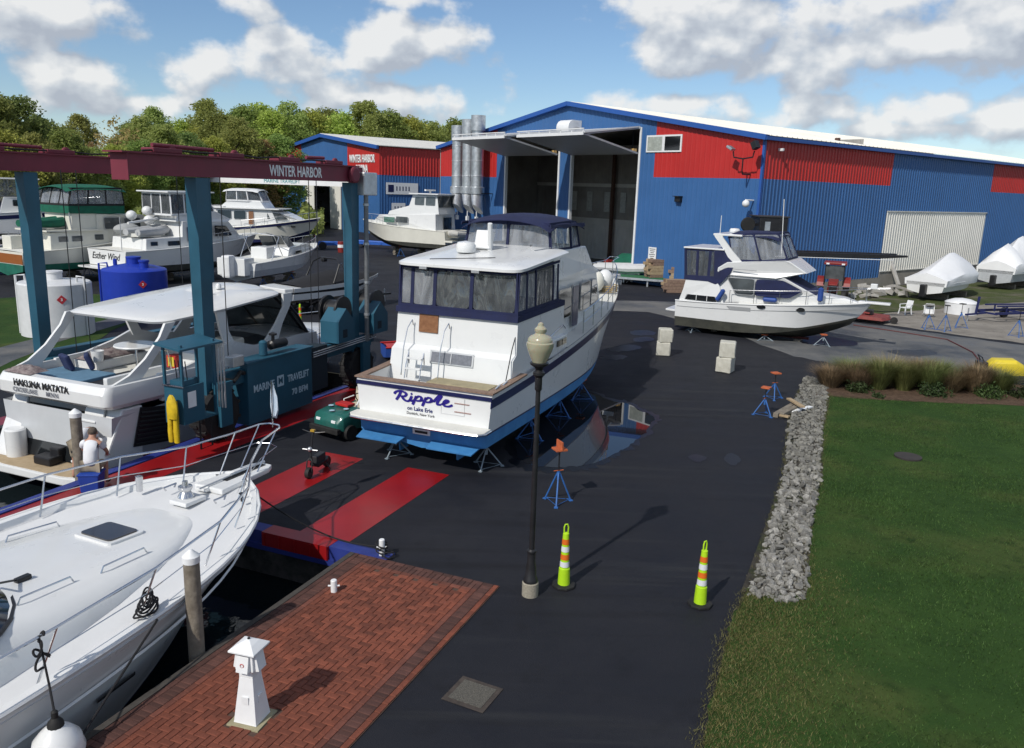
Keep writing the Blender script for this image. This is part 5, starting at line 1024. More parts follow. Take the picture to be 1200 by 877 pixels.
P('bow_pulpit', MB().bbox((16.2, -.28, 3.35), (17.5, .28, 3.45)), white_gel, rp, bevel=.03); P('anchor', MB().tube([(16.6, 0, 3.5), (17.6, 0, 3.4), (17.75, 0, 3.1)], .04, 6).box((17.75, 0, 3.05), (.1, .5, .2)), galv, rp)
P('companion_rail', MB().tube([(3.0, -1.86, 2.65), (5.3, -1.86, 3.05), (5.6, -1.84, 2.9)], .016, 6), chrome, rp, smooth=True)
for x in (.35, .8): P('cleat', MB().tube([(x, -1.86, 2.13), (x + .28, -1.86, 2.18)], .022, 6), chrome, rp, smooth=True)
P('boat_hook', MB().tube([(1.2, -1.78, 2.15), (1.62, -1.75, 2.9), (1.9, -1.75, 3.3)], .014, 5), black_metal, rp)
# fenders and gear on the bow
fd = thing('fender_basket', 'white round fenders with tan rope on the bow of the central yacht', 'fender', UV(-.75, 19.0, 3.0), AZ)
P('fender', MB().ellip((0, 0, .55), (.33, .33, .42), 12, 8), white_gel, fd, smooth=True); P('fender', MB().ellip((-.75, .1, .55), (.3, .3, .4), 12, 8), cream_gel, fd, smooth=True)
P('rope_coil', MB().tube([(.3 * math.cos(a) - .3, .3 * math.sin(a) - .3, .1 + .012 * a) for a in np.linspace(0, 25, 90)], .022, 5), mat('tan_rope', (.36, .27, .14), .9, var=.2), fd)
# stands under the central yacht
for (u, v, lab, mm) in ((-2.32, 5.5, 'pale grey steel stand under the left corner of the central yacht stern', grey_stand), (.2, 5.75, 'blue steel stand under the right corner of the central yacht stern', grey_stand), (.3, 8.6, 'second blue stand along the right side of the central yacht', blue_steel), (.25, 11.2, 'third blue stand along the right side of the central yacht', blue_steel), (.2, 13.6, 'blue stand under the fore part of the central yacht', blue_steel), (-3.1, 9.5, 'blue stand on the far left side of the central yacht', blue_steel)):
    x = v - 5.2; q = UV(u, v); yl = abs(u + 1.38); hz = .42 + (.68 - .42) * min(1, yl / 1.75) + .03 + max(0, (x - 7)) ** 1.4 * .012
    jack_stand('boat_stand', lab, q[0], q[1], hz, mm, group='stands under the central yacht')
for v, lab in ((7.6, 'timber block stack under the keel of the central yacht near its stern'), (12, 'timber block stack under the keel of the central yacht midway'), (15.2, 'timber block stack under the keel of the central yacht near its bow')):
    q = UV(-1.38, v); keel_blocks(lab, q[0], q[1], AZ, .42)
# ================================================================ near cruiser moored in the slip (bow only in view)
NZ = WL - 1.02; NAZ = AZ - R(2.5)
white_deck = mat('white_nonskid', (.62, .63, .64), .6, var=.03, scale=2, bump=.15, bscale=90)
nbp = UV(-3.36, -16.6); nb = thing('moored_cruiser', 'white cruiser moored in the slip, its bow and rails filling the lower left', 'boat', (nbp[0], nbp[1], NZ), NAZ)
H = make_hull(nb, 16.6, 5.15, 0., .45, .9, 2.62, 3.27, white_gel, navy_paint, tr=.93, rake=2.7, tm=.4, p=6., sheer_p=2.4, deckm=white_deck, deck_drop=.1, chine_r=.86, flare=1.5)
for sg in (1, -1):
    P('rub_rail', MB().tube([(x, sg * (H.side(x) + .01), H.sheer(x) + .01) for x in np.linspace(0, 16.55, 36)], .035, 6), white_gel, nb, smooth=True)
    mb = MB(); mb.loft([[(x, sg * (H.surf(x, H.sheer(x) - .55) + .004), H.sheer(x) - .55), (x, sg * (H.surf(x, H.sheer(x) - .55) + .03), H.sheer(x) - .58), (x, sg * (H.surf(x, H.sheer(x) - .62) + .004), H.sheer(x) - .62)] for x in np.linspace(.3, 16.0, 34)], closed=False); P('knuckle', mb, white_gel, nb, smooth=True)
    mb = MB(); mb.loft([[(x, sg * (H.side(x) - .02), H.sheer(x) + .02), (x, sg * (H.side(x) - .16), H.sheer(x) + .02), (x, sg * (H.side(x) - .2), H.sheer(x) - .09)] for x in np.linspace(.3, 16.3, 34)], closed=False); P('bulwark', mb, white_gel, nb, smooth=True)
    P('hull_vent', MB().loft([[(x, sg * (H.surf(x, 1.98) + .004), 1.94), (x, sg * (H.surf(x, 2.0) + .02), 1.96), (x, sg * (H.surf(x, 2.02) + .02), 2.0), (x, sg * (H.surf(x, 2.04) + .004), 2.02)] for x in np.linspace(11.4, 12.1, 5)]), black_metal, nb)
# coach roof rising aft
rings = []
for d, w, h in ((1.55, .35, .02), (2.0, .8, .09), (2.6, 1.15, .17), (3.4, 1.45, .26), (4.4, 1.7, .37), (5.4, 1.86, .50), (6.4, 1.95, .68), (7.6, 2.0, .96), (9, 2.0, 1.22)):
    x = 16.6 - d; z = H.sheer(x) - .1; rings.append([(x, w * f, z + h * g) for f, g in ((-1, -.05), (-.97, .35), (-.88, .72), (-.72, .93), (-.4, 1.03), (0, 1.06), (.4, 1.03), (.72, .93), (.88, .72), (.97, .35), (1, -.05))])
P('coach_roof', MB().loft(rings, closed=False), white_gel, nb, smooth=True)
zt = lambda x, y: float(np.interp(16.6 - x, (1.55, 2, 2.6, 3.4, 4.4, 5.4, 6.4, 7.6, 9), (.02, .09, .17, .26, .37, .5, .68, .96, 1.22))) * 1.05 + H.sheer(x) - .1
hx = 13.5
h_ = P('deck_hatch', plate(rounded([(hx - .29, -.36, zt(hx - .29, 0) + .03), (hx + .29, -.36, zt(hx + .29, 0) + .03), (hx + .29, .36, zt(hx + .29, 0) + .03), (hx - .29, .36, zt(hx - .29, 0) + .03)], .14), .06), mat('bronze_hatch_glass', (.04, .034, .03), .12, coat=.5), nb)
P('hatch_frame', plate(rounded([(hx - .36, -.44, zt(hx - .36, 0) + .012), (hx + .36, -.44, zt(hx + .36, 0) + .012), (hx + .36, .44, zt(hx + .36, 0) + .012), (hx - .36, .44, zt(hx - .36, 0) + .012)], .14), .05), white_gel, h_)
for sg in (1, -1):
    for xa in (12.9, 11.6): P('hand_rail', MB().tube([(xa + .45, sg * 1.05, zt(xa + .45, 0) - .04), (xa + .4, sg * 1.05, zt(xa + .4, 0) + .06), (xa - .4, sg * 1.12, zt(xa - .4, 0) + .06), (xa - .45, sg * 1.12, zt(xa - .45, 0) - .04)], .014, 6), chrome, nb, smooth=True)
# windscreen: wrapped dark glass
rings = []
for f in np.linspace(-1, 1, 13):
    a = f * 1.25; x0 = 11.45 - 1.7 * (1 - math.cos(a)); y0 = 1.75 * math.sin(a) / math.sin(1.25); z0 = zt(x0, 0) - .03 - .12 * f * f; rings.append([(x0, y0, z0), (x0 - .75, y0 * .9, z0 + .42), (x0 - 1.4, y0 * .8, z0 + .66)])
P('windscreen', MB().loft(rings, closed=False), dark_glass, nb, smooth=True)
P('windscreen_frame', MB().tube([r_[0] for r_ in rings], .035, 6), black_metal, nb, smooth=True)
P('wiper', MB().tube([(11.55, -.5, zt(11.55, 0) + .04), (11.15, -.75, zt(11.15, 0) + .2), (10.9, -.4, zt(10.9, 0) + .34)], .018, 5), black_metal, nb); P('wiper_motor', MB().box((11.65, -.5, zt(11.65, 0) + .03), (.22, .1, .07)), black_metal, nb, bevel=.015)
# pulpit, windlass, anchor roller
zb = H.sheer(16.3)
P('bow_pulpit', MB().prism([(15.7, -.36), (17.1, -.26), (17.3, -.16), (17.3, .16), (17.1, .26), (15.7, .36)], zb - .08, zb + .03), white_gel, nb, bevel=.03)
P('anchor_channel', MB().bbox((16.1, -.09, zb + .032), (17.2, .09, zb + .04)), dark_plastic, nb); P('anchor_shank', MB().tube([(16.3, 0, zb + .08), (17.25, 0, zb + .08)], .03, 6), galv, nb); P('chain', MB().tube([(15.5, 0, zb + .06), (16.3, 0, zb + .07)], .018, 5), galv, nb)
P('windlass', MB().lathe([(.13, -.1), (.15, .0), (.12, .06), (.09, .1), (.13, .16), (.13, .2), (.06, .22), (.05, .3), (.02, .31)], 14, (15.2, .05, zb)), chrome, nb, smooth=True); P('windlass_base', MB().box((15.2, .0, zb - .06), (.5, .42, .08)), white_gel, nb, bevel=.02)
P('chain_locker_lid', MB().box((15.75, .1, zb - .02), (.3, .3, .05)), white_gel, nb, bevel=.01)
for y in (-.65, .62): P('cleat', MB().tube([(15.45, y, zb - .02), (15.5, y, zb + .05), (15.2, y, zb + .05), (15.25, y, zb - .02)], .018, 6), chrome, nb, smooth=True)
P('horn', MB().lathe([(.03, 0), (.03, .12), (.06, .16)], 8, (15.6, -.95, zb - .04)), black_metal, nb)
P('spotlight', MB().lathe([(.06, 0), (.06, .2), (.07, .22), (.07, .3), (.02, .32)], 10, (15.1, 1.15, zb - .08)), chrome, nb, smooth=True)
# rails: top tube follows the deck edge, stanchions lean outboard
for sg in (1, -1):
    xs = [7.6, 9.2, 10.8, 12.4, 13.9, 15.1, 16.0]; base = [(x - .25, sg * (H.side(x) - .24), H.sheer(x) - .06) for x in xs]; top = [(x, sg * (H.side(x) - .12), H.sheer(x) + .64) for x in xs]
    P('top_rail', MB().tube(top + [(16.75, sg * .42, zb + .74), (17.45, sg * .26, zb + .8), (17.6, sg * .12, zb + .8), (17.6, 0, zb + .8)], .021, 6), chrome, nb, smooth=True)
    P('mid_rail', MB().tube([tuple((np.array(a) + np.array(b)) / 2) for a, b in zip(base, top)][2:] + [(16.7, sg * .42, zb + .38), (17.35, sg * .26, zb + .42), (17.45, 0, zb + .42)], .009, 5), chrome, nb, smooth=True)
    for a, b in zip(base, top): P('stanchion', MB().tube([a, b], .017, 6), chrome, nb, smooth=True)
    P('pulpit_leg', MB().tube([(16.3, sg * .3, zb + .02), (16.85, sg * .38, zb + .74)], .014, 6), chrome, nb, smooth=True); P('pulpit_leg', MB().tube([(16.8, sg * .22, zb + .02), (17.4, sg * .24, zb + .8)], .014, 6), chrome, nb, smooth=True)
# burgee on its staff
M_nb = Matrix.Translation((nbp[0], nbp[1], NZ)) @ Matrix.Rotation(NAZ, 4, 'Z')
q = M_nb @ Vector((17.55, 0, zb + .8)); fl = thing('burgee', 'limp white and blue burgee on the bow rail of the moored cruiser', 'flag', tuple(q), AZ)
P('staff', MB().tube([(0, 0, -.05), (0, 0, .95)], .012, 6), chrome, fl); P('cloth', MB().loft([[(.0, 0, .9), (.02, .02, .9), (.03, -.02, .9)], [(.02, .05, .7), (.1, -.06, .62), (.05, -.1, .6)], [(.03, .07, .4), (.13, -.06, .3), (.04, -.11, .34)], [(.04, .04, .16), (.1, -.03, .12), (.03, -.06, .2)]]), mat('faded_flag_cloth', (.55, .6, .66), .8, col2=(.3, .4, .52), scale=6), fl, smooth=True)
# lines and fender on the near rail
def wp(x, y, z): return tuple(M_nb @ Vector((x, y, z)))
def rope(name, label, pts, r=.014, m=None, sag=0.):
    out = []
    P_ = [Vector(p) for p in pts]
    for i in range(len(P_) - 1):
        for k in range(10): t = k / 10; q = P_[i].lerp(P_[i + 1], t); q.z -= sag * 4 * t * (1 - t); out.append(tuple(q))
    out.append(tuple(P_[-1])); l = out[0]; o = P(name, MB().tube([(a - l[0], b - l[1], c - l[2]) for a, b, c in out], r, 6), m or rope_mat, None, smooth=True); o.location = l; tag(o, label, 'rope'); return o
s_ = -1
f_top = wp(10.55, -(H.side(10.6) - .12), H.sheer(10.6) + .66); f_bot = wp(10.35, -(H.side(10.4) + .33), H.sheer(10.4) - .62)
fd = thing('ball_fender', 'round white ball fender hanging between the moored cruiser and the brick dock', 'fender', (f_bot[0], f_bot[1], f_bot[2]), 0)
P('ball', MB().lathe([(.02, -.32), (.16, -.29), (.27, -.18), (.31, -.02), (.27, .14), (.17, .25), (.09, .31)], 20), white_gel, fd, smooth=True); P('neck', MB().lathe([(.1, .28), (.09, .36), (.04, .42), (.04, .5), (.02, .52)], 12), black_rubber, fd, smooth=True)
rope('fender_line', 'black line knotted on the rail and holding the ball fender', [f_top, wp(10.5, -(H.side(10.5) + .06), H.sheer(10.5) + .05), (f_bot[0], f_bot[1], f_bot[2] + .5)])
q = Vector(f_top); o = P('line_knot', MB().tube([tuple(Vector((.06 * math.cos(a * 2.1), .09 * math.sin(a * 1.3), -.0 - .05 * a + .05 * math.sin(a * 3)))) for a in np.linspace(0, 9, 50)], .016, 5), rope_mat, None); o.location = q; tag(o, 'black knotted rope bundle hanging from the near rail', 'rope')
cl_ = wp(12.25, -(H.side(12.25) - .2), H.sheer(12.25) + .0)
o = P('coiled_line', MB().tube([tuple(Vector((.24 * math.cos(a) * (1 + .15 * math.sin(a * .7)), .13 * math.sin(a * 1.03), .03 + .006 * a + .02 * math.sin(a * 2.3)))) for a in np.linspace(0, 40, 160)], .015, 5), rope_mat, None); o.location = cl_; o.rotation_euler = (0, 0, NAZ + .3); tag(o, 'coil of black dock line lying on the deck edge at midships', 'rope')
rope('spring_line', 'black dock line running from the deck cleat down past the brick dock', [cl_, wp(12.2, -(H.side(12.2) + .05), H.sheer(12.2) - .02), UV(.25, -6.6, .05), UV(.5, -7.4, .03)], .016)
bl_ = wp(16.0, -(H.side(16) - .1), H.sheer(16.0))
rope('bow_line', 'black bow line sagging across the blue edge beam to the white bollard', [bl_, UV(-.9, .33, .08), UV(.57, .14, .2)], .016, sag=.06)
# ================================================================ travel lift
lz = thing('travel_lift', 'teal marine travel lift with maroon top beams straddling the hanging cruiser', 'boat lift', UV(-10.45, 7.5), AZ - math.pi / 2)
def lb(u0, u1, v0, v1, z0, z1): return MB().bbox((u0 + 10.45, v0 - 7.5, z0), (u1 + 10.45, v1 - 7.5, z1))
def lp(u, v, z): return (u + 10.45, v - 7.5, z)
NU, FU = -7.3, -13.6
for (u, v, w) in ((NU, 4.07, .36), (NU, 10.95, .36), (FU, 4.15, .36), (FU, 10.95, .36)):
    P('leg', MB().loft([[lp(u + a * w / 2 * .8, v + b * w / 2 * 1.05, .9) for a, b in ((-1, -1), (1, -1), (1, 1), (-1, 1))], [lp(u + a * w / 2, v + b * w / 2 * 1.2, 7.0) for a, b in ((-1, -1), (1, -1), (1, 1), (-1, 1))]]), teal, lz)
for u, v0, v1 in ((NU, 1.75, 11.35), (FU, 1.75, 11.35)):
    P('top_beam', lb(u - .22, u + .22, v0, v1, 7.02, 7.5), maroon, lz); P('beam_flange', lb(u - .3, u + .3, v0 - .2, v1 - .3, 7.502, 7.54), maroon, lz); P('end_plate', lb(u - .26, u + .26, v0 - .03, v0 - .002, 6.9, 7.5), maroon, lz)
    for k, vv in enumerate((3.0, 5.2, 7.6, 9.8)):
        P('trolley', lb(u - .2, u + .2, vv - .45, vv + .45, 7.545, 7.66), maroon, lz, bevel=.02); P('sheave', MB().lathe([(.1, -.05), (.13, -.03), (.13, .03), (.1, .05)], 14, lp(u, vv + .3, 7.62), axis='x'), maroon, lz)
        if k in (0, 3): P('hydraulic_ram', MB().tube([lp(u, vv - .3, 7.72), lp(u, vv - 1.2 if k else vv + 1.7, 7.7)], .05, 8), maroon, lz, smooth=True)
    P('hose', MB().tube([lp(u + .15, v0 + .5 + k * .8, 7.57 + .07 * abs(math.sin(k * 1.3))) for k in range(11)], .025, 5), black_rubber, lz, smooth=True)
    P('lower_beam', lb(u - .17, u + .17, 4.2, 10.8, 1.42, 1.82), teal, lz)
P('gusset', lb(NU + .222, NU + .3, 10.55, 10.95, 7.0, 7.4), maroon, lz); P('end_sheave', MB().lathe([(.2, -.08), (.26, -.05), (.26, .05), (.2, .08)], 16, lp(NU + .32, 10.7, 7.25), axis='x'), maroon, lz)
P('cross_beam', lb(FU, NU, 11.36, 11.75, 6.86, 7.08), white_paint, lz); P('cross_beam_bracket', lb(NU - .2, NU + .45, 11.1, 11.9, 6.6, 7.35), galv, lz, bevel=.04)
text('lettering', 'MARINE TRAVELIFT', .18, mat('teal_lettering', (.02, .25, .27), .5), lz, frame(lp(-10.4, 11.355, 6.97), (1, 0, 0), (0, 0, 1)), .004)
text('lettering', 'WINTER HARBOR', .42, letter_white, lz, frame(lp(NU + .225, 7.85, 7.25), (0, 1, 0), (0, 0, 1)), .004, bold=.008, sx=.72)
P('standpipe', MB().tube([lp(NU + .34, 11.35, .9), lp(NU + .34, 11.35, 7.3)], .08, 10), mat('grey_pipe', (.2, .21, .22), .45, metal=.5, var=.2), lz, smooth=True)
for zz in (2.6, 3.7, 5.0, 6.3): P('pipe_clamp', MB().lathe([(.082, -.04), (.1, -.04), (.1, .04), (.082, .04)], 12, lp(NU + .34, 11.35, zz), close=False), galv, lz)
# slings and lifting wires
for u in (NU - .45, FU + .45):
    for vv in (4.9, 5.4, 9.3, 9.7): P('wire', MB().tube([lp(u, vv, 7.1), lp(u * .92 - .84 if False else u, vv, -.2)], .014, 5), black_metal, lz)
for vv in (5.15, 9.5): P('sling', MB().loft([[lp(-10.45 + a * 2.75, vv - .15, z), lp(-10.45 + a * 2.75, vv + .15, z), lp(-10.45 + a * 2.75, vv + .15, z + .02), lp(-10.45 + a * 2.75, vv - .15, z + .02)] for a, z in ((-1, -.2), (-.85, -.75), (-.5, -1.15), (0, -1.27), (.5, -1.15), (.85, -.75), (1, -.2))]), black_canvas, lz)
# engine house
P('engine_house', lb(NU - .25, NU + .3, 5.3, 8.25, .16, 1.94), teal, lz, bevel=.02); P('engine_lid', lb(NU - .3, NU + .34, 5.25, 8.3, 1.945, 1.99), teal, lz)
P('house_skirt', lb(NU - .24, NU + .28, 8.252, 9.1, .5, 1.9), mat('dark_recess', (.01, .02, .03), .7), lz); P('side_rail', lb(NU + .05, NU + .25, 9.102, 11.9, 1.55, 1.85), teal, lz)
for k in range(3): P('hydraulic_pipe', MB().tube([lp(NU + .32, 8.3, 1.62 + k * .07), lp(NU + .34, 11.9, 1.72 + k * .07)], .022, 6), alu, lz, smooth=True)
tx = lambda v, z: frame(lp(NU + .303, v, z), (0, 1, 0), (0, 0, 1))
lm = mat('pale_blue_lettering', (.42, .55, .63), .5)
text('lettering', 'MARINE', .3, lm, lz, tx(5.98, 1.17), .003, bold=.006, sx=.85); text('lettering', 'TRAVELIFT', .3, lm, lz, tx(7.56, 1.17), .003, bold=.006, sx=.72); text('lettering', '70 BFM', .27, lm, lz, tx(7.62, .72), .003, bold=.005, sx=.95)
P('logo', lb(NU + .301, NU + .306, 6.56, 6.86, 1.03, 1.36), lm, lz); text('logo_mark', 'M', .28, teal, lz, tx(6.71, 1.19), .006, bold=.006)
P('air_filter', MB().lathe([(.03, .0), (.12, .02), (.12, .4), (.06, .45)], 12, lp(NU, 6.35, 1.99)), teal, lz, smooth=True); P('exhaust_pipe', MB().lathe([(.07, -.35), (.14, -.3), (.14, .35), (.07, .4)], 12, lp(NU + .02, 6.95, 2.25), axis='y'), black_metal, lz, smooth=True); P('exhaust_stack', MB().lathe([(.05, 0), (.05, .32), (.12, .33), (.12, .38), (.02, .42)], 12, lp(NU, 6.8, 2.2)), black_metal, lz, smooth=True)
P('lamp_box', lb(NU + .0, NU + .3, 4.75, 5.2, 1.95, 2.25), galv, lz, bevel=.03)
P('hose_bundle', MB().tube([lp(NU + .2, 4.3, 1.75), lp(NU + .35, 4.7, 1.6), lp(NU + .32, 5.0, 1.8), lp(NU + .2, 5.28, 1.7)], .06, 6), black_rubber, lz, smooth=True)
# wheels with forks
tyre_m = mat('big_tyre', (.014, .014, .015), .75, var=.3, scale=5, bump=.5, bscale=16, dirt=.3, dirtcol=(.05, .045, .04))
def lift_wheel(u, v, r=.74, w=.5):
    t = P('wheel', MB().lathe([(r * .55, -w / 2), (r * .9, -w / 2), (r, -w * .32), (r, w * .32), (r * .9, w / 2), (r * .55, w / 2)], 28, lp(u, v, r + .006), axis='x'), tyre_m, lz, smooth=True)
    P('rim', MB().lathe([(.1, -w * .3), (r * .56, -w * .44), (r * .56, w * .44), (.1, w * .3)], 20, lp(u, v, r + .006), axis='x'), teal, t, smooth=True)
    tr = MB()
    for k in range(22): a = k * 2 * math.pi / 22; tr.box(lp(u + (.1 if k % 2 else -.1), v + math.cos(a) * r * .99, r + .006 + math.sin(a) * r * .99), (.26, .07, .09), rx=a)
    P('tread', tr, tyre_m, t)
for u in (NU, FU):
    for v in (4.3, 11.2): lift_wheel(u, v); P('fork', lb(u - .42, u - .3, v - .22, v + .22, .6, 1.5), teal, lz); P('fork', lb(u + .3, u + .42, v - .22, v + .22, .45, 1.5), teal, lz); P('fork_head', lb(u - .43, u + .43, v - .26, v + .26, 1.502, 1.66), teal, lz)
# winch drums on the front near leg
for k, (v, lab) in enumerate(((9.85, 0), (11.95, 1))):
    P('winch_box', MB().loft([[lp(u_, v - .5, 1.9), lp(u_, v + .42, 1.9), lp(u_, v + .42, 2.55), lp(u_, v - .05, 3.0), lp(u_, v - .5, 2.6)] for u_ in (NU - .15, NU + .55)]), teal, lz); P('winch_hole', lb(NU + .552, NU + .556, v - .25, v - .0, 2.05, 2.32), mat('dark_recess', (.01, .02, .03), .7), lz)
    P('winch_drum', MB().lathe([(.1, -.5), (.48, -.48), (.48, -.4), (.34, -.38), (.34, .1), (.48, .12), (.48, .2), (.1, .22)], 20, lp(NU, v + .32, 2.85), axis='x'), black_metal, lz, smooth=True)
# operator's cab at the rear near leg
cb = P('cab', lb(-7.0, -6.4, 2.3, 3.45, 1.05, 1.1), teal, lz)
for a_, b_, c_, d_ in ((-7.0, -6.4, 2.3, 2.34), (-6.44, -6.4, 2.34, 3.0), (-7.0, -6.96, 2.34, 3.4)): P('cab_wall', lb(a_, b_, c_, d_, 1.102, 2.0), teal, cb)
for (u, v) in ((-6.42, 2.32), (-6.98, 2.32), (-6.42, 3.4), (-6.98, 3.4)): P('cab_post', lb(u - .03, u + .03, v - .03, v + .03, 2.0 if v < 3 else 1.1, 3.05), teal, cb)
P('cab_roof', MB().loft([[lp(-7.1, 2.15, 3.02), lp(-6.28, 2.15, 2.92), lp(-6.28, 2.15, 2.97), lp(-7.1, 2.15, 3.08)], [lp(-7.1, 3.6, 3.02), lp(-6.28, 3.6, 2.92), lp(-6.28, 3.6, 2.97), lp(-7.1, 3.6, 3.08)]]), teal, cb)
P('control_panel', lb(-6.9, -6.5, 2.4, 2.8, 2.0, 2.12), teal, cb)
for k in range(4): P('lever', MB().tube([lp(-6.86 + k * .11, 2.6, 2.1), lp(-6.86 + k * .11, 2.55, 2.6)], .014, 5), black_metal, cb)
P('notice', lb(-6.399, -6.394, 2.45, 2.72, 1.45, 1.85), letter_white, cb); P('hanger_rail', MB().tube([lp(-6.35, 2.26, 2.02), lp(-7.0, 2.26, 2.02)], .02, 5), chrome, cb)
for k in range(3): P('cab_conduit', MB().tube([lp(-6.3 - k * .1, 3.62, 1.2), lp(-6.3 - k * .1, 3.62, 2.95)], .025, 6), alu, cb, smooth=True)
P('cab_step', MB().tube([lp(-6.5, 2.9, 1.05), lp(-6.5, 2.9, .25), lp(-6.5, 3.3, .25), lp(-6.5, 3.3, 1.05)], .025, 6), black_metal, cb)
ys = thing('rain_suit', 'yellow rain suit hanging on the outside of the lift cab', 'rain suit', UV(-6.6, 2.16, .62), AZ - math.pi / 2)
yel = mat('yellow_oilskin', (.55, .38, .01), .55, var=.2, scale=6)
for k, (x0, w) in enumerate(((-.12, .14), (.06, .15))): P('leg', MB().loft([[(x0 + w * .5 * math.cos(a) * f + .012 * math.sin(5 * a + z * 9), .06 * math.sin(a) * f, z) for a in np.linspace(0, 6.28, 12, endpoint=False)] for z, f in ((.0, .9), (.3, 1.05), (.6, .95), (.9, 1.0), (1.05, .8))]), yel, ys, smooth=True)
P('jacket', MB().loft([[(.0 + .2 * math.cos(a) * f + .015 * math.sin(4 * a), .08 * math.sin(a) * f - .05, z) for a in np.linspace(0, 6.28, 14, endpoint=False)] for z, f in ((.62, .7), (.8, .85), (1.0, .8), (1.15, .5), (1.22, .2))]), yel, ys, smooth=True)
# ================================================================ cruiser hanging in the lift
hk = thing('hanging_cruiser', 'white hardtop cruiser hanging in the travel lift with open aft deck', 'boat', UV(-10.5, 2.0), AZ)
H = make_hull(hk, 13.2, 4.25, -1.22, -.75, -.38, 1.0, 1.45, mat('grey_white_gelcoat', (.5, .52, .54), .3, var=.03, coat=.3), navy_paint, tr=.93, rake=2.4, tm=.4, p=2.8, sheer_p=1.4, bootm=mat('red_boot_stripe', (.3, .02, .02), .4), boot=.1, deck_from=4.6, flare=1.6)
tan = mat('tan_synthetic_teak', (.33, .25, .15), .8, col2=(.4, .31, .2), scale=8)
pl = rounded([(.3, 1.95, 0), (-.75, 1.9, 0), (-.95, 1.2, 0), (-.95, -1.2, 0), (-.75, -1.9, 0), (.3, -1.95, 0)], .2)
P('swim_platform', MB().prism([(q.x, q.y) for q in pl], -.62, -.42), white_gel, hk, bevel=.03); P('platform_tread', MB().prism([(q.x * .93 + .02, q.y * .9) for q in pl], -.418, -.405), tan, hk)
for sg in (1, -1):      # transom wings
    P('transom_wing', MB().loft([[(-.45, sg * 1.95, -.41), (-.45, sg * 1.25, -.41), (.9, sg * 1.2, -.41), (.9, sg * 2.0, -.41)], [(-.1, sg * 1.98, .3), (-.05, sg * 1.35, .3), (.9, sg * 1.3, .3), (.9, sg * 2.02, .3)], [(.35, sg * 2.0, 1.15), (.35, sg * 1.45, 1.15), (.95, sg * 1.4, 1.15), (.95, sg * 2.04, 1.15)]]), white_gel, hk, bevel=.05)
P('transom_door', plate([(-.1, -1.2, -.38), (-.1, 1.3, -.38), (.35, 1.35, 1.12), (.35, -1.15, 1.12)], .04), dark_glass, hk); P('transom_wall', plate([(0, -1.9, -.5), (0, 1.9, -.5), (.5, 1.95, 1.15), (.5, -1.95, 1.15)], .05), dark_plastic, hk)
for k in range(4): P('step', MB().box((-.22 + k * .12, -1.15, -.2 + k * .34), (.34, .55, .06)), white_gel, hk, bevel=.02)
P('step_frame', plate([(-.3, -1.5, -.4), (-.3, -.85, -.4), (.25, -.85, 1.1), (.25, -1.5, 1.1)], .05), white_gel, hk); P('stern_pillar', MB().lathe([(.26, -.41), (.26, .3), (.22, .34)], 16, (-.25, 1.3, 0)), white_gel, hk, smooth=True)
P('engine_box', MB().box((-.35, .0, -.29), (.4, .6, .22)), black_metal, hk, bevel=.04); P('engine_box', MB().box((-.1, -.1, -.2), (.3, .35, .4)), black_metal, hk, bevel=.05)
# side louvres
for sg in (-1, 1):
    lv = P('louvre_recess', plate([(.55, sg * 2.055, .1), (1.75, sg * 2.09, -.05), (1.75, sg * 2.09, .95), (.85, sg * 2.06, 1.1)], .03), black_metal, hk)
    for k in range(8): P('louvre', MB().tube([(.6 + .035 * k, sg * 2.08, .15 + k * .115), (1.75, sg * 2.11, .02 + k * .115)], .035, 6), black_metal, lv, smooth=True)
# raised aft deck with name board
ol = rounded([(-.15, 2.0, 0), (-.15, -2.0, 0), (1.4, -2.12, 0), (5.0, -2.1, 0), (5.0, 2.1, 0), (1.4, 2.12, 0)], .16, 4)
P('aft_coaming', MB().loft([[(q.x + .18, q.y * .96, 1.18) for q in ol], [(q.x, q.y, 1.3) for q in ol], [(q.x - .02, q.y, 1.6) for q in ol], [(q.x + .1, q.y * .98, 1.78) for q in ol], [(q.x + .28 + (q.x > 4) * -.5, q.y * .90, 1.8) for q in ol], [(q.x + .34 + (q.x > 4) * -.6, q.y * .88, 1.45) for q in ol]], cap=False), white_gel, hk, smooth=True)
P('aft_deck', MB().prism([(q.x + .3 + (q.x > 4) * -.5, q.y * .9) for q in ol], 1.36, 1.46), nonskid, hk)
nl = lambda y, z: frame((-.182, y, z), (0, -1, 0), (0, 0, 1))
blk = mat('black_lettering', (.02, .02, .02), .5)
text('lettering', 'HAKUNA MATATA', .25, blk, hk, nl(.25, 1.60), .003, bold=.008, sx=.95); gl_ = mat('grey_lettering', (.16, .17, .2), .5)
text('lettering', 'CROSSLAKE', .17, gl_, hk, nl(.85, 1.41), .003, bold=.002); text('lettering', 'MINN', .17, gl_, hk, nl(-.15, 1.41), .003, bold=.002)
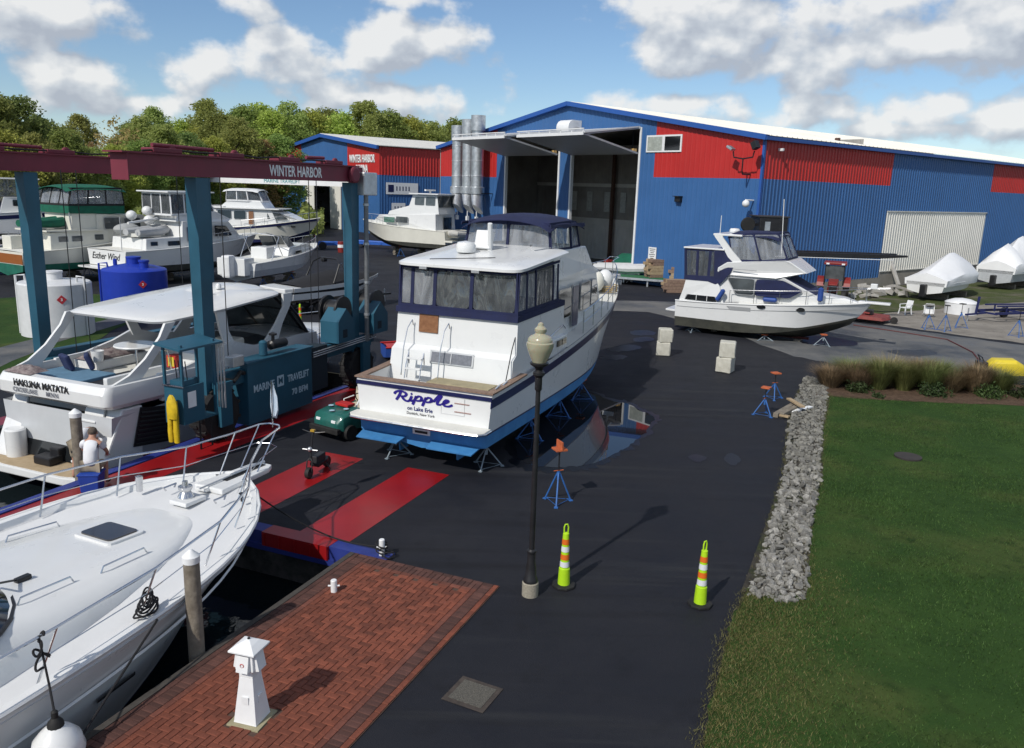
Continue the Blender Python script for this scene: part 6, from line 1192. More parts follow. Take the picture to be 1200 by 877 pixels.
# hardtop on curved legs
ol = rounded([(1.95, 1.75, 0), (1.95, -1.75, 0), (4.2, -1.95, 0), (7.2, -1.8, 0), (7.2, 1.8, 0), (4.2, 1.95, 0)], .2, 4)
rz_ = lambda x: 3.1 + (x - 2) * .055
P('hardtop', MB().loft([[(q.x, q.y, rz_(q.x)) for q in ol], [(q.x - .04, q.y * 1.02, rz_(q.x) + .06) for q in ol], [(q.x + (4.5 - q.x) * .04, q.y * .97, rz_(q.x) + .13) for q in ol], [(q.x + (4.5 - q.x) * .5, q.y * .5, rz_(q.x) + .2) for q in ol]]), white_gel, hk, smooth=True)
P('roof_pod', MB().loft([[(x, y * w, z) for y, z in ((-1, 3.25), (-.9, 3.25 + h * .6), (-.5, 3.25 + h), (0, 3.25 + h * 1.08), (.5, 3.25 + h), (.9, 3.25 + h * .6), (1, 3.25))] for x, w, h in ((4.9, .5, .1), (5.3, 1.0, .3), (6.2, 1.25, .42), (7.2, 1.2, .34), (7.8, .9, .16))], closed=False), white_gel, hk, smooth=True)
P('horn', MB().tube([(4.5, -.5, 3.45), (5.4, -.9, 3.5)], .03, 6), alu, hk); P('antenna_base', MB().lathe([(.09, 0), (.09, .1), (.05, .16)], 10, (5.6, -.5, 3.62)), white_gel, hk, smooth=True)
for sg in (1, -1):
    def legp(x, z, w): return [(x - w, sg * 1.9, z), (x + w, sg * 1.9, z), (x + w, sg * 1.82, z), (x - w, sg * 1.82, z)]
    P('hardtop_leg', MB().loft([legp(.55, 1.75, .5), legp(1.0, 1.95, .28), legp(1.45, 2.3, .17), legp(1.95, 2.8, .14), legp(2.2, 3.14, .18)]), white_gel, hk, smooth=True)
    P('side_moulding', MB().loft([[(x, sg * 2.06, zb_), (x, sg * 1.98, zt_), (x, sg * 1.88, zt_), (x, sg * 1.94, zb_)] for x, zb_, zt_ in ((1.6, 1.1, 1.84), (2.6, 1.1, 1.86), (3.6, 1.1, 2.05), (4.4, 1.1, 2.3), (5.4, 1.1, 2.0), (6.4, 1.1, 1.95), (7.5, 1.15, 2.0), (8.6, 1.2, 1.95))]), white_gel, hk, smooth=True)
    P('side_arch', MB().loft([legp(4.5, 2.1, .2), legp(4.25, 2.6, .16), legp(4.15, 3.2, .2)]), white_gel, hk, smooth=True)
    P('side_arch', MB().loft([legp(6.3, 1.95, .34), legp(6.75, 2.5, .17), legp(7.15, 3.0, .16), legp(7.2, 3.42, .22)]), white_gel, hk, smooth=True)
P('saloon_sole', MB().bbox((4.2, -1.8, 1.3), (7.4, 1.8, 1.36)), nonskid, hk)
# windscreen and foredeck
rings = []
for f in np.linspace(-1, 1, 15):
    a = f * 1.2; y = 1.88 * math.sin(a) / math.sin(1.2); dx = 1.5 * (1 - math.cos(a)); rings.append([(9.3 - dx, y, 1.86 - .05 * f * f), (8.5 - dx * .8, y * .97, 2.65), (7.55 - dx * .55, y * .92, 3.38)])
P('windscreen', MB().loft(rings, closed=False), grey_glass, hk, smooth=True)
P('windscreen_frame', MB().tube([r_[0] for r_ in rings], .045, 6), black_metal, hk, smooth=True)
for k in (0, 4, 10, 14): P('windscreen_post', MB().tube(rings[k], .05, 6), black_metal, hk, smooth=True)
P('windscreen_bar', MB().tube([r_[1] for r_ in rings], .035, 6), black_metal, hk, smooth=True)
P('foredeck', MB().loft([[(x, w * f, zb_ + h * g) for f, g in ((-1, -.1), (-.93, .5), (-.7, .85), (-.35, .98), (0, 1.02), (.35, .98), (.7, .85), (.93, .5), (1, -.1))] for x, w, zb_, h in ((7.2, 1.98, 1.2, .75), (8.6, 1.9, 1.25, .7), (9.8, 1.65, 1.28, .6), (10.9, 1.2, 1.33, .42), (11.9, .7, 1.38, .22), (12.5, .35, 1.42, .06))], closed=False), white_gel, hk, smooth=True)
rl = [(x, H.side(x) - .07, H.sheer(x)) for x in (8.2, 9.4, 10.6, 11.6, 12.5, 13.0)]
for sg in (1, -1): rail(hk, [(a, sg * b, c) for a, b, c in rl], .55, .014)
# things on the aft deck
cush = mat('navy_cushion_fabric', (.02, .03, .09), .85, var=.25, scale=6, bump=.2); pad_b = mat('blue_pad', (.1, .2, .3), .8, var=.15)
HM = Matrix.Translation(UV(-10.5, 2.0)) @ Matrix.Rotation(AZ, 4, 'Z')
def on_hk(name, label, cat, x, y, z, rz=0): return thing(name, label, cat, tuple(HM @ Vector((x, y, z))), AZ + rz)
P('sun_pad', MB().bbox((.3, -.2, 1.47), (1.8, 1.75, 1.62)), pad_b, hk, bevel=.04); P('seat_base', MB().bbox((2.1, .9, 1.47), (4.0, 1.8, 1.75)), white_gel, hk, bevel=.05); P('helm_seat', MB().bbox((5.3, -1.2, 1.36), (5.9, -.4, 2.1)), cream_gel, hk, bevel=.08); P('galley', MB().bbox((3.3, -1.75, 1.47), (4.4, -1.1, 2.05)), white_gel, hk, bevel=.04)
P('hatch_slab', MB().box((1.6, -.5, 1.5), (1.7, 1.1, .06)), dark_plastic, hk); P('companion_wall', MB().bbox((.5, -1.35, 1.47), (2.4, -1.2, 1.85)), white_gel, hk, bevel=.03)
for k, (x, y, lab) in enumerate(((1.35, 1.15, 'left of the two navy cushions on the hanging cruiser'), (1.75, .75, 'right of the two navy cushions on the hanging cruiser'))):
    o = P('cushion', MB().box((0, 0, 0), (.14, .5, .46), ry=-.35), cush, None, bevel=.05); o.location = HM @ Vector((x, y, 1.86)); o.rotation_euler = (0, 0, AZ + (-.7 if k else -.3)); tag(o, lab, 'cushion', 'navy cushions')
t = on_hk('round_table', 'white oval table on one leg on the aft deck of the hanging cruiser', 'table', 2.8, .1, 1.46); P('tabletop', MB().lathe([(.02, .72), (.58, .72), (.6, .75), (.58, .78), (.02, .78)], 26), white_gel, t, smooth=True); P('leg', MB().tube([(0, 0, .03), (0, 0, .72)], .035, 8), chrome, t, smooth=True); P('base', MB().lathe([(.2, 0), (.18, .03), (.05, .05)], 16), chrome, t, smooth=True)
t = on_hk('box', 'red and yellow carton beside the table on the hanging cruiser', 'carton', 3.3, -.85, 1.46); P('carton', MB().box((0, 0, .3), (.3, .34, .36)), mat('red_carton', (.42, .03, .02), .6), t); P('print_panel', MB().box((-.152, 0, .3), (.004, .22, .28)), mat('yellow_print', (.55, .45, .05), .6), t)
t = on_hk('bucket', 'white pail beside the cushions on the hanging cruiser', 'bucket', 2.2, .95, 1.76); P('pail', MB().lathe([(.15, 0), (.18, .3), (.17, .3), (.14, .02)], 14), vinyl_white, t, smooth=True); P('handle', MB().tube([(.17 * math.cos(a), 0, .3 + .12 * math.sin(a)) for a in np.linspace(0, math.pi, 8)], .008, 5), chrome, t)
blk_t = mat('patterned_blanket', (.3, .26, .25), .9, col2=(.1, .07, .08), scale=7, bump=.4, bscale=9)
def blanket(label, x, y, z, w, d, h):
    t = on_hk('blanket', label, 'blanket', x, y, z); mb = MB(); n = 12; rings = []
    for i in range(n + 1): rings.append([(-d / 2 + d * i / n, -w / 2 + w * j / n, h * (math.sin(math.pi * i / n) * math.sin(math.pi * j / n)) ** .5 * random.uniform(.55, 1) + .01) for j in range(n + 1)])
    mb.loft(rings, closed=False); P('cloth', mb, blk_t, t, smooth=True)
blanket('crumpled patterned blanket on the stern corner of the hanging cruiser', .25, 1.3, 1.8, 1.0, .6, .18); blanket('crumpled patterned blanket along the far seat of the hanging cruiser', 3.0, 1.35, 1.76, .8, 1.9, .22)
t = on_hk('deck_rail', 'small chrome grab hoop beside the companionway of the hanging cruiser', 'rail', 2.65, -.75, 1.46); P('hoop', MB().tube([(-.1, .15, 0), (-.08, .14, .55), (.1, .0, .7), (.4, -.1, .65), (.5, -.12, 0)], .02, 6), chrome, t, smooth=True)
# ================================================================ aft-cabin cruiser on the right
def stands_for(root_loc, az, H, spots, zf, label, mm=None, half=1.2):
    for i, (x, sg) in enumerate(spots):
        c, s = math.cos(az), math.sin(az); y = sg * half; jack_stand('boat_stand', label % ORDN[i], root_loc[0] + c * x - s * y, root_loc[1] + s * x + c * y, zf(x), mm, group='stands under stored boats')
ORDN = ['first from the stern', 'second from the stern', 'third from the stern', 'fourth from the stern', 'fifth from the stern', 'sixth from the stern']
ra = R(-30); rloc = (9.15, 43.2, 0)
rb = thing('aft_cabin_cruiser', 'white cabin cruiser with navy canvas on stands beside the blue hall, bow to the right', 'boat', rloc, ra)
H = make_hull(rb, 9.2, 3.5, .1, .3, .68, 1.62, 2.2, white_gel, black_bottom, tr=.93, rake=1.7, tm=.35, p=2.5, sheer_p=1.5, bootm=black_bottom, boot=.1, deck_from=3.2, deckm=nonskid, flare=1.5)
band(rb, H, .1, 8.9, -.30, -.27, mat('grey_pinstripe', (.3, .31, .32), .4), 'pinstripe'); P('keel', MB().loft([[(x, -.06, .085), (x, .06, .085), (x, .1, .2), (x, -.1, .2)] for x in (1, 4, 6.5)]), red_bottom, rb)
for sg in (1, -1): P('rub_rail', MB().tube([(x, sg * (H.side(x) + .01), H.sheer(x)) for x in np.linspace(0, 9.15, 24)], .04, 6), white_gel, rb, smooth=True)
P('swim_platform', MB().prism([(0, 1.6), (-.55, 1.45), (-.6, 0), (-.55, -1.45), (0, -1.6)], 1.02, 1.12), white_gel, rb, bevel=.02)
hwA = lambda x, z: min(1.66 - .08 * (z - 1.6), H.side(x) - .06)
P('aft_cabin', cabin([(.15, 1.6), (.35, 2.25), (.45, 2.78), (2.1, 2.85), (2.5, 1.7)], hwA), white_gel, rb, bevel=.04)
sidewin(rb, [(.5, 1.72), (2.15, 1.72), (2.05, 1.98), (.62, 1.98)], hwA, dark_glass, framem=alu)
for k in range(2): P('mullion', MB().tube([(1.1 + .55 * k, -hwA(1.1, 1.72) - .03, 1.72), (1.1 + .55 * k, -hwA(1.1, 1.98) - .03, 1.98)], .02, 5), white_gel, rb)
hwB = lambda x, z: min(1.6 - .1 * (z - 1.8), max(.25, H.side(x) - .28))
P('saloon', cabin([(2.1, 1.68), (2.2, 3.1), (5.2, 3.2), (6.9, 2.35), (7.2, 1.95)], hwB), white_gel, rb, bevel=.04)
sidewin(rb, [(2.55, 2.98), (3.9, 3.0), (3.9, 2.22), (3.05, 2.22)], hwB, grey_glass, framem=alu); sidewin(rb, [(3.98, 3.0), (5.25, 3.05), (6.2, 2.6), (5.6, 2.2), (3.98, 2.2)], hwB, navy_canvas, name='window_cover', off=.02)
P('windscreen_cover', plate([(5.35, -1.2, 3.12), (5.35, 1.2, 3.12), (6.75, .95, 2.45), (6.75, -.95, 2.45)], .04), navy_canvas, rb)
P('flybridge', cabin([(2.0, 3.1), (2.05, 3.45), (2.5, 3.75), (5.2, 4.0), (5.45, 4.0), (6.3, 3.45), (4.9, 3.12)], lambda x, z: 1.55 + .1 * (z - 3.1) - max(0, x - 4.6) * .22), white_gel, rb, bevel=.05)
P('bridge_groove', MB().bbox((2.8, -1.66, 3.42), (4.0, -1.63, 3.45)), mat('grey_pinstripe', (.3, .31, .32), .4), rb)
P('foredeck_trunk', cabin([(6.6, 2.0), (6.9, 2.42), (8.0, 2.35), (8.7, 2.15)], lambda x, z: max(.2, H.side(x) - .5)), white_gel, rb, bevel=.05)
# radar arch, aft enclosure, bridge enclosure
for sg in (1, -1): P('radar_arch', MB().loft([[(x - w, sg * 1.52, z), (x + w, sg * 1.52, z), (x + w, sg * 1.4, z), (x - w, sg * 1.4, z)] for x, z, w in ((3.0, 3.7, .32), (2.5, 4.3, .2), (1.95, 4.95, .2), (1.9, 5.1, .22))]), white_gel, rb, smooth=True)
P('arch_top', MB().bbox((1.65, -1.5, 5.02), (3.1, 1.5, 5.12)), white_gel, rb, bevel=.03); P('aft_hardtop', MB().bbox((.2, -1.58, 4.3), (2.3, 1.58, 4.38)), white_gel, rb, bevel=.03)
enclosure(rb, [(.4, 1.5, 2.85), (.4, -1.5, 2.85), (2.2, -1.55, 2.9), (2.2, 1.55, 2.9)], [(.28, 1.48, 4.28), (.28, -1.48, 4.28), (2.25, -1.5, 4.3), (2.25, 1.5, 4.3)], navy_canvas, smoke_vinyl, .14, splits={0: 3, 1: 3, 3: 3}, skip=(2,))
for sg in (1, -1): P('canvas_wing', plate([(2.05, sg * 1.56, 2.4), (2.7, sg * 1.56, 3.2), (2.9, sg * 1.5, 3.7), (2.2, sg * 1.5, 4.3), (1.8, sg * 1.56, 4.28), (1.9, sg * 1.56, 2.9)], .03), navy_canvas, rb)
P('canvas_skirt', cabin([(.35, 2.72), (.36, 2.95), (2.3, 3.0), (2.3, 2.75), (2.0, 2.6), (1.6, 2.72)], lambda x, z: 1.59), navy_canvas, rb)
enclosure(rb, [(2.7, 1.45, 3.85), (2.7, -1.45, 3.85), (4.1, -1.5, 3.9), (5.3, -1.2, 4.05), (5.3, 1.2, 4.05), (4.1, 1.5, 3.9)], [(2.4, 1.35, 5.05), (2.4, -1.35, 5.05), (3.6, -1.35, 5.2), (4.75, -1.1, 5.25), (4.75, 1.1, 5.25), (3.6, 1.35, 5.2)], navy_canvas, clear_vinyl, .08, splits={3: 2})
P('bimini', domed_top(2.35, 4.85, 1.38, 5.12, .14), navy_canvas, rb, smooth=True)
P('radar_dome', MB().lathe([(.02, 5.5), (.25, 5.5), (.27, 5.6), (.22, 5.7), (.02, 5.72)], 14, (2.3, 0, -.35)), white_gel, rb, smooth=True)
P('antenna', MB().tube([(1.9, -1.2, 5.1), (1.9, -1.2, 6.0)], .02, 5), white_gel, rb); P('antenna', MB().tube([(5.0, -1.2, 4.2), (4.85, -1.2, 6.9)], .02, 5), white_gel, rb)
rl = [(x, H.side(x) - .08, H.sheer(x)) for x in (2.8, 4.0, 5.2, 6.4, 7.4, 8.3, 8.9)]
for sg in (1, -1): rail(rb, [(a, sg * b, c) for a, b, c in rl], .68, .016)
P('pulpit', MB().bbox((8.6, -.24, 2.16), (10.0, .24, 2.26)), white_gel, rb, bevel=.03); P('pulpit_rail', MB().tube([(8.9, -(H.side(8.9) - .08), H.sheer(8.9) + .68), (9.9, -.2, 2.95), (9.9, .2, 2.95), (8.9, H.side(8.9) - .08, H.sheer(8.9) + .68)], .016, 6), chrome, rb, smooth=True); P('bow_light', MB().box((9.2, -.15, 3.0), (.3, .25, .25)), white_gel, rb, bevel=.03)
for x in (4.4, 6.2): P('portlight', MB().lathe([(.14, -.03), (.15, 0), (.1, .01)], 14, (0, 0, 0), axis='y'), dark_glass, rb, loc=(x, -(H.surf(x, 1.7) + .01), 1.72), sc=(1.5, 1, .75))
P('vent_grille', plate([(2.9, -(H.surf(2.9, 1.45) + .01), 1.42), (3.9, -(H.surf(3.9, 1.45) + .01), 1.44), (3.9, -(H.surf(3.9, 1.6) + .01), 1.62), (2.7, -(H.surf(2.7, 1.6) + .01), 1.6)], .02), mat('grey_pinstripe', (.3, .31, .32), .4), rb)
blue_f = mat('blue_fender_vinyl', (.02, .06, .25), .5)
for (x, y, z, r) in ((2.35, -1.75, 2.1, .12), (7.0, -1.15, 2.5, .13)): P('fender', MB().lathe([(.03, -.35), (r, -.28), (r, .28), (.03, .35)], 12), blue_f, rb, smooth=True, loc=(x, y, z), rot=(0, .5 if x < 3 else 0, 0))
P('fender', MB().lathe([(.03, -.35), (.12, -.28), (.12, .28), (.03, .35)], 12, axis='x'), blue_f, rb, smooth=True, loc=(4.7, -1.35, 2.06))
stands_for(rloc, ra, H, ((.9, -1), (4.6, -1), (7.3, -.6), (.9, 1), (4.6, 1)), lambda x: .3 + max(0, x - 5.5) * .14, 'steel stand under the right-hand cruiser, %s', grey_stand)
c_, s_ = math.cos(ra), math.sin(ra)
for x, lab in ((1.8, 'timber blocks under the stern keel of the right-hand cruiser'), (6.0, 'timber blocks under the fore keel of the right-hand cruiser')): keel_blocks(lab, rloc[0] + c_ * x, rloc[1] + s_ * x, ra, .09)
# ================================================================ stored boats further back
def dinghy(root, name, x, y, z, l, w, m, rz=0., parent=True):
    mb = MB(); r = w * .2; pts = [(-l / 2, -w / 2 + r, 0), (l * .1, -w / 2 + r, .02), (l * .36, -w * .24, .1), (l * .47, 0, .16), (l * .36, w * .24, .1), (l * .1, w / 2 - r, .02), (-l / 2, w / 2 - r, 0)]
    mb.tube(pts, [r * .7, r, r, r * .95, r, r, r * .7], 10); o = P(name, mb, m, root, smooth=True, loc=(x, y, z), rot=(0, 0, rz)); P('floor', MB().bbox((-l * .45, -w * .3, -r), (l * .3, w * .3, -r * .3)), nonskid, o); return o
def back_boat(name, label, x, y, az, L, B, zk, zs0, zs1, topm, botm, house, decks=(), fly=None, encl=None, top=None, stripe=None, stand='', rails=True, tr=.92, aft=0., railx=(.5, .97), rake=1.8, boot=None):
    t = thing(name, label, 'boat', (x, y, 0), az)
    H = make_hull(t, L, B, zk, zk + .35, zk + .75, zs0, zs1, topm, botm, tr=tr, rake=rake, p=2.5, sheer_p=1.6, deck_from=aft, deckm=nonskid, bootm=boot)
    if stripe: band(t, H, .05, L * .98, stripe[0], stripe[1], stripe[2], 'sheer_stripe')
    for sg in (1, -1): P('rub_rail', MB().tube([(q, sg * (H.side(q) + .01), H.sheer(q)) for q in np.linspace(0, L - .05, 20)], .04, 6), topm, t, smooth=True)
    for prof, ins, m, wins in house:
        hw = lambda q, z, ins=ins: max(.25, min(B / 2 - ins - .07 * (z - zs0), H.side(q) - ins * .8)); P('deckhouse', cabin(prof, hw), m, t, bevel=.03)
        for w in wins: sidewin(t, w[0], hw, w[1] if len(w) > 1 else dark_glass, framem=alu)
    if rails:
        rl = [(q, H.side(q) - .08, H.sheer(q)) for q in np.linspace(L * railx[0], L * railx[1], 7)]
        for sg in (1, -1): rail(t, [(a, sg * b, c) for a, b, c in rl], .65, .018)
    if stand:
        c, s = math.cos(az), math.sin(az)
        for i, (q, sg) in enumerate(((L * .15, -1), (L * .5, -1), (L * .15, 1), (L * .5, 1))):
            yy = sg * B * .3; jack_stand('boat_stand', stand + (', near side %s', ', far side %s')[sg > 0] % ('stern', 'midships')[i % 2], x + c * q - s * yy, y + s * q + c * yy, zk + .28, blue_steel, group='stands under stored boats')
        keel_blocks('timber blocks ' + stand.replace('steel stand ', ''), x + c * L * .35, y + s * L * .35, az, zk)
        o = keel_blocks('timber blocks forward ' + stand.replace('steel stand ', ''), x + c * L * .62, y + s * L * .62, az, zk)
    return t, H
rect = lambda x0, x1, z0, z1: [(x0, z0), (x1, z0), (x1, z1), (x0, z1)]
# white convertible by the workshop, stern to the right
t, H = back_boat('convertible_cruiser', 'white cruiser with a grey dinghy on its stern near the exhaust stacks', -5.9, 79.5, R(150), 11.6, 4.1, .75, 2.75, 3.35, cream_gel, black_bottom,
                 [([(1.2, 2.7), (1.3, 4.3), (8.3, 4.0), (9.6, 3.15)], .35, white_gel, [(rect(4.6, 6.0, 3.35, 3.9), grey_glass), (rect(6.2, 7.6, 3.3, 3.8), mat('green_tinted_glass', (.1, .2, .16), .1, coat=.4))]), ([(1.0, 4.3), (1.1, 4.75), (1.3, 6.1), (4.2, 6.05), (4.6, 5.0), (7.0, 4.4), (7.2, 4.0)], .5, white_gel, [(rect(1.5, 2.6, 5.1, 5.9), grey_glass), (rect(2.8, 3.9, 5.1, 5.85), grey_glass)])], stand='steel stand under the cruiser by the workshop')
P('hardtop', MB().bbox((.9, -1.75, 6.12), (4.4, 1.75, 6.22)), white_gel, t, bevel=.03)
for y0, y1 in ((-1.45, -.7), (-.6, .6), (.7, 1.45)): P('aft_window', plate([(1.03, y0, 4.95), (1.03, y1, 4.95), (1.22, y1 * .97, 6.0), (1.22, y0 * .97, 6.0)], .03), grey_glass, t)
for y0 in (-.9, -.2): P('aft_door', MB().bbox((1.12, y0, 2.85), (1.2, y0 + .6, 4.0)), dark_glass, t)
P('swim_platform', MB().bbox((-.9, -1.9, 1.75), (0, 1.9, 1.9)), cream_gel, t); dinghy(t, 'dinghy', -.45, 0, 2.45, 3.2, 1.5, mat('pale_hypalon', (.55, .54, .5), .6), math.pi / 2)
P('radar', MB().bbox((3.0, -.8, 6.45), (3.2, .8, 6.6)), white_gel, t); P('radar_post', MB().tube([(3.1, 0, 6.2), (3.1, 0, 6.5)], .1, 8), white_gel, t)
# white trawler, bow to the right
t, H = back_boat('trawler_yacht', 'white trawler yacht with navy sheer stripe facing right behind the lift', -31.5, 84.5, R(-4), 11.5, 4.2, .4, 2.1, 3.4, cream_gel, navy_paint,
                 [([(1.0, 2.2), (1.0, 4.2), (7.0, 4.1), (7.4, 3.2), (7.6, 2.4)], .3, white_gel, [(rect(1.5, 2.9, 3.1, 3.9),), (rect(3.2, 4.4, 3.1, 3.9),), (rect(4.7, 5.2, 2.6, 3.9), teak)]), ([(6.2, 4.0), (5.9, 2.6), (10.0, 3.0), (8.6, 3.55), (7.6, 3.9)], .35, white_gel, [([(6.6, 3.2), (8.6, 3.2), (7.9, 3.75), (6.6, 3.85)], grey_glass)]), ([(1.6, 4.2), (2.6, 5.0), (5.8, 4.9), (6.3, 4.2)], .55, white_gel, [])], stripe=(-.25, -.02, navy_paint), rake=2.2, railx=(.35, .97), stand='steel stand under the white trawler')
enclosure(t, [(2.3, 1.4, 4.9), (2.3, -1.4, 4.9), (4.6, -1.45, 4.9), (5.9, -1.0, 4.85), (5.9, 1.0, 4.85), (4.6, 1.45, 4.9)], [(2.4, 1.35, 5.9), (2.4, -1.35, 5.9), (4.4, -1.35, 5.95), (5.4, -.95, 5.95), (5.4, .95, 5.95), (4.4, 1.35, 5.95)], vinyl_white, smoke_vinyl, .12, splits={1: 2, 5: 2})
P('bimini', domed_top(2.0, 5.6, 1.45, 5.92, .14), vinyl_white, t, smooth=True); P('boat_deck', MB().bbox((-.2, -1.9, 4.2), (2.2, 1.9, 4.3)), white_gel, t); P('cabin_visor', MB().bbox((1.2, -1.95, 4.1), (7.9, 1.95, 4.2)), white_gel, t, bevel=.03)
for q in (7.6, 8.9): P('portlight', MB().bbox((q, -H.surf(q, 2.5) - .02, 2.42), (q + .4, -H.surf(q, 2.5) + .1, 2.58)), dark_glass, t)
# sedan with flybridge and transom name
t, H = back_boat('flybridge_sedan', 'white flybridge sedan with script name on its transom beside the blue tank', -26.4, 52.4, R(60), 12.6, 4.3, .5, 2.25, 3.0, white_gel, black_bottom,
                 [([(1.6, 2.2), (1.7, 3.0), (4.6, 3.05), (4.6, 2.3)], .35, white_gel, [(rect(2.0, 2.5, 2.55, 2.8),), (rect(3.3, 4.2, 2.5, 2.8),)]), ([(4.4, 2.3), (4.6, 4.1), (8.6, 4.0), (9.9, 2.9), (10.1, 2.5)], .35, white_gel, [(rect(4.9, 5.6, 2.7, 3.7), navy_paint), (rect(5.9, 6.9, 3.0, 3.7),), ([(7.2, 3.0), (8.9, 3.0), (8.3, 3.7), (7.2, 3.75)],)]), ([(4.2, 4.05), (4.4, 4.6), (7.6, 4.7), (9.0, 4.15), (8.6, 3.95)], .5, white_gel, [])], stand='steel stand under the sedan beside the blue tank')
enclosure(t, [(3.9, 1.5, 4.5), (3.9, -1.5, 4.5), (6.0, -1.55, 4.6), (7.6, -1.3, 4.65), (7.6, 1.3, 4.65), (6.0, 1.55, 4.6)], [(3.9, 1.45, 5.9), (3.9, -1.45, 5.9), (6.0, -1.5, 5.95), (7.1, -1.2, 5.95), (7.1, 1.2, 5.95), (6.0, 1.5, 5.95)], vinyl_white, smoke_vinyl, .1, splits={0: 3, 1: 2, 3: 2, 5: 2}); P('hardtop', MB().bbox((3.6, -1.65, 5.96), (7.4, 1.65, 6.05)), white_gel, t, bevel=.03)
text('lettering', 'Esther Wind', .62, blk, t, frame((-.02, .1, 1.85), (0, -1, 0), (0, 0, 1)), .004, shear=.35, sx=.9); P('swim_platform', MB().bbox((-.8, -1.9, 1.12), (0, 1.9, 1.22)), white_gel, t)
dinghy(t, 'dinghy', 2.9, -.4, 3.4, 3.4, 1.5, mat('grey_hypalon', (.4, .41, .42), .6), .3); P('dinghy_cover', MB().ellip((2.0, .6, 3.5), (.9, .7, .4)), mat('grey_cover', (.32, .33, .33), .8, bump=.3), t, smooth=True)
for (q, y, z) in ((3.6, .6, 4.7), (2.6, .9, 4.4), (3.4, .2, 4.1)): P('radome', MB().ellip((q, y, z), (.35, .35, .32)), white_gel, t, smooth=True); P('radome_post', MB().tube([(q, y, 3.0), (q, y, z - .2)], .05, 6), white_gel, t)
P('boom', MB().tube([(3.9, 0, 4.2), (1.0, -1.0, 4.0)], .08, 8), white_gel, t)
P('whip_antenna', MB().tube([(.3, -1.2, 2.3), (.3, -1.2, 4.4)], .025, 5), alu, t)
# green trawler with tan and wooden transom
t, H = back_boat('green_canopy_trawler', 'cream trawler with green canopy, green dinghy and varnished transom', -32.3, 51.4, R(60), 12.4, 4.2, .55, 2.1, 3.3, cream_gel, green_bottom,
                 [([(1.9, 2.1), (2.0, 3.25), (6.0, 3.35), (6.0, 2.3)], .35, cream_gel, [(rect(2.5, 3.1, 2.65, 3.0), grey_glass), (rect(3.4, 4.1, 2.65, 3.0), grey_glass), (rect(5.0, 5.6, 2.7, 3.05), grey_glass)]), ([(5.2, 2.3), (5.3, 4.4), (9.0, 4.3), (9.9, 3.4), (10.0, 2.7)], .35, cream_gel, [(rect(5.8, 7.0, 3.4, 4.15), grey_glass), (rect(7.3, 8.6, 3.4, 4.1), grey_glass)])], stand='steel stand under the green trawler')
P('transom_panel', MB().bbox((-.03, -1.85, 1.35), (-.002, 1.85, 1.95)), mat('varnished_mahogany', (.28, .09, .02), .35, coat=.4), t); P('deck_box', MB().bbox((.5, .2, 2.15), (1.5, 1.2, 3.0)), cream_gel, t, bevel=.04)
P('canopy_skirt', cabin([(3.4, 4.45), (3.4, 5.0), (7.4, 5.0), (7.4, 4.4)], lambda q, z: 1.6), green_canvas, t)
enclosure(t, [(3.4, 1.6, 5.0), (3.4, -1.6, 5.0), (7.4, -1.6, 5.0), (7.4, 1.6, 5.0)], [(3.7, 1.55, 6.05), (3.7, -1.55, 6.05), (7.3, -1.55, 6.1), (7.3, 1.55, 6.1)], black_canvas, clear_vinyl, .1, splits={0: 3, 1: 3, 3: 3}); P('canopy', domed_top(3.3, 7.6, 1.65, 6.05, .2), green_canvas, t, smooth=True)
P('boat_deck', MB().bbox((1.7, -1.8, 3.3), (5.6, 1.8, 3.4)), cream_gel, t); dinghy(t, 'dinghy', 2.6, -.3, 3.8, 3.3, 1.6, green_canvas, .2); P('canopy_post', MB().tube([(3.5, -1.6, 3.4), (3.4, -1.6, 4.5)], .05, 6), alu, t); P('canopy_post', MB().tube([(3.5, 1.6, 3.4), (3.4, 1.6, 4.5)], .05, 6), alu, t); P('canopy_box', MB().bbox((3.6, -1.5, 3.4), (5.4, 1.5, 4.45)), cream_gel, t)
# blue-topped cruiser at the far left edge
t, H = back_boat('navy_top_cruiser', 'white cruiser with navy covers cut by the left picture edge', -45.5, 64.5, R(35), 12, 4.2, 1.4, 3.6, 4.5, white_gel, black_bottom, [([(4.0, 3.7), (4.4, 5.0), (8.4, 5.0), (10.2, 4.2)], .4, white_gel, [(rect(5, 7.8, 4.3, 4.8),)]), ([(3.4, 5.0), (3.6, 6.4), (6.6, 6.4), (7.8, 5.0)], .5, smoke_vinyl, [])], stripe=(-.5, -.2, navy_paint), stand='steel stand under the cruiser at the left edge')
P('hardtop', MB().bbox((3.2, -1.7, 6.4), (7, 1.7, 6.5)), white_gel, t); P('cockpit_cover', MB().loft([[(q, -1.8, 3.7), (q, 0, 3.9 + h), (q, 1.8, 3.7)] for q, h in ((.1, .1), (2, .9), (4.2, 1.2))], closed=False), navy_canvas, t, smooth=True)
t, H = back_boat('small_covered_boat', 'low white boat half hidden behind the left lift leg', -38.5, 53.5, R(55), 8, 2.6, .7, 1.9, 2.4, white_gel, red_bottom, [([(2.5, 1.9), (3.0, 2.5), (5.5, 2.5), (6.5, 2.1)], .3, white_gel, [(rect(3.2, 5.2, 2.1, 2.4),)])], stand='steel stand under the low boat behind the left lift leg')
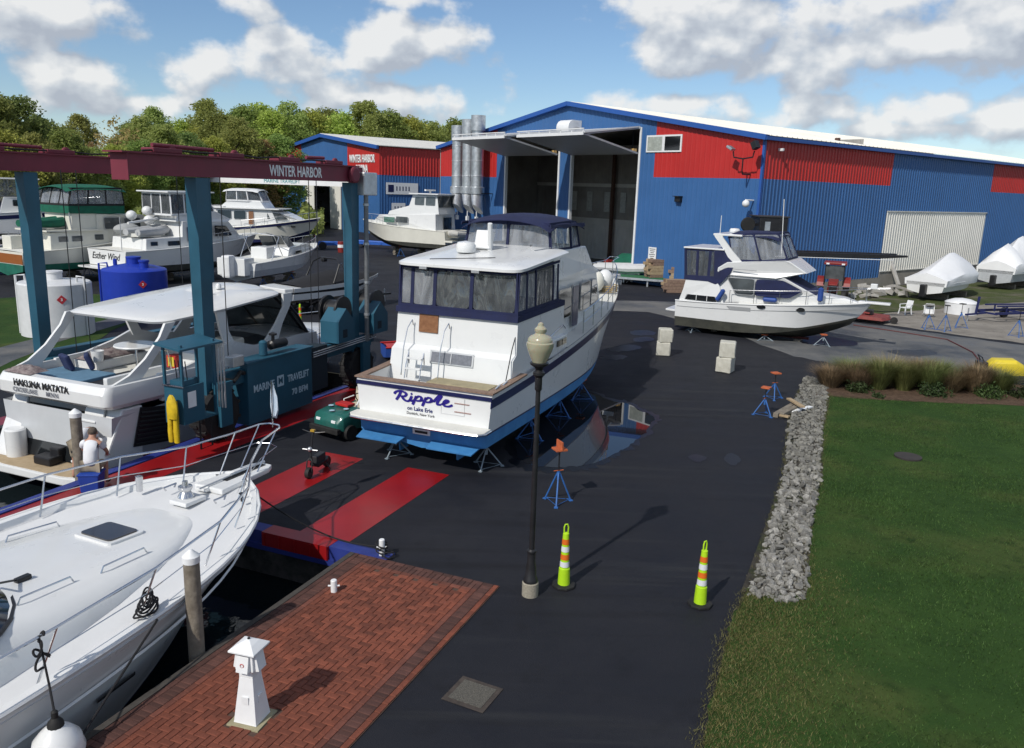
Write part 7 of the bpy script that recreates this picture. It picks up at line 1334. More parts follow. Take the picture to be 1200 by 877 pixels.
# walkaround fishing boat
t, H = back_boat('fishing_boat', 'open white fishing boat with raked windscreen and bow rails behind the lift', -17.9, 52.0, R(75), 10.4, 3.0, .55, 1.75, 2.45, white_gel, mat('grey_hull', (.4, .42, .44), .4), [([(4.2, 1.8), (4.6, 2.5), (7.4, 2.65), (8.6, 2.3)], .3, white_gel, [([(5.2, 2.0), (6.2, 2.05), (6.1, 2.25), (5.4, 2.22)],)])], aft=0., rails=True, railx=(.55, .97), stand='steel stand under the fishing boat')
for (a, b) in (((4.4, -1.0), (5.6, -.75)), ((5.6, -.75), (5.8, 0)), ((5.8, 0), (5.6, .75)), ((5.6, .75), (4.4, 1.0))): P('windscreen', plate([(a[0] + .3, a[1], 2.5), (b[0] + .3, b[1], 2.55), (b[0] - .35, b[1] * .9, 3.25), (a[0] - .35, a[1] * .9, 3.2)], .02), grey_glass, t); P('windscreen_post', MB().tube([(a[0] + .3, a[1], 2.5), (a[0] - .35, a[1] * .9, 3.22)], .03, 5), chrome, t)
for sg in (1, -1): P('bimini_frame', MB().tube([(2.2, sg * 1.2, 1.8), (3.2, sg * 1.2, 3.3), (3.6, 0, 3.5)], .03, 6), chrome, t, smooth=True); P('bimini_frame', MB().tube([(3.6, sg * 1.2, 2.0), (2.6, sg * 1.2, 3.4), (2.6, 0, 3.5)], .03, 6), chrome, t, smooth=True)
P('transom_box', MB().bbox((-.6, -1.0, 1.0), (.5, 1.0, 2.1)), white_gel, t, bevel=.05); P('console', MB().bbox((2.6, -.6, 1.75), (3.6, .6, 2.6)), white_gel, t, bevel=.05); P('outboard', MB().bbox((-1.2, -.3, .9), (-.5, .3, 2.3)), vinyl_white, t, bevel=.12)
# bowrider on a trailer
brl = (-12.5, 42.9, 0); ba = R(52); t = thing('bowrider', 'black and white bowrider with black cover and tower on a trailer', 'boat', brl, ba)
H = make_hull(t, 7.0, 2.55, .62, .85, .98, 1.5, 1.85, black_canvas, white_gel, tr=.95, rake=1.3, p=2.6, bootm=white_gel, boot=.2, cap=False); band(t, H, 0, 6.8, -.22, .0, white_gel, 'sheer_stripe')
P('cover', MB().loft([[(x, s * H.side(x) * 1.01, z) for s, z in ((-1, H.sheer(x)), (-.6, H.sheer(x) + h * .7), (0, H.sheer(x) + h), (.6, H.sheer(x) + h * .7), (1, H.sheer(x)))] for x, h in ((.5, .08), (2.4, .5), (3.4, .62), (4.6, .4), (6.2, .15), (6.95, .03))], closed=False), black_canvas, t, smooth=True)
P('swim_deck', MB().prism([(.6, 1.2), (-.5, 1.1), (-.6, 0), (-.5, -1.1), (.6, -1.2)], 1.25, 1.5), white_gel, t, bevel=.05); P('stern_drive', MB().box((-.35, 0, .85), (.5, .35, .7)), black_metal, t, bevel=.06)
P('tower', MB().tube([(2.6, -1.25, 1.6), (3.1, -1.15, 2.6), (3.3, -.7, 2.85), (3.3, .7, 2.85), (3.1, 1.15, 2.6), (2.6, 1.25, 1.6)], .05, 8), black_metal, t, smooth=True); P('tower', MB().tube([(3.7, -1.25, 1.65), (3.3, -1.1, 2.65)], .035, 6), chrome, t); P('tower_speaker', MB().lathe([(.05, -.15), (.14, -.12), (.14, .12), (.05, .15)], 10, axis='x'), black_metal, t, loc=(3.3, .4, 2.75))
tl = thing('boat_trailer', 'twin-axle trailer with white spoked wheels under the black bowrider', 'trailer', brl, ba)
for sg in (1, -1):
    P('side_beam', MB().beam((-.2, sg * .75, .5), (5.6, sg * .75, .5), .08, .12), black_metal, tl); P('fender', MB().loft([[(x, sg * 1.28, .78 - .18 * abs(2 * f - 1) ** 3), (x, sg * .98, .78 - .18 * abs(2 * f - 1) ** 3), (x, sg * .98, .81 - .18 * abs(2 * f - 1) ** 3), (x, sg * 1.28, .81 - .18 * abs(2 * f - 1) ** 3)] for f, x in zip(np.linspace(0, 1, 9), np.linspace(1.1, 3.1, 9))]), black_metal, tl)
    for x in (1.65, 2.55): w_ = P('wheel', MB().lathe([(.19, -.1), (.33, -.1), (.34, 0), (.33, .1), (.19, .1)], 20, (x, sg * 1.13, .34), axis='y'), black_rubber, tl, smooth=True); P('rim', MB().lathe([(.02, -.11), (.1, -.11), (.17, -.08), (.19, -.09), (.19, .09), (.17, .08), (.1, .11), (.02, .11)], 14, (x, sg * 1.13, .34), axis='y'), letter_white, w_, smooth=True)
    P('bunk', MB().beam((.3, sg * .5, .68), (5.0, sg * .5, .68), .12, .08), old_wood, tl); P('bunk_post', MB().beam((1.0, sg * .5, .5), (1.0, sg * .5, .66), .06, .06), black_metal, tl)
for x in (.2, 1.65, 2.55, 4.6): P('cross_beam', MB().beam((x, -.75, .46), (x, .75, .46), .08, .08), black_metal, tl)
P('tongue', MB().beam((5.6, 0, .5), (8.0, 0, .5), .1, .1), black_metal, tl); P('tongue_arm', MB().beam((5.6, -.75, .5), (6.6, 0, .5), .08, .08), black_metal, tl); P('tongue_arm', MB().beam((5.6, .75, .5), (6.6, 0, .5), .08, .08), black_metal, tl); P('jack', MB().tube([(7.6, .1, .02), (7.6, .1, .8)], .04, 6), galv, tl)
# shrink-wrapped boats
wrap_m = mat('white_shrink_wrap', (.74, .75, .76), .4, var=.04, scale=1.2, bump=.5, bscale=3)
def wrapped(label, x, y, az, L, B, zb, zr, peaks, hull_m):
    t = thing('wrapped_boat', label, 'boat', (x, y, 0), az); st = [0, .3] + list(np.linspace(.8, L - .6, 9)) + [L]; rg = []
    for q in st:
        f = q / L; w = B / 2 * (1 if f < .55 else max(.06, 1 - ((f - .55) / .45) ** 2.2)); rz_ = float(np.interp(f, [p[0] for p in peaks], [p[1] for p in peaks])); g = random.uniform(.96, 1.04)
        rg.append([(q, -w * .98, zb - .25), (q, -w * 1.02, zb + .2), (q, -w * .98 * g, zb + (rz_ - zb) * .30), (q, -w * .45, zb + (rz_ - zb) * .74 * g), (q, 0, rz_), (q, w * .45, zb + (rz_ - zb) * .74), (q, w * .98, zb + (rz_ - zb) * .3), (q, w * 1.02, zb + .2), (q, w * .98, zb - .25)])
    P('shrink_wrap', MB().loft(rg, closed=True), wrap_m, t, smooth=True)
    H = make_hull(t, L - .05, B * .96, .45, .7, .85, zb, zb + .3, hull_m, hull_m, tr=.95, cap=False, name='hull'); P('outboard', MB().box((-.25, 0, .75), (.45, .4, .9)), black_metal, t, bevel=.06)
    for q in (L * .2, L * .6): P('cradle', MB().box((q, 0, .2), (.3, B * .7, .4)), old_wood, t)
    for k in range(3): P('wrap_band', MB().tube([(L * .1 + k * L * .28, s_ * (B / 2 * .98 + .015) * (1 if k < 2 else .95), zb - .05 + .1 * k) for s_ in (-1, -1.0)] + [(L * .38 + k * L * .28, -(B / 2 * (1.03 if k < 1 else .97)), zb)], .012, 4), wrap_m, t)
wrapped('shrink-wrapped boat with one peaked white cover beside the white water tank', 29.6, 58.6, R(44), 9.8, 2.9, 1.35, 3.6, [(0, 2.0), (.08, 2.3), (.45, 3.45), (.8, 2.7), (1, 1.9)], white_gel)
wrapped('shrink-wrapped boat with three cover peaks at the right picture edge', 40.2, 68.3, R(40), 9.5, 3.0, 1.6, 4.4, [(0, 2.4), (.12, 4.0), (.3, 3.5), (.45, 4.5), (.7, 4.0), (.82, 4.7), (1, 2.4)], mat('grey_hull', (.4, .42, .44), .4))
# ================================================================ foreground furniture
QZ = AZ - math.pi / 2
t = thing('lamp_post', 'tall black lamp post with an amber acorn globe on a concrete footing', 'lamp post', UV(3.69, -.01), QZ)
P('footing', MB().lathe([(.145, -.05), (.145, .24), (.13, .26), (.02, .26)], 20), mat('pebble_concrete', (.22, .2, .16), .9, col2=(.33, .3, .24), scale=30, bump=.6, bscale=60), t, smooth=True)
P('base', MB().lathe([(.13, .26), (.125, .32), (.1, .36), (.09, .55), (.075, .62), (.07, .8), (.085, .82), (.085, .85), (.055, .88)], 16), black_metal, t, smooth=True); P('shaft', MB().lathe([(.05, .86), (.047, 2.4), (.04, 3.75)], 12), black_metal, t, smooth=True)
P('collar', MB().lathe([(.045, 3.72), (.06, 3.75), (.06, 3.95), (.1, 4.0), (.1, 4.04), (.06, 4.08), (.075, 4.12), (.15, 4.17), (.16, 4.2), (.1, 4.22)], 18), black_metal, t, smooth=True)
gl = bpy.data.materials.new('amber_globe'); gl.use_nodes = True; b_ = gl.node_tree.nodes['Principled BSDF']; b_.inputs['Base Color'].default_value = (.36, .34, .24, 1); b_.inputs['Roughness'].default_value = .25; b_.inputs['Subsurface Weight'].default_value = .3; b_.inputs['Coat Weight'].default_value = .4
P('globe', MB().lathe([(.12, 4.21), (.15, 4.28), (.2, 4.4), (.225, 4.48), (.225, 4.54), (.205, 4.56), (.205, 4.6), (.18, 4.64), (.1, 4.68), (.08, 4.70), (.1, 4.73), (.1, 4.77), (.05, 4.82), (.045, 4.86), (.01, 4.88)], 22), gl, t, smooth=True)
lime = mat('lime_plastic', (.38, .62, .015), .45, var=.06, scale=5); orange_r = mat('orange_reflective', (.62, .13, .015), .4, var=.08); white_r = mat('white_reflective', (.62, .63, .66), .4, var=.05)
def delineator(label, u, v, rz):
    t = thing('traffic_delineator', label, 'traffic cone', UV(u, v), rz, 'lime traffic delineators')
    P('base', MB().prism([(.22 * math.cos(a), .22 * math.sin(a)) for a in np.linspace(0, 6.2832, 9)[:-1]], .004, .055), black_rubber, t, bevel=.012); rr = lambda z: .1 - .045 * min(1, z / 1.03)
    P('tube', MB().lathe([(rr(.05) + .012, .05), (rr(.2) + .014, .2), (rr(.36) + .014, .36), (rr(.37), .37), (rr(.5), .5), (rr(.9), .9), (rr(1.03), 1.03), (.02, 1.05)], 18), lime, t, smooth=True)
    for z0, m in ((.40, white_r), (.54, orange_r), (.69, white_r), (.83, orange_r)): P('band', MB().lathe([(rr(z0) + .005, z0), (rr(z0 + .1) + .005, z0 + .1)], 18, close=False), m, t, smooth=True)
    P('handle', MB().tube([(-.035, 0, 1.03), (-.038, 0, 1.15), (-.02, 0, 1.2), (.02, 0, 1.2), (.038, 0, 1.15), (.035, 0, 1.03)], .014, 6), lime, t, smooth=True)
delineator('lime delineator with orange and white bands beside the lamp post', 4.12, .56, .2); delineator('lime delineator with orange and white bands alone near the lawn edge', 6.5, .97, .6)
q = UV(-16.9, 20.7); t = thing('traffic_delineator', 'small far lime delineator behind the hanging cruiser near the bowrider', 'traffic cone', q, 0, 'lime traffic delineators'); P('tube', MB().lathe([(.08, .05), (.05, 1.0), (.02, 1.02)], 12), lime, t, smooth=True); P('base', MB().bbox((-.2, -.2, .004), (.2, .2, .05)), black_rubber, t); P('band', MB().lathe([(.075, .4), (.068, .55)], 12, close=False), orange_r, t); P('band', MB().lathe([(.066, .7), (.06, .85)], 12, close=False), orange_r, t)
# power pedestal
t = thing('power_pedestal', 'white lighthouse-shaped shore power pedestal on the brick dock', 'power pedestal', UV(PED_U, PED_V), QZ + .12)
P('pad', MB().bbox((-.235, -.235, .004), (.235, .235, .035)), mat('tan_concrete', (.3, .27, .17), .9, var=.12, scale=6, bump=.3), t, bevel=.006)
def sqr(s, z, c=0.): return [(-s, -s, z), (s, -s, z), (s, s, z), (-s, s, z)]
P('lower_body', MB().loft([sqr(.17, .036), sqr(.165, .06), sqr(.105, .62), sqr(.1, .68)]), white_paint, t, bevel=.006); P('upper_body', MB().loft([sqr(.1, .68), sqr(.1, .76), sqr(.13, .8), sqr(.125, 1.02), sqr(.105, 1.06)]), white_paint, t, bevel=.005); P('roof', MB().loft([sqr(.19, 1.06), sqr(.19, 1.085), sqr(.1, 1.15), sqr(.02, 1.19)]), white_paint, t, bevel=.004); P('finial', MB().lathe([(.02, 1.18), (.018, 1.205), (.006, 1.215)], 8), black_metal, t)
for k in range(4):
    a = k * math.pi / 2; M = Matrix.Rotation(a, 4, 'Z'); mb = MB().loft([[(.1, -.09, .78), (.1, .09, .78), (.135, .09, 1.0), (.135, -.09, 1.0)], [(.19, -.085, .8), (.19, .085, .8), (.15, .085, 1.02), (.15, -.085, 1.02)]]); mb.v = [tuple(M @ Vector(p)) for p in mb.v]; c_ = P('socket_cover', mb, white_paint, t)
    if k == 3:
        mb = MB().lathe([(.03, .0), (.022, .004)], 14, axis='x', close=False); mb.v = [tuple(M @ (Vector(p) + Vector((.178, 0, .9)))) for p in mb.v]; P('emblem', mb, mat('red_ring', (.45, .05, .04), .5), c_)
    mb = MB().bbox((.127, -.05, .32), (.148, .05, .42)); mb.v = [tuple(M @ Vector(p)) for p in mb.v]; P('access_panel', mb, white_paint, t)
P('light_lens', MB().bbox((-.075, -.075, .685), (.075, .075, .755)), mat('grey_lens', (.35, .37, .4), .2), t)
# bollards
def bollard(label, u, v, h, rope_on=False):
    t = thing('mooring_bollard', label, 'bollard', UV(u, v), QZ + .5, 'white mooring posts'); P('post', MB().lathe([(.055, .0), (.055, h - .012), (.045, h), (.01, h)], 16), white_paint, t, smooth=True); P('cross_bar', MB().tube([(-.1, 0, h * .55), (.1, 0, h * .55)], .016, 8), white_paint, t, smooth=True)
bollard('small white bollard standing on the brick dock', .58, -1.47, .25); bollard('white bollard with black rope at the dock corner', .57, .12, .36)
o = P('rope_coil', MB().tube([(.11 * math.cos(a) + .12 * (a > 22), .1 * math.sin(a) - .05 * (a > 22), .19 - .006 * a + .05 * math.sin(a * .6)) for a in np.linspace(0, 40, 160)], .013, 5), rope_mat, None); o.location = UV(.57, .12, .0); tag(o, 'black rope coil wrapped round the bollard at the dock corner', 'rope'); o.location.z = .06
# drain grate, lawn lid
t = thing('drain_grate', 'square pebbled drain cover with brown frame set in the asphalt', 'drain cover', UV(4.02, -3.05), QZ - .06); P('frame', MB().bbox((-.33, -.31, .004), (.33, .31, .012)), mat('rusty_frame', (.05, .04, .034), .8, var=.3, scale=8), t); P('cover', MB().bbox((-.26, -.24, .012), (.26, .24, .018)), mat('pebbled_cover', (.055, .052, .045), .9, col2=(.14, .13, .11), scale=45, bump=1., bscale=80), t)
t = thing('manhole_cover', 'dark round utility lid lying in the lawn', 'manhole cover', (11.14, 21.61, .02)); P('lid', MB().lathe([(.36, 0), (.36, .045), (.02, .05)], 22), mat('dark_lid', (.035, .03, .028), .85, var=.2), t, smooth=True)
# pilings
def piling(label, u, v, top, r=.145):
    t = thing('mooring_piling', label, 'piling', UV(u, v, -3), 0, 'timber mooring pilings'); P('timber', MB().lathe([(r * 1.08, 0), (r, 3 + top - .12)], 16), old_wood, t, smooth=True); P('cap', MB().lathe([(r * 1.08, 3 + top - .14), (r * 1.1, 3 + top - .04), (.02, 3 + top + .06)], 16), white_paint, t, smooth=True)
piling('weathered piling with white cap between the moored cruiser and brick dock', -.2, -3.9, 1.62, .115); piling('weathered piling with white cap in front of the two men', -8.05, .62, 1.6, .125)
# ================================================================ people
skin_m = mat('skin', (.42, .22, .15), .55, var=.06); shirt_m = mat('white_shirt', (.68, .69, .72), .85, var=.05, bump=.2, bscale=12); khaki = mat('khaki_cloth', (.3, .25, .18), .85, var=.1); shoe_m = mat('dark_shoe', (.03, .028, .026), .6)
def skin_mesh(name, J, E, m, parent, rootj=0, sub=2):
    me = bpy.data.meshes.new(name); ks = list(J); me.from_pydata([J[k][0] for k in ks], [(ks.index(a), ks.index(b)) for a, b in E], [])
    o = link(name, me, m, parent); sk = o.modifiers.new('skin', 'SKIN'); sk.use_smooth_shade = True; s = o.modifiers.new('sub', 'SUBSURF'); s.levels = s.render_levels = sub
    for i, k in enumerate(ks): d = me.skin_vertices[0].data[i]; d.radius = (J[k][1], J[k][1]); d.use_root = (i == rootj)
    return o
def person(label, loc, rz, J, cap=None):
    t = thing('person', label, 'person', loc, rz)
    arms = [('neck', 'shL'), ('shL', 'elL'), ('elL', 'haL'), ('neck', 'shR'), ('shR', 'elR'), ('elR', 'haR')]; legs = [('hip', 'hL'), ('hL', 'knL'), ('knL', 'ftL'), ('ftL', 'toL'), ('hip', 'hR'), ('hR', 'knR'), ('knR', 'ftR'), ('ftR', 'toR')]
    E = [('hip', 'chest'), ('chest', 'neck'), ('neck', 'head'), ('head', 'top')] + arms + legs
    rad = dict(hip=.13, chest=.14, neck=.055, head=.092, top=.07, shL=.06, elL=.042, haL=.035, shR=.06, elR=.042, haR=.035, hL=.09, knL=.06, ftL=.045, toL=.04, hR=.09, knR=.06, ftR=.045, toR=.04)
    skin_mesh('body', {k: (J[k], rad[k]) for k in J}, E, skin_m, t)
    mid = lambda a, b, f: tuple(Vector(J[a]).lerp(Vector(J[b]), f))
    S = {'hip': (J['hip'], .165), 'chest': (J['chest'], .175), 'neck': (mid('chest', 'neck', .85), .09), 'shL': (J['shL'], .085), 'sL': (mid('shL', 'elL', .6), .072), 'shR': (J['shR'], .085), 'sR': (mid('shR', 'elR', .6), .072)}
    skin_mesh('shirt', S, [('hip', 'chest'), ('chest', 'neck'), ('neck', 'shL'), ('shL', 'sL'), ('neck', 'shR'), ('shR', 'sR')], shirt_m, t)
    T = {'hip': (J['hip'], .155), 'hL': (J['hL'], .115), 'kL': (mid('hL', 'knL', .85), .09), 'hR': (J['hR'], .115), 'kR': (mid('hR', 'knR', .85), .09)}
    skin_mesh('shorts', T, [('hip', 'hL'), ('hL', 'kL'), ('hip', 'hR'), ('hR', 'kR')], khaki, t)
    for s in 'LR': skin_mesh('shoe', {'a': (J['ft' + s], .055), 'b': (J['to' + s], .05)}, [('a', 'b')], shoe_m, t)
    for s in 'LR':       # fingers rooted in the palm
        h = Vector(J['ha' + s]); d = (h - Vector(J['el' + s])).normalized(); w = d.cross(Vector((0, 0, 1))).normalized()
        for k in range(5):
            b = h + w * (.022 * (k - 1.5)) if k < 4 else h + w * .04 - d * .02; L_ = (.07, .08, .075, .06, .05)[k]; e = b + (d if k < 4 else (d + w).normalized()) * L_ - Vector((0, 0, .015)); skin_mesh('finger', {'a': (tuple(b), .009), 'b': (tuple(b.lerp(e, .55)), .008), 'c': (tuple(e - Vector((0, 0, .012))), .007)}, [('a', 'b'), ('b', 'c')], skin_m, t, sub=1)
    hd = Vector(J['head']); tp = Vector(J['top']); up = (tp - hd).normalized(); hm = mat('grey_brown_hair', (.09, .07, .055), .9, var=.3, scale=20)
    P('hair', MB().ellip(tuple(hd + up * .05 - Vector((.025, 0, 0))), (.108, .1, .1), 14, 10), cap or hm, t, smooth=True); fwd = Vector((1, 0, 0)); f0 = hd + fwd * .09
    P('nose', MB().ellip(tuple(f0 + Vector((.012, 0, -.005))), (.018, .014, .022), 8, 6), skin_m, t, smooth=True)
    for y in (-.034, .034): P('eye', MB().ellip(tuple(f0 + Vector((-.006, y, .025))), (.012, .012, .009), 8, 6), shoe_m, t, smooth=True)
    P('mouth', MB().ellip(tuple(f0 + Vector((-.008, 0, -.05))), (.01, .028, .006), 8, 6), mat('lips', (.3, .1, .08), .6), t, smooth=True)
    for y in (-.095, .095): P('ear', MB().ellip(tuple(hd + Vector((0, y, 0))), (.025, .012, .035), 8, 6), skin_m, t, smooth=True)
    return t
# seated man (local x forward); seat at .46
Js = dict(hip=(0, 0, .56), chest=(.1, 0, .92), neck=(.2, 0, 1.13), head=(.28, 0, 1.27), top=(.31, 0, 1.37), shL=(.16, .19, 1.07), elL=(.33, .25, .84), haL=(.52, .14, .72), shR=(.16, -.19, 1.07), elR=(.3, -.27, .82), haR=(.5, -.18, .68), hL=(.06, .11, .56), knL=(.46, .16, .55), ftL=(.42, .17, .1), toL=(.58, .19, .07), hR=(.06, -.11, .56), knR=(.46, -.16, .55), ftR=(.36, -.18, .1), toR=(.52, -.2, .07))
pz = UV(-7.05, .1); person('man in white shirt and khaki shorts seated on a blue box, back to viewer', (pz[0], pz[1], 0), AZ + R(30), Js)
bx_ = thing('blue_box', 'blue plastic box the seated man sits on', 'box', (pz[0], pz[1], 0), AZ + R(30)); P('tub', MB().loft([sqr(.19, .004), sqr(.22, .40)]), mat('blue_plastic_box', (.012, .05, .3), .45), bx_, bevel=.02); P('lid', MB().bbox((-.235, -.235, .402), (.235, .235, .44)), MATS['blue_plastic_box'], bx_, bevel=.012)
Jb = dict(hip=(0, 0, .92), chest=(.3, 0, 1.1), neck=(.52, 0, 1.12), head=(.66, 0, 1.08), top=(.74, 0, 1.04), shL=(.46, .19, 1.08), elL=(.52, .25, .82), haL=(.66, .2, .62), shR=(.46, -.19, 1.08), elR=(.54, -.25, .82), haR=(.7, -.18, .64), hL=(0, .11, .88), knL=(.06, .13, .48), ftL=(-.04, .14, .09), toL=(.12, .16, .06), hR=(0, -.11, .88), knR=(.1, -.13, .48), ftR=(.02, -.15, .09), toR=(.18, -.17, .06))
pb = UV(-8.8, 1.2); person('man in white shirt and khaki trousers bending over on the swim platform', (pb[0], pb[1], -.405), AZ + R(25), Jb)
# ================================================================ small vehicles on the yard
cm = mat('dark_green_bodywork', (.012, .1, .085), .4, var=.15, coat=.3, dirt=.3)
t = thing('utility_cart', 'small green utility cart with cream seat beside the central yacht', 'utility cart', UV(-4.45, 6.75), AZ + R(168))
P('body', MB().loft([[(x, -w, z0), (x, w, z0), (x, w, z1), (x, w * .8, z1 + .06), (x, -w * .8, z1 + .06), (x, -w, z1)] for x, w, z0, z1 in ((1.1, .46, .34, .5), (.95, .56, .3, .68), (.3, .58, .28, .78), (.15, .55, .28, .74))]), cm, t, bevel=.03, smooth=True); P('floor', MB().bbox((-1.1, -.55, .3), (.2, .55, .38)), black_metal, t); P('rear_bed', MB().bbox((-1.2, -.58, .385), (-.55, .58, .72)), cm, t, bevel=.03)
P('bumper', MB().bbox((1.05, -.56, .24), (1.2, .56, .4)), black_rubber, t, bevel=.03); P('seat', MB().bbox((-.55, -.45, .4), (-.05, .45, .72)), mat('cream_vinyl', (.5, .46, .36), .6), t, bevel=.06); P('seat_back', MB().box((-.55, 0, .95), (.12, .9, .45), ry=-.15), mat('cream_vinyl', (.5, .46, .36), .6), t, bevel=.05)
P('steering_column', MB().tube([(.2, .22, .7), (-.02, .22, 1.0)], .025, 6), letter_white, t); P('steering_wheel', MB().tube([(-.02 + .06 * math.sin(a), .22 + .17 * math.cos(a), 1.02 + .15 * math.sin(a)) for a in np.linspace(0, 6.283, 16, endpoint=False)], .016, 5, closed=True), black_rubber, t); P('arm_rail', MB().tube([(-.1, -.5, .5), (-.1, -.52, .85), (-.5, -.52, .88)], .018, 6), letter_white, t)
for x in (.72, -.85):
    for y in (-.55, .55): w_ = P('wheel', MB().lathe([(.12, -.09), (.21, -.09), (.225, 0), (.21, .09), (.12, .09)], 18, (x, y, .228), axis='y'), black_rubber, t, smooth=True); P('rim', MB().lathe([(.02, -.07), (.12, -.085), (.12, .085), (.02, .07)], 12, (x, y, .228), axis='y'), galv, w_, smooth=True)
for (x, y, z, m) in ((1.07, -.3, .56, letter_white), (1.07, .3, .56, letter_white)): P('headlight', MB().box((x, y, z), (.06, .16, .08)), m, t, bevel=.01)
for (x, y) in ((.6, -.3), (.6, .3), (.85, 0)): P('sticker', MB().lathe([(.08, .0), (.075, .004)], 12, (x, y, .845 if x < .7 else .80)), mat('pale_sticker', (.35, .5, .6), .5), t)
P('red_tools', MB().box((.35, 0, .88), (.3, .5, .08)), red_paint, t, bevel=.02)
t = thing('electric_scooter', 'black electric scooter parked on the left red strip', 'scooter', UV(-3.3, 3.45), AZ - R(100))
t.rotation_euler = (0, 0, AZ + R(188))
for x, r in ((.5, .14), (-.42, .14)): w_ = P('wheel', MB().lathe([(.06, -.045), (r - .01, -.05), (r, 0), (r - .01, .05), (.06, .045)], 18, (x, 0, r + .006), axis='y'), black_rubber, t, smooth=True); P('hub', MB().lathe([(.01, -.05), (.06, -.05), (.06, .05), (.01, .05)], 12, (x, 0, r + .006), axis='y'), dark_plastic, w_, smooth=True)
P('deck', MB().loft([[(x, -w, z), (x, w, z), (x, w, z + .08), (x, -w, z + .08)] for x, w, z in ((-.42, .06, .22), (-.25, .11, .2), (.2, .11, .2), (.34, .05, .28))]), black_metal, t, bevel=.01); P('fork', MB().tube([(.5, .07, .15), (.44, .07, .42), (.4, 0, .5)], .018, 6), black_metal, t, smooth=True); P('fork', MB().tube([(.5, -.07, .15), (.44, -.07, .42), (.4, 0, .5)], .018, 6), black_metal, t, smooth=True)
P('stem', MB().tube([(.42, 0, .42), (.26, 0, 1.1)], .026, 8), black_metal, t, smooth=True); P('handlebar', MB().tube([(.2, -.3, 1.12), (.26, -.1, 1.1), (.26, .1, 1.1), (.2, .3, 1.12)], .014, 6), black_metal, t, smooth=True); P('neck_brace', MB().tube([(.3, 0, .3), (.4, 0, .55)], .03, 6), black_metal, t); P('battery', MB().box((-.02, 0, .36), (.42, .16, .22)), dark_plastic, t, bevel=.03); P('display', MB().box((.25, 0, 1.14), (.08, .1, .05)), mat('amber_display', (.4, .25, .03), .4), t); P('lamp', MB().ellip((.42, 0, .72), (.06, .06, .06)), galv, t, smooth=True); P('crash_bar', MB().tube([(.4, -.2, .7), (.4, .2, .7)], .018, 6), alu, t); P('kickstand', MB().tube([(-.2, .08, .22), (-.16, .26, .006)], .012, 5), black_metal, t)
# little blue workboat with red gunwale behind the lift
q = survey(449, 420); t = thing('small_skiff', 'small blue skiff with red thwart lying beside the lift wheels', 'skiff', q, R(20)); H = make_hull(t, 2.9, 1.3, .05, .14, .2, .55, .68, mat('blue_skiff_paint', (.02, .07, .32), .5, dirt=.3), mat('blue_skiff_paint', (.02, .07, .32)), rake=.5, cap=False); P('gunwale', MB().tube([(x, s * (H.side(x) + .01), H.sheer(x)) for s in (1, -1) for x in (np.linspace(0, 2.88, 10) if s == 1 else np.linspace(2.88, 0, 10))], .035, 6), red_paint, t); P('deck_cover', MB().loft([[(x, -H.side(x), H.sheer(x) - .04), (x, 0, H.sheer(x) + .02), (x, H.side(x), H.sheer(x) - .04)] for x in (.1, 1.2, 2.2)], closed=False), red_paint, t)
# ================================================================ tanks
def tank(name, label, x, y, r, h, m, dome, extra):
    t = thing(name, label, 'tank', (x, y, .018), 0)
    P('shell', MB().lathe([(r, 0), (r, h), (r - .06, h + .06), (r * .6, h + dome * .7), (r * .3, h + dome), (.02, h + dome)], 40), m, t, smooth=True)
    P('manway', MB().lathe([(.34, h + dome * .6), (.34, h + dome + .28), (.37, h + dome + .28), (.37, h + dome + .36), (.02, h + dome + .4)], 18), m, t, smooth=True)
    P('vent', MB().lathe([(.1, h), (.1, h + dome + .22), (.02, h + dome + .24)], 10, (-r * .55, -.2, 0)), m, t, smooth=True)
    for a in extra: P('standpipe', MB().tube([(1.04 * r * math.cos(a), 1.04 * r * math.sin(a), 0), (1.04 * r * math.cos(a), 1.04 * r * math.sin(a), h + .32), (.8 * r * math.cos(a), .8 * r * math.sin(a), h + .34), (.78 * r * math.cos(a), .78 * r * math.sin(a), h + .02)], .05, 6), m, t, smooth=True)
    a = R(-52); d = Vector((math.cos(a), math.sin(a), 0)); s = Vector((-d.y, d.x, 0)); c = d * (r + .012) + Vector((0, 0, h * .74)); P('hazard_sign', plate([c + s * .2, c + Vector((0, 0, .2)), c - s * .2, c - Vector((0, 0, .2))], .012), mat('red_diamond', (.45, .03, .04), .5), t); text('hazard_print', '3', .16, letter_white, t, frame(tuple(c + d * .01), tuple(s), (0, 0, 1)), .003, bold=.006); return t
tank('fuel_tank', 'white upright fuel tank with red diamond behind the left lift leg', -20.4, 35.7, 1.47, 2.25, mat('white_tank_plastic', (.6, .61, .62), .4, var=.05, dirt=.15, dirtcol=(.4, .38, .33)), .16, (R(-12), R(-165)))
t = tank('blue_tank', 'royal blue round tank behind the hanging cruiser roof', -19.5, 41.4, 1.55, 2.3, mat('royal_blue_tank', (.01, .035, .33), .4, var=.06), .3, (R(-160),)); P('fitting', MB().lathe([(.22, 2.3), (.22, 2.75), (.26, 2.75), (.26, 2.85), (.02, 2.86)], 14, (.75, -.5, 0)), MATS['royal_blue_tank'], t, smooth=True)
for k in (0, 1): pass
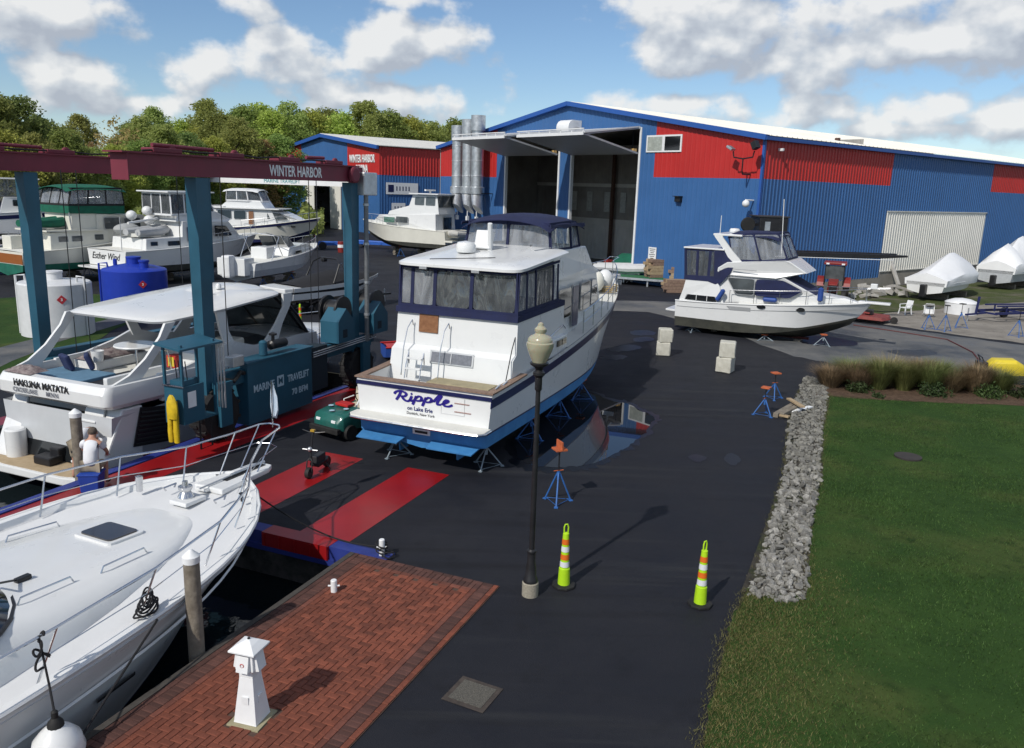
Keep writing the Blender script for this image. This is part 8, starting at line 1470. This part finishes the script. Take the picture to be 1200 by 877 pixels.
# ================================================================ stands, blocks and lumber on the yard
def free_stand(label, x, y, h, rz=0., m=None, board=False):
    t = jack_stand('boat_stand', label, x, y, h, m or blue_steel, pad=True, rz=rz, tall=h * .55, spread=.34, group='loose boat stands'); return t
q = UV(2.66, 4.3); s1 = free_stand('tall blue stand with an upright orange pad near the lamp post', q[0], q[1], 1.30, .4); P('pad_board', MB().box((0, 0, 1.38), (.03, .3, .2)), orange_wood, s1)
q = UV(6.16, 14.6); free_stand('nearer of two blue stands with orange pads by the rock border', q[0], q[1], .95, 1.); q = UV(6.24, 17.1); free_stand('farther of two blue stands with orange pads by the rock border', q[0], q[1], .95, .3)
blk_m = mat('rough_concrete_block', (.42, .41, .35), .9, col2=(.55, .54, .48), scale=5, bump=.5, bscale=20, dirt=.4, dirtcol=(.25, .23, .18))
def block(label, u, v, z, s, rz):
    bm = bmesh.new(); bmesh.ops.create_cube(bm, size=s); bmesh.ops.bevel(bm, geom=bm.edges[:], offset=.035, segments=1, affect='EDGES'); bmesh.ops.subdivide_edges(bm, edges=bm.edges[:], cuts=1, use_grid_fill=True)
    for vv in bm.verts: vv.co += Vector((random.uniform(-.012, .012), random.uniform(-.012, .012), random.uniform(-.006, .006)))
    me = bpy.data.meshes.new('concrete_block'); bm.to_mesh(me); bm.free(); o = link('concrete_block', me, blk_m, None, loc=UV(u, v, z + s / 2 + .006), rot=(0, 0, rz)); tag(o, label, 'concrete block', 'stacked concrete blocks')
block('lower concrete block of the farther stack in front of the hall', 1.0, 22.85, 0, .60, AZ + .2); block('upper concrete block of the farther stack in front of the hall', 1.05, 22.85, .604, .58, AZ + .35); block('lower concrete block of the nearer stack beside the right-hand cruiser', 4.0, 20.75, 0, .62, AZ - .15); block('upper concrete block of the nearer stack beside the right-hand cruiser', 4.03, 20.77, .624, .62, AZ + .1)
for k, (u, v, z, ln, rz, m, lab) in enumerate(((6.75, 15.3, .08, 1.7, -.25, old_wood, 'dark timber lying by the rocks, left of the pile'), (6.95, 15.4, .08, 1.7, -.28, old_wood, 'dark timber lying by the rocks, right of the pile'), (7.05, 15.9, .24, 1.1, .5, raw_wood, 'pale plank laid across the timbers by the rocks'), (7.25, 15.8, .06, 1.2, -.5, letter_white, 'white plank end beside the timbers by the rocks'), (6.8, 14.6, .07, .35, 1.2, raw_wood, 'short wood block at the near end of the timber pile'))):
    o = P('timber', MB().box((0, 0, 0), (ln, .16, .15 if k < 2 else .06)), m, None, bevel=.008); o.location = UV(u, v, z); o.rotation_euler = (0, 0, AZ + rz); tag(o, lab, 'timber', 'loose timber by the rocks')
# ================================================================ right-hand yard
def wheel(parent, x, y, r, w, m=None, rim=None, nm='wheel'):
    w_ = P(nm, MB().lathe([(r * .5, -w / 2), (r * .93, -w / 2), (r, -w * .3), (r, w * .3), (r * .93, w / 2), (r * .5, w / 2)], 22, (x, y, r), axis='y'), m or black_rubber, parent, smooth=True); P('rim', MB().lathe([(.03, -w * .3), (r * .5, -w * .45), (r * .5, w * .45), (.03, w * .3)], 14, (x, y, r), axis='y'), rim or galv, w_, smooth=True)
red_paint = mat('dark_tractor_red', (.2, .018, .015), .45, var=.1, dirt=.2)
t = thing('tractor', 'red cab tractor parked between the right-hand cruiser and the hall', 'tractor', (22.2, 56.6, .02), R(-112))
P('bonnet', MB().loft([[(x, -w, .75), (x, w, .75), (x, w * .85, z), (x, -w * .85, z)] for x, w, z in ((.1, .38, 1.55), (1.4, .36, 1.45), (1.75, .3, 1.3))]), red_paint, t, bevel=.04); P('chassis', MB().bbox((-1.2, -.3, .55), (1.6, .3, .8)), black_metal, t); P('grille', MB().bbox((1.75, -.26, .8), (1.79, .26, 1.25)), black_metal, t)
for (x, y) in ((.05, .62), (.05, -.62), (-1.35, .62), (-1.35, -.62)): P('cab_post', MB().tube([(x, y, 1.1), (x - .05, y * .97, 2.5)], .045, 6), black_metal, t)
P('cab_roof', MB().bbox((-1.55, -.75, 2.5), (.2, .75, 2.68)), red_paint, t, bevel=.06); P('windscreen', MB().bbox((.06, -.58, 1.5), (.08, .58, 2.46)), grey_glass, t); P('side_window', MB().bbox((-1.3, -.64, 1.4), (0, -.62, 2.46)), grey_glass, t); P('side_window', MB().bbox((-1.3, .62, 1.4), (0, .64, 2.46)), grey_glass, t); P('seat', MB().bbox((-1.1, -.3, 1.1), (-.6, .3, 1.7)), dark_plastic, t)
for y in (-.85, .85): wheel(t, -.75, y, .75, .42); wheel(t, 1.2, y * .85, .45, .3); P('mudguard', MB().loft([[(-.75 + .85 * math.cos(a), y - .24, .75 + .85 * math.sin(a)), (-.75 + .85 * math.cos(a), y + .24, .75 + .85 * math.sin(a)), (-.75 + .89 * math.cos(a), y + .24, .75 + .89 * math.sin(a)), (-.75 + .89 * math.cos(a), y - .24, .75 + .89 * math.sin(a))] for a in np.linspace(.3, 2.6, 8)]), red_paint, t)
for y in (-.5, .5): P('work_lamp', MB().box((.22, y, 2.58), (.06, .2, .1)), letter_white, t)
t = thing('rotary_mower', 'flat red rotary mower deck on the ground off the cruiser bow', 'mower', (20.9, 47.6, .01), R(-38)); rust = mat('rusty_red_paint', (.2, .04, .035), .7, var=.25, dirt=.4)
P('deck', MB().loft([[(-1.1, -1.0, .2), (1.1, -1.0, .2), (1.3, 0, .2), (1.1, 1.0, .2), (-1.1, 1.0, .2)], [(-1.0, -.95, .38), (1.0, -.95, .38), (1.2, 0, .38), (1.0, .95, .38), (-1.0, .95, .38)]]), rust, t, bevel=.02); P('gearbox', MB().box((.1, 0, .55), (.4, .4, .3)), black_metal, t, bevel=.03); P('skirt', MB().bbox((-1.12, -1.02, .02), (-1.06, 1.02, .22)), rust, t)
P('hitch_arm', MB().beam((.2, -.3, .5), (-1.6, -.2, .62), .08, .08), rust, t); P('hitch_arm', MB().beam((.2, .3, .5), (-1.6, .2, .62), .08, .08), rust, t); P('hitch_mast', MB().beam((-.9, 0, .4), (-1.1, 0, 1.05), .08, .12), rust, t); P('drive_shaft', MB().tube([(.2, 0, .6), (-1.5, 0, .6)], .05, 8), black_metal, t); wheel(t, 1.5, 0, .2, .12)
# forklift with long horizontal forks behind the cruiser
t = thing('marina_forklift', 'black forklift with very long forks raised behind the right-hand cruiser', 'forklift', (14.3, 47.8, .0), R(0))
for y in (-.7, .7): P('mast_rail', MB().bbox((-.1, y - .09, .1), (.12, y + .09, 5.0)), black_metal, t); P('fork', MB().loft([[(x, y - .14, z0), (x, y + .14, z0), (x, y + .14, z1), (x, y - .14, z1)] for x, z0, z1 in ((.3, 3.62, 3.95), (6.5, 3.72, 3.95), (8.2, 3.84, 3.94))]), black_metal, t); wheel(t, -1.2, y * 1.5, .7, .4); wheel(t, -2.7, y * 1.2, .45, .3)
P('carriage', MB().bbox((.125, -.95, 3.3), (.3, .95, 4.7)), black_metal, t); P('mast_head', MB().bbox((-.5, -.95, 4.9), (1.1, .95, 5.85)), black_metal, t, bevel=.04); P('mast_cap', MB().bbox((-.6, -1.0, 5.85), (1.2, 1.0, 5.92)), mat('dark_grey_metal', (.05, .05, .052), .5, metal=.4), t); P('head_panel', MB().bbox((-.2, -.965, 5.1), (.1, -.952, 5.6)), galv, t); P('sheave', MB().lathe([(.1, -.12), (.38, -.12), (.42, 0), (.38, .12), (.1, .12)], 18, (-1.05, -.5, 5.4), axis='y'), black_rubber, t, smooth=True); P('sheave_arm', MB().beam((-1.05, -.3, 5.4), (-.4, -.3, 5.4), .1, .14), black_metal, t)
P('body', MB().bbox((-3.0, -.9, .6), (-.3, .9, 1.9)), black_metal, t, bevel=.06); P('counterweight', MB().bbox((-3.4, -1.0, .5), (-3.02, 1.0, 1.8)), mat('dark_grey_metal', (.05, .05, .052), .5), t, bevel=.08); P('bolt_row', MB().tube([(.6 + .4 * k, -.86, 3.66) for k in range(18)], .02, 4), letter_white, t)
# plastic chairs, water tank, stands, trailer, washer
def chair(label, x, y, rz, tip):
    t = thing('plastic_chair', label, 'chair', (x, y, .02), rz, 'white plastic chairs'); t.rotation_euler = (0, tip, rz)
    if tip: t.location.z = .38
    P('seat', MB().bbox((-.25, -.25, .4), (.25, .25, .44)), vinyl_white, t, bevel=.015); P('backrest', MB().loft([[(-.25, -.25, .44), (-.25, .25, .44), (-.22, .25, .44), (-.22, -.25, .44)], [(-.36, -.24, .88), (-.36, .24, .88), (-.33, .24, .88), (-.33, -.24, .88)]]), vinyl_white, t, bevel=.01)
    for sx in (-1, 1):
        for sy in (-1, 1): P('leg', MB().beam((sx * .22, sy * .22, .4), (sx * .27, sy * .27, 0), .05, .05), vinyl_white, t)
        P('armrest', MB().beam((-.28, sx * .27, .64), (.22, sx * .27, .62), .05, .03), vinyl_white, t); P('arm_post', MB().beam((.22, sx * .27, .62), (.22, sx * .25, .42), .04, .04), vinyl_white, t)
chair('upright white plastic chair on the verge off the cruiser bow', 24.7, 50.9, R(200), 0); chair('white plastic chair tipped on its side beside the upright one', 25.9, 50.5, R(250), R(80))
t = thing('water_tank', 'low round white plastic tank on the gravel beside the wrapped boat', 'tank', (28.9, 52.2, .012)); P('shell', MB().lathe([(.96, 0), (.97, .72), (.9, .8), (.5, .95), (.02, 1.02)], 30), vinyl_white, t, smooth=True); P('rim', MB().lathe([(.965, .68), (1.0, .72), (.96, .77)], 30, close=False), vinyl_white, t)
for (x, y, h, lab) in ((23.3, 45.2, 1.3, 'left of three blue stands joined on the gravel'), (24.0, 44.7, 1.45, 'middle of three blue stands joined on the gravel'), (25.6, 46.1, 1.4, 'right of three blue stands joined on the gravel'), (27.4, 43.6, 1.45, 'lone blue stand at the right picture edge')): free_stand(lab, x, y, h, padm := .5) if False else jack_stand('boat_stand', lab, x, y, h, blue_steel, tall=h * .6, spread=.42, padm=black_rubber, group='loose boat stands')
t = thing('empty_trailer', 'empty dark blue boat trailer on the gravel at the right edge', 'trailer', (29.9, 49.6, .01), R(20)); nb_ = mat('dark_blue_frame', (.015, .02, .09), .5, var=.2)
for y in (-.7, .7): P('side_beam', MB().beam((-1.2, y, .55), (4, y, .55), .1, .14), nb_, t); wheel(t, 1.5, y * 1.35, .33, .2); P('bunk', MB().beam((-.8, y * .6, .95), (3.4, y * .6, .9), .12, .08), nb_, t); P('bunk_post', MB().beam((0, y * .6, .5), (0, y * .6, .92), .07, .07), nb_, t)
for x in (-1.1, 1.5, 3.8): P('cross_beam', MB().beam((x, -.7, .5), (x, .7, .5), .1, .1), nb_, t)
P('tongue', MB().beam((-1.2, 0, .5), (-2.8, 0, .42), .1, .1), nb_, t); P('winch_post', MB().beam((-2.0, 0, .45), (-1.9, 0, 1.5), .1, .1), nb_, t); P('jack', MB().tube([(-2.5, .1, .0), (-2.5, .1, .8)], .04, 6), galv, t)
t = thing('pressure_washer', 'yellow wheeled pressure washer beside the planting bed at the right', 'pressure washer', (19.9, 32.1, .02), R(-15)); yw = mat('yellow_housing', (.6, .47, .03), .45, var=.05)
P('housing', MB().loft([[(x, -w, .3), (x, w, .3), (x, w, z - .12), (x, w * .7, z), (x, -w * .7, z), (x, -w, z - .12)] for x, w, z in ((-.65, .28, .7), (-.45, .38, .88), (.3, .4, .92), (.6, .3, .75), (.72, .2, .6))]), yw, t, bevel=.03, smooth=True); P('base', MB().bbox((-.75, -.36, .12), (.7, .36, .3)), black_metal, t, bevel=.04); wheel(t, -.45, -.42, .22, .12); wheel(t, -.45, .42, .22, .12); wheel(t, .5, -.36, .16, .1, rim=yw); P('handle', MB().tube([(-.7, -.3, .5), (-.95, -.3, .95), (-.95, .3, .95), (-.7, .3, .5)], .025, 6), black_metal, t, smooth=True); P('motor', MB().box((-.85, 0, .5), (.35, .6, .5)), black_metal, t, bevel=.05)
hz_ = [survey(1000, 381, .03), survey(1060, 390, .03), survey(1110, 398, .03), survey(1140, 413, .03), survey(1155, 432, .03), (19.3, 32.2, .35)]
rope('washer_hose', 'dark red hose curving over the concrete road to the pressure washer', hz_, .035, mat('red_hose', (.09, .025, .025), .6))
# rubble by the plinth
rb_m = mat('broken_concrete', (.3, .29, .27), .9, var=.2, scale=2, bump=.4, dirt=.3)
for k in range(26):
    x, y, _ = survey(random.uniform(990, 1062), random.uniform(338, 351)); s = random.uniform(.25, .8); bm = bmesh.new(); bmesh.ops.create_cube(bm, size=1)
    for vv in bm.verts: vv.co = Vector((vv.co.x * s * random.uniform(.7, 1.6), vv.co.y * s * random.uniform(.5, .9), vv.co.z * s * random.uniform(.3, .6)))
    me = bpy.data.meshes.new('rubble_slab'); bm.to_mesh(me); bm.free(); o = link('rubble_slab', me, rb_m, None, loc=(x, y, .05 + s * .25), rot=(random.uniform(-.4, .4), random.uniform(-.4, .4), random.uniform(0, 6))); tag(o, 'broken grey concrete slab in the rubble heap along the hall plinth', 'rubble', 'rubble heap by the plinth')
for k, (px, py, ln, tl_) in enumerate(((1045, 336, 2.6, 1.0), (1025, 342, 2.2, .1), (1060, 346, 2.0, .25))):
    x, y, _ = survey(px, py); o = P('drift_timber', MB().box((0, 0, 0), (ln, .28, .2)), mat('bleached_wood', (.36, .35, .33), .9, var=.15), None, bevel=.02); o.location = (x, y, .2 + ln / 2 * math.sin(tl_)); o.rotation_euler = (0, -tl_, R(110 + 40 * k)); tag(o, ('bleached board standing upright in the rubble heap', 'bleached board lying left in the rubble heap', 'bleached board lying right in the rubble heap')[k], 'board')
# ================================================================ clutter at the hall doors
t = thing('inflatable_dinghy', 'grey inflatable dinghy on a stand in front of the right hall door', 'dinghy', (8.6, 64.6, 0), R(-20)); dinghy(t, 'tube', 0, 0, 1.1, 4.6, 1.9, mat('pale_grey_hypalon', (.5, .51, .52), .55), 0); P('cradle', MB().bbox((-1.2, -.5, .5), (1.0, .5, .7)), galv, t)
for x in (-1.0, .8): P('stand_leg', MB().tube([(x - .4, -.6, .006), (x, -.45, .52)], .03, 5), galv, t); P('stand_leg', MB().tube([(x + .4, .6, .006), (x, .45, .52)], .03, 5), galv, t)
t = thing('floating_dock', 'low dock section topped with green carpet in front of the hall', 'dock section', (10.8, 62.3, 0), R(-25)); P('carpet', MB().bbox((-3.2, -1.0, .62), (2.4, 1.0, .66)), mat('green_carpet', (.02, .12, .05), .95, var=.2), t); P('frame', MB().bbox((-3.2, -1.0, .45), (2.4, 1.0, .618)), galv, t)
for x in (-2.8, -.4, 2.0):
    for y in (-.8, .8): P('leg', MB().bbox((x - .06, y - .06, 0), (x + .06, y + .06, .45)), galv, t)
def lumber(label, x, y, z, n, ln, rz):
    t = thing('lumber_stack', label, 'lumber stack', (x, y, z), rz, 'stacks of short lumber'); t.scale = (1.35, 1.35, 1.35)
    for k in range(n):
        for j in range(3): P('timber', MB().box((random.uniform(-.1, .1), (j - 1) * .27, .09 + k * .17), (ln * random.uniform(.85, 1.1), .25, .16)), raw_wood if random.random() < .45 else MATS['weathered_teak'], t)
lumber('tall stack of brown timber blocks on the dock section by the door edge', 10.9, 62.6, .66, 6, 1.2, .3); lumber('lower stack of brown timber blocks right of the tall one', 12.4, 61.8, .66, 4, 1.0, -.3); lumber('timber blocks on the ground in front of the dock section', 11.6, 58.8, 0, 4, 1.2, .1); lumber('small pale timber stack at the right end of the dock section', 13.2, 59.4, 0, 2, 1.1, .6)
q = C0 + BG * 12.6 + BS * 1.5; t = thing('tarped_boat', 'small boat under a green tarpaulin just inside the right hall door', 'boat', (q[0], q[1], .012), R(120)); P('tarp', MB().loft([[(x, -w, .9), (x, -w * .6, .9 + h * .7), (x, 0, .9 + h), (x, w * .6, .9 + h * .7), (x, w, .9)] for x, w, h in ((-2.4, .9, .3), (-.5, 1.1, 1.2), (1.5, 1.0, 1.1), (2.6, .3, .4))]), green_canvas, t, smooth=True); P('hull', MB().loft([[(x, -w, .9), (x, -w * .6, .35), (x, w * .6, .35), (x, w, .9)] for x, w in ((-2.4, .9), (1.5, 1.0), (2.6, .2))]), mat('brown_hull', (.2, .16, .12), .6), t); P('cradle', MB().bbox((-1.5, -.5, 0), (1.2, .5, .4)), old_wood, t)
cl = [('drum', (.55, .28, .05)), ('drum', (.5, .5, .45)), ('crate', (.35, .25, .14)), ('crate', (.45, .33, .1)), ('bin', (.3, .02, .02)), ('bin', (.02, .15, .05)), ('crate', (.3, .3, .3)), ('drum', (.02, .05, .25)), ('bin', (.5, .5, .5)), ('crate', (.4, .2, .08)), ('bin', (.28, .03, .03)), ('crate', (.25, .2, .1))]
wds = {(.55, .28, .05): 'orange', (.5, .5, .45): 'pale grey', (.35, .25, .14): 'brown', (.45, .33, .1): 'tan', (.3, .02, .02): 'red', (.02, .15, .05): 'green', (.3, .3, .3): 'grey', (.02, .05, .25): 'navy', (.5, .5, .5): 'white', (.4, .2, .08): 'rust brown', (.28, .03, .03): 'dark red', (.25, .2, .1): 'dull tan'}
for k, (kind, c) in enumerate(cl):
    q = C0 + BG * (13.0 + k * .48 + random.uniform(-.1, .1)) + BS * (2.5 + (k % 3) * 1.6); s = random.uniform(.45, .7); m = mat('clutter_%d' % k, c, .6, var=.15)
    t = thing('storage_' + kind, '%s %s among the clutter inside the right hall door' % (wds[c], kind), kind, (q[0], q[1], .012), random.uniform(0, 3))
    if kind == 'drum': P('shell', MB().lathe([(.3, 0), (.31, .3), (.3, .32), (.31, .6), (.3, .88), (.02, .88)], 16), m, t, smooth=True); P('ring', MB().lathe([(.31, .28), (.33, .3), (.31, .32)], 16, close=False), m, t)
    else: P('tub', MB().loft([sqr(s * .42, 0), sqr(s * .5, s * 1.5)]), m, t, bevel=.02); P('lid', MB().box((0, 0, s * 1.5 + .03), (s * 1.04, s * 1.04, .05)), m, t)
q = C0 + n_g * .3 + BG * 3.2; t = thing('water_cooler', 'light blue drum hanging low on the gable wall behind the cruiser', 'drum', (q[0], q[1], 1.2)); P('shell', MB().lathe([(.25, 0), (.27, .1), (.27, .8), (.2, .9), (.02, .92)], 16), mat('light_blue_plastic', (.05, .25, .55), .4), t, smooth=True); P('bracket', MB().bbox((-.3, -.3, -.08), (.3, .3, -.002)), galv, t)
# ================================================================ far yard: car, trailers, drum
t = thing('parked_car', 'dark green saloon car parked in front of the far workshop doors', 'car', (-29.3, 112.5, 0), R(5)); cg = mat('dark_car_paint', (.02, .035, .03), .25, var=.05, coat=.6)
P('body', MB().loft([[(x, -w, .35), (x, w, .35), (x, w * 1.02, .7), (x, w * .95, z), (x, -w * .95, z), (x, -w * 1.02, .7)] for x, w, z in ((-2.2, .75, .82), (-1.9, .86, .95), (-.9, .88, 1.0), (1.0, .88, .98), (2.0, .84, .86), (2.3, .7, .7))]), cg, t, smooth=True); P('cabin', MB().loft([[(x, -w, .95), (x, w, .95), (x, w * .8, z), (x, -w * .8, z)] for x, w, z in ((-1.7, .8, 1.0), (-1.0, .82, 1.42), (.3, .82, 1.45), (1.1, .8, 1.0))]), dark_glass, t, smooth=True); P('roof', MB().bbox((-1.0, -.62, 1.42), (.3, .62, 1.47)), cg, t, bevel=.02)
for x in (-1.4, 1.4):
    for y in (-.82, .82): wheel(t, x, y, .33, .2)
for y in (-.6, .6): P('headlight', MB().box((2.22, y, .72), (.1, .25, .12)), letter_white, t)
for k, (px, py, rz, ln, lab) in enumerate(((392, 292, .2, 4.0, 'blue hydraulic trailer with red drum beside the right lift leg'), (438, 291, -.35, 6.0, 'long low blue trailer lying in front of the workshop'))):
    q = survey(px, py); t = thing('yard_trailer', lab, 'trailer', q, rz); bm_ = mat('bright_blue_frame', (.02, .1, .42), .5, var=.15)
    for y in (-.8, .8): P('side_beam', MB().beam((-ln / 2, y, .55), (ln / 2, y * .4, .55), .18, .25), bm_, t); wheel(t, -ln * .3, y * 1.2, .4, .25)
    P('cross_beam', MB().beam((-ln * .3, -.8, .55), (-ln * .3, .8, .55), .2, .2), bm_, t); P('cross_beam', MB().beam((ln * .2, -.6, .55), (ln * .2, .6, .55), .2, .2), bm_, t); P('upright', MB().beam((-ln / 2, 0, .5), (-ln / 2, 0, 1.4), .2, .2), bm_ if k else red_paint, t); P('ram', MB().tube([(-ln * .4, 0, .7), (ln * .4, 0, .7)], .12, 8), bm_, t)
q = survey(452, 293); 
for px, py, lab in ((337, 272, 'red and white drum rack beside the white trawler bow'), (400, 296, 'red round float lying beside the lift leg')):
    q = survey(px, py); t = thing('red_drum', lab, 'drum', q, 0); P('shell', MB().lathe([(.35, 0), (.37, .4), (.35, .42), (.37, .9), (.35, 1.1), (.02, 1.1)], 14), red_paint, t, smooth=True); P('band', MB().lathe([(.375, .5), (.375, .8)], 14, close=False), letter_white, t)
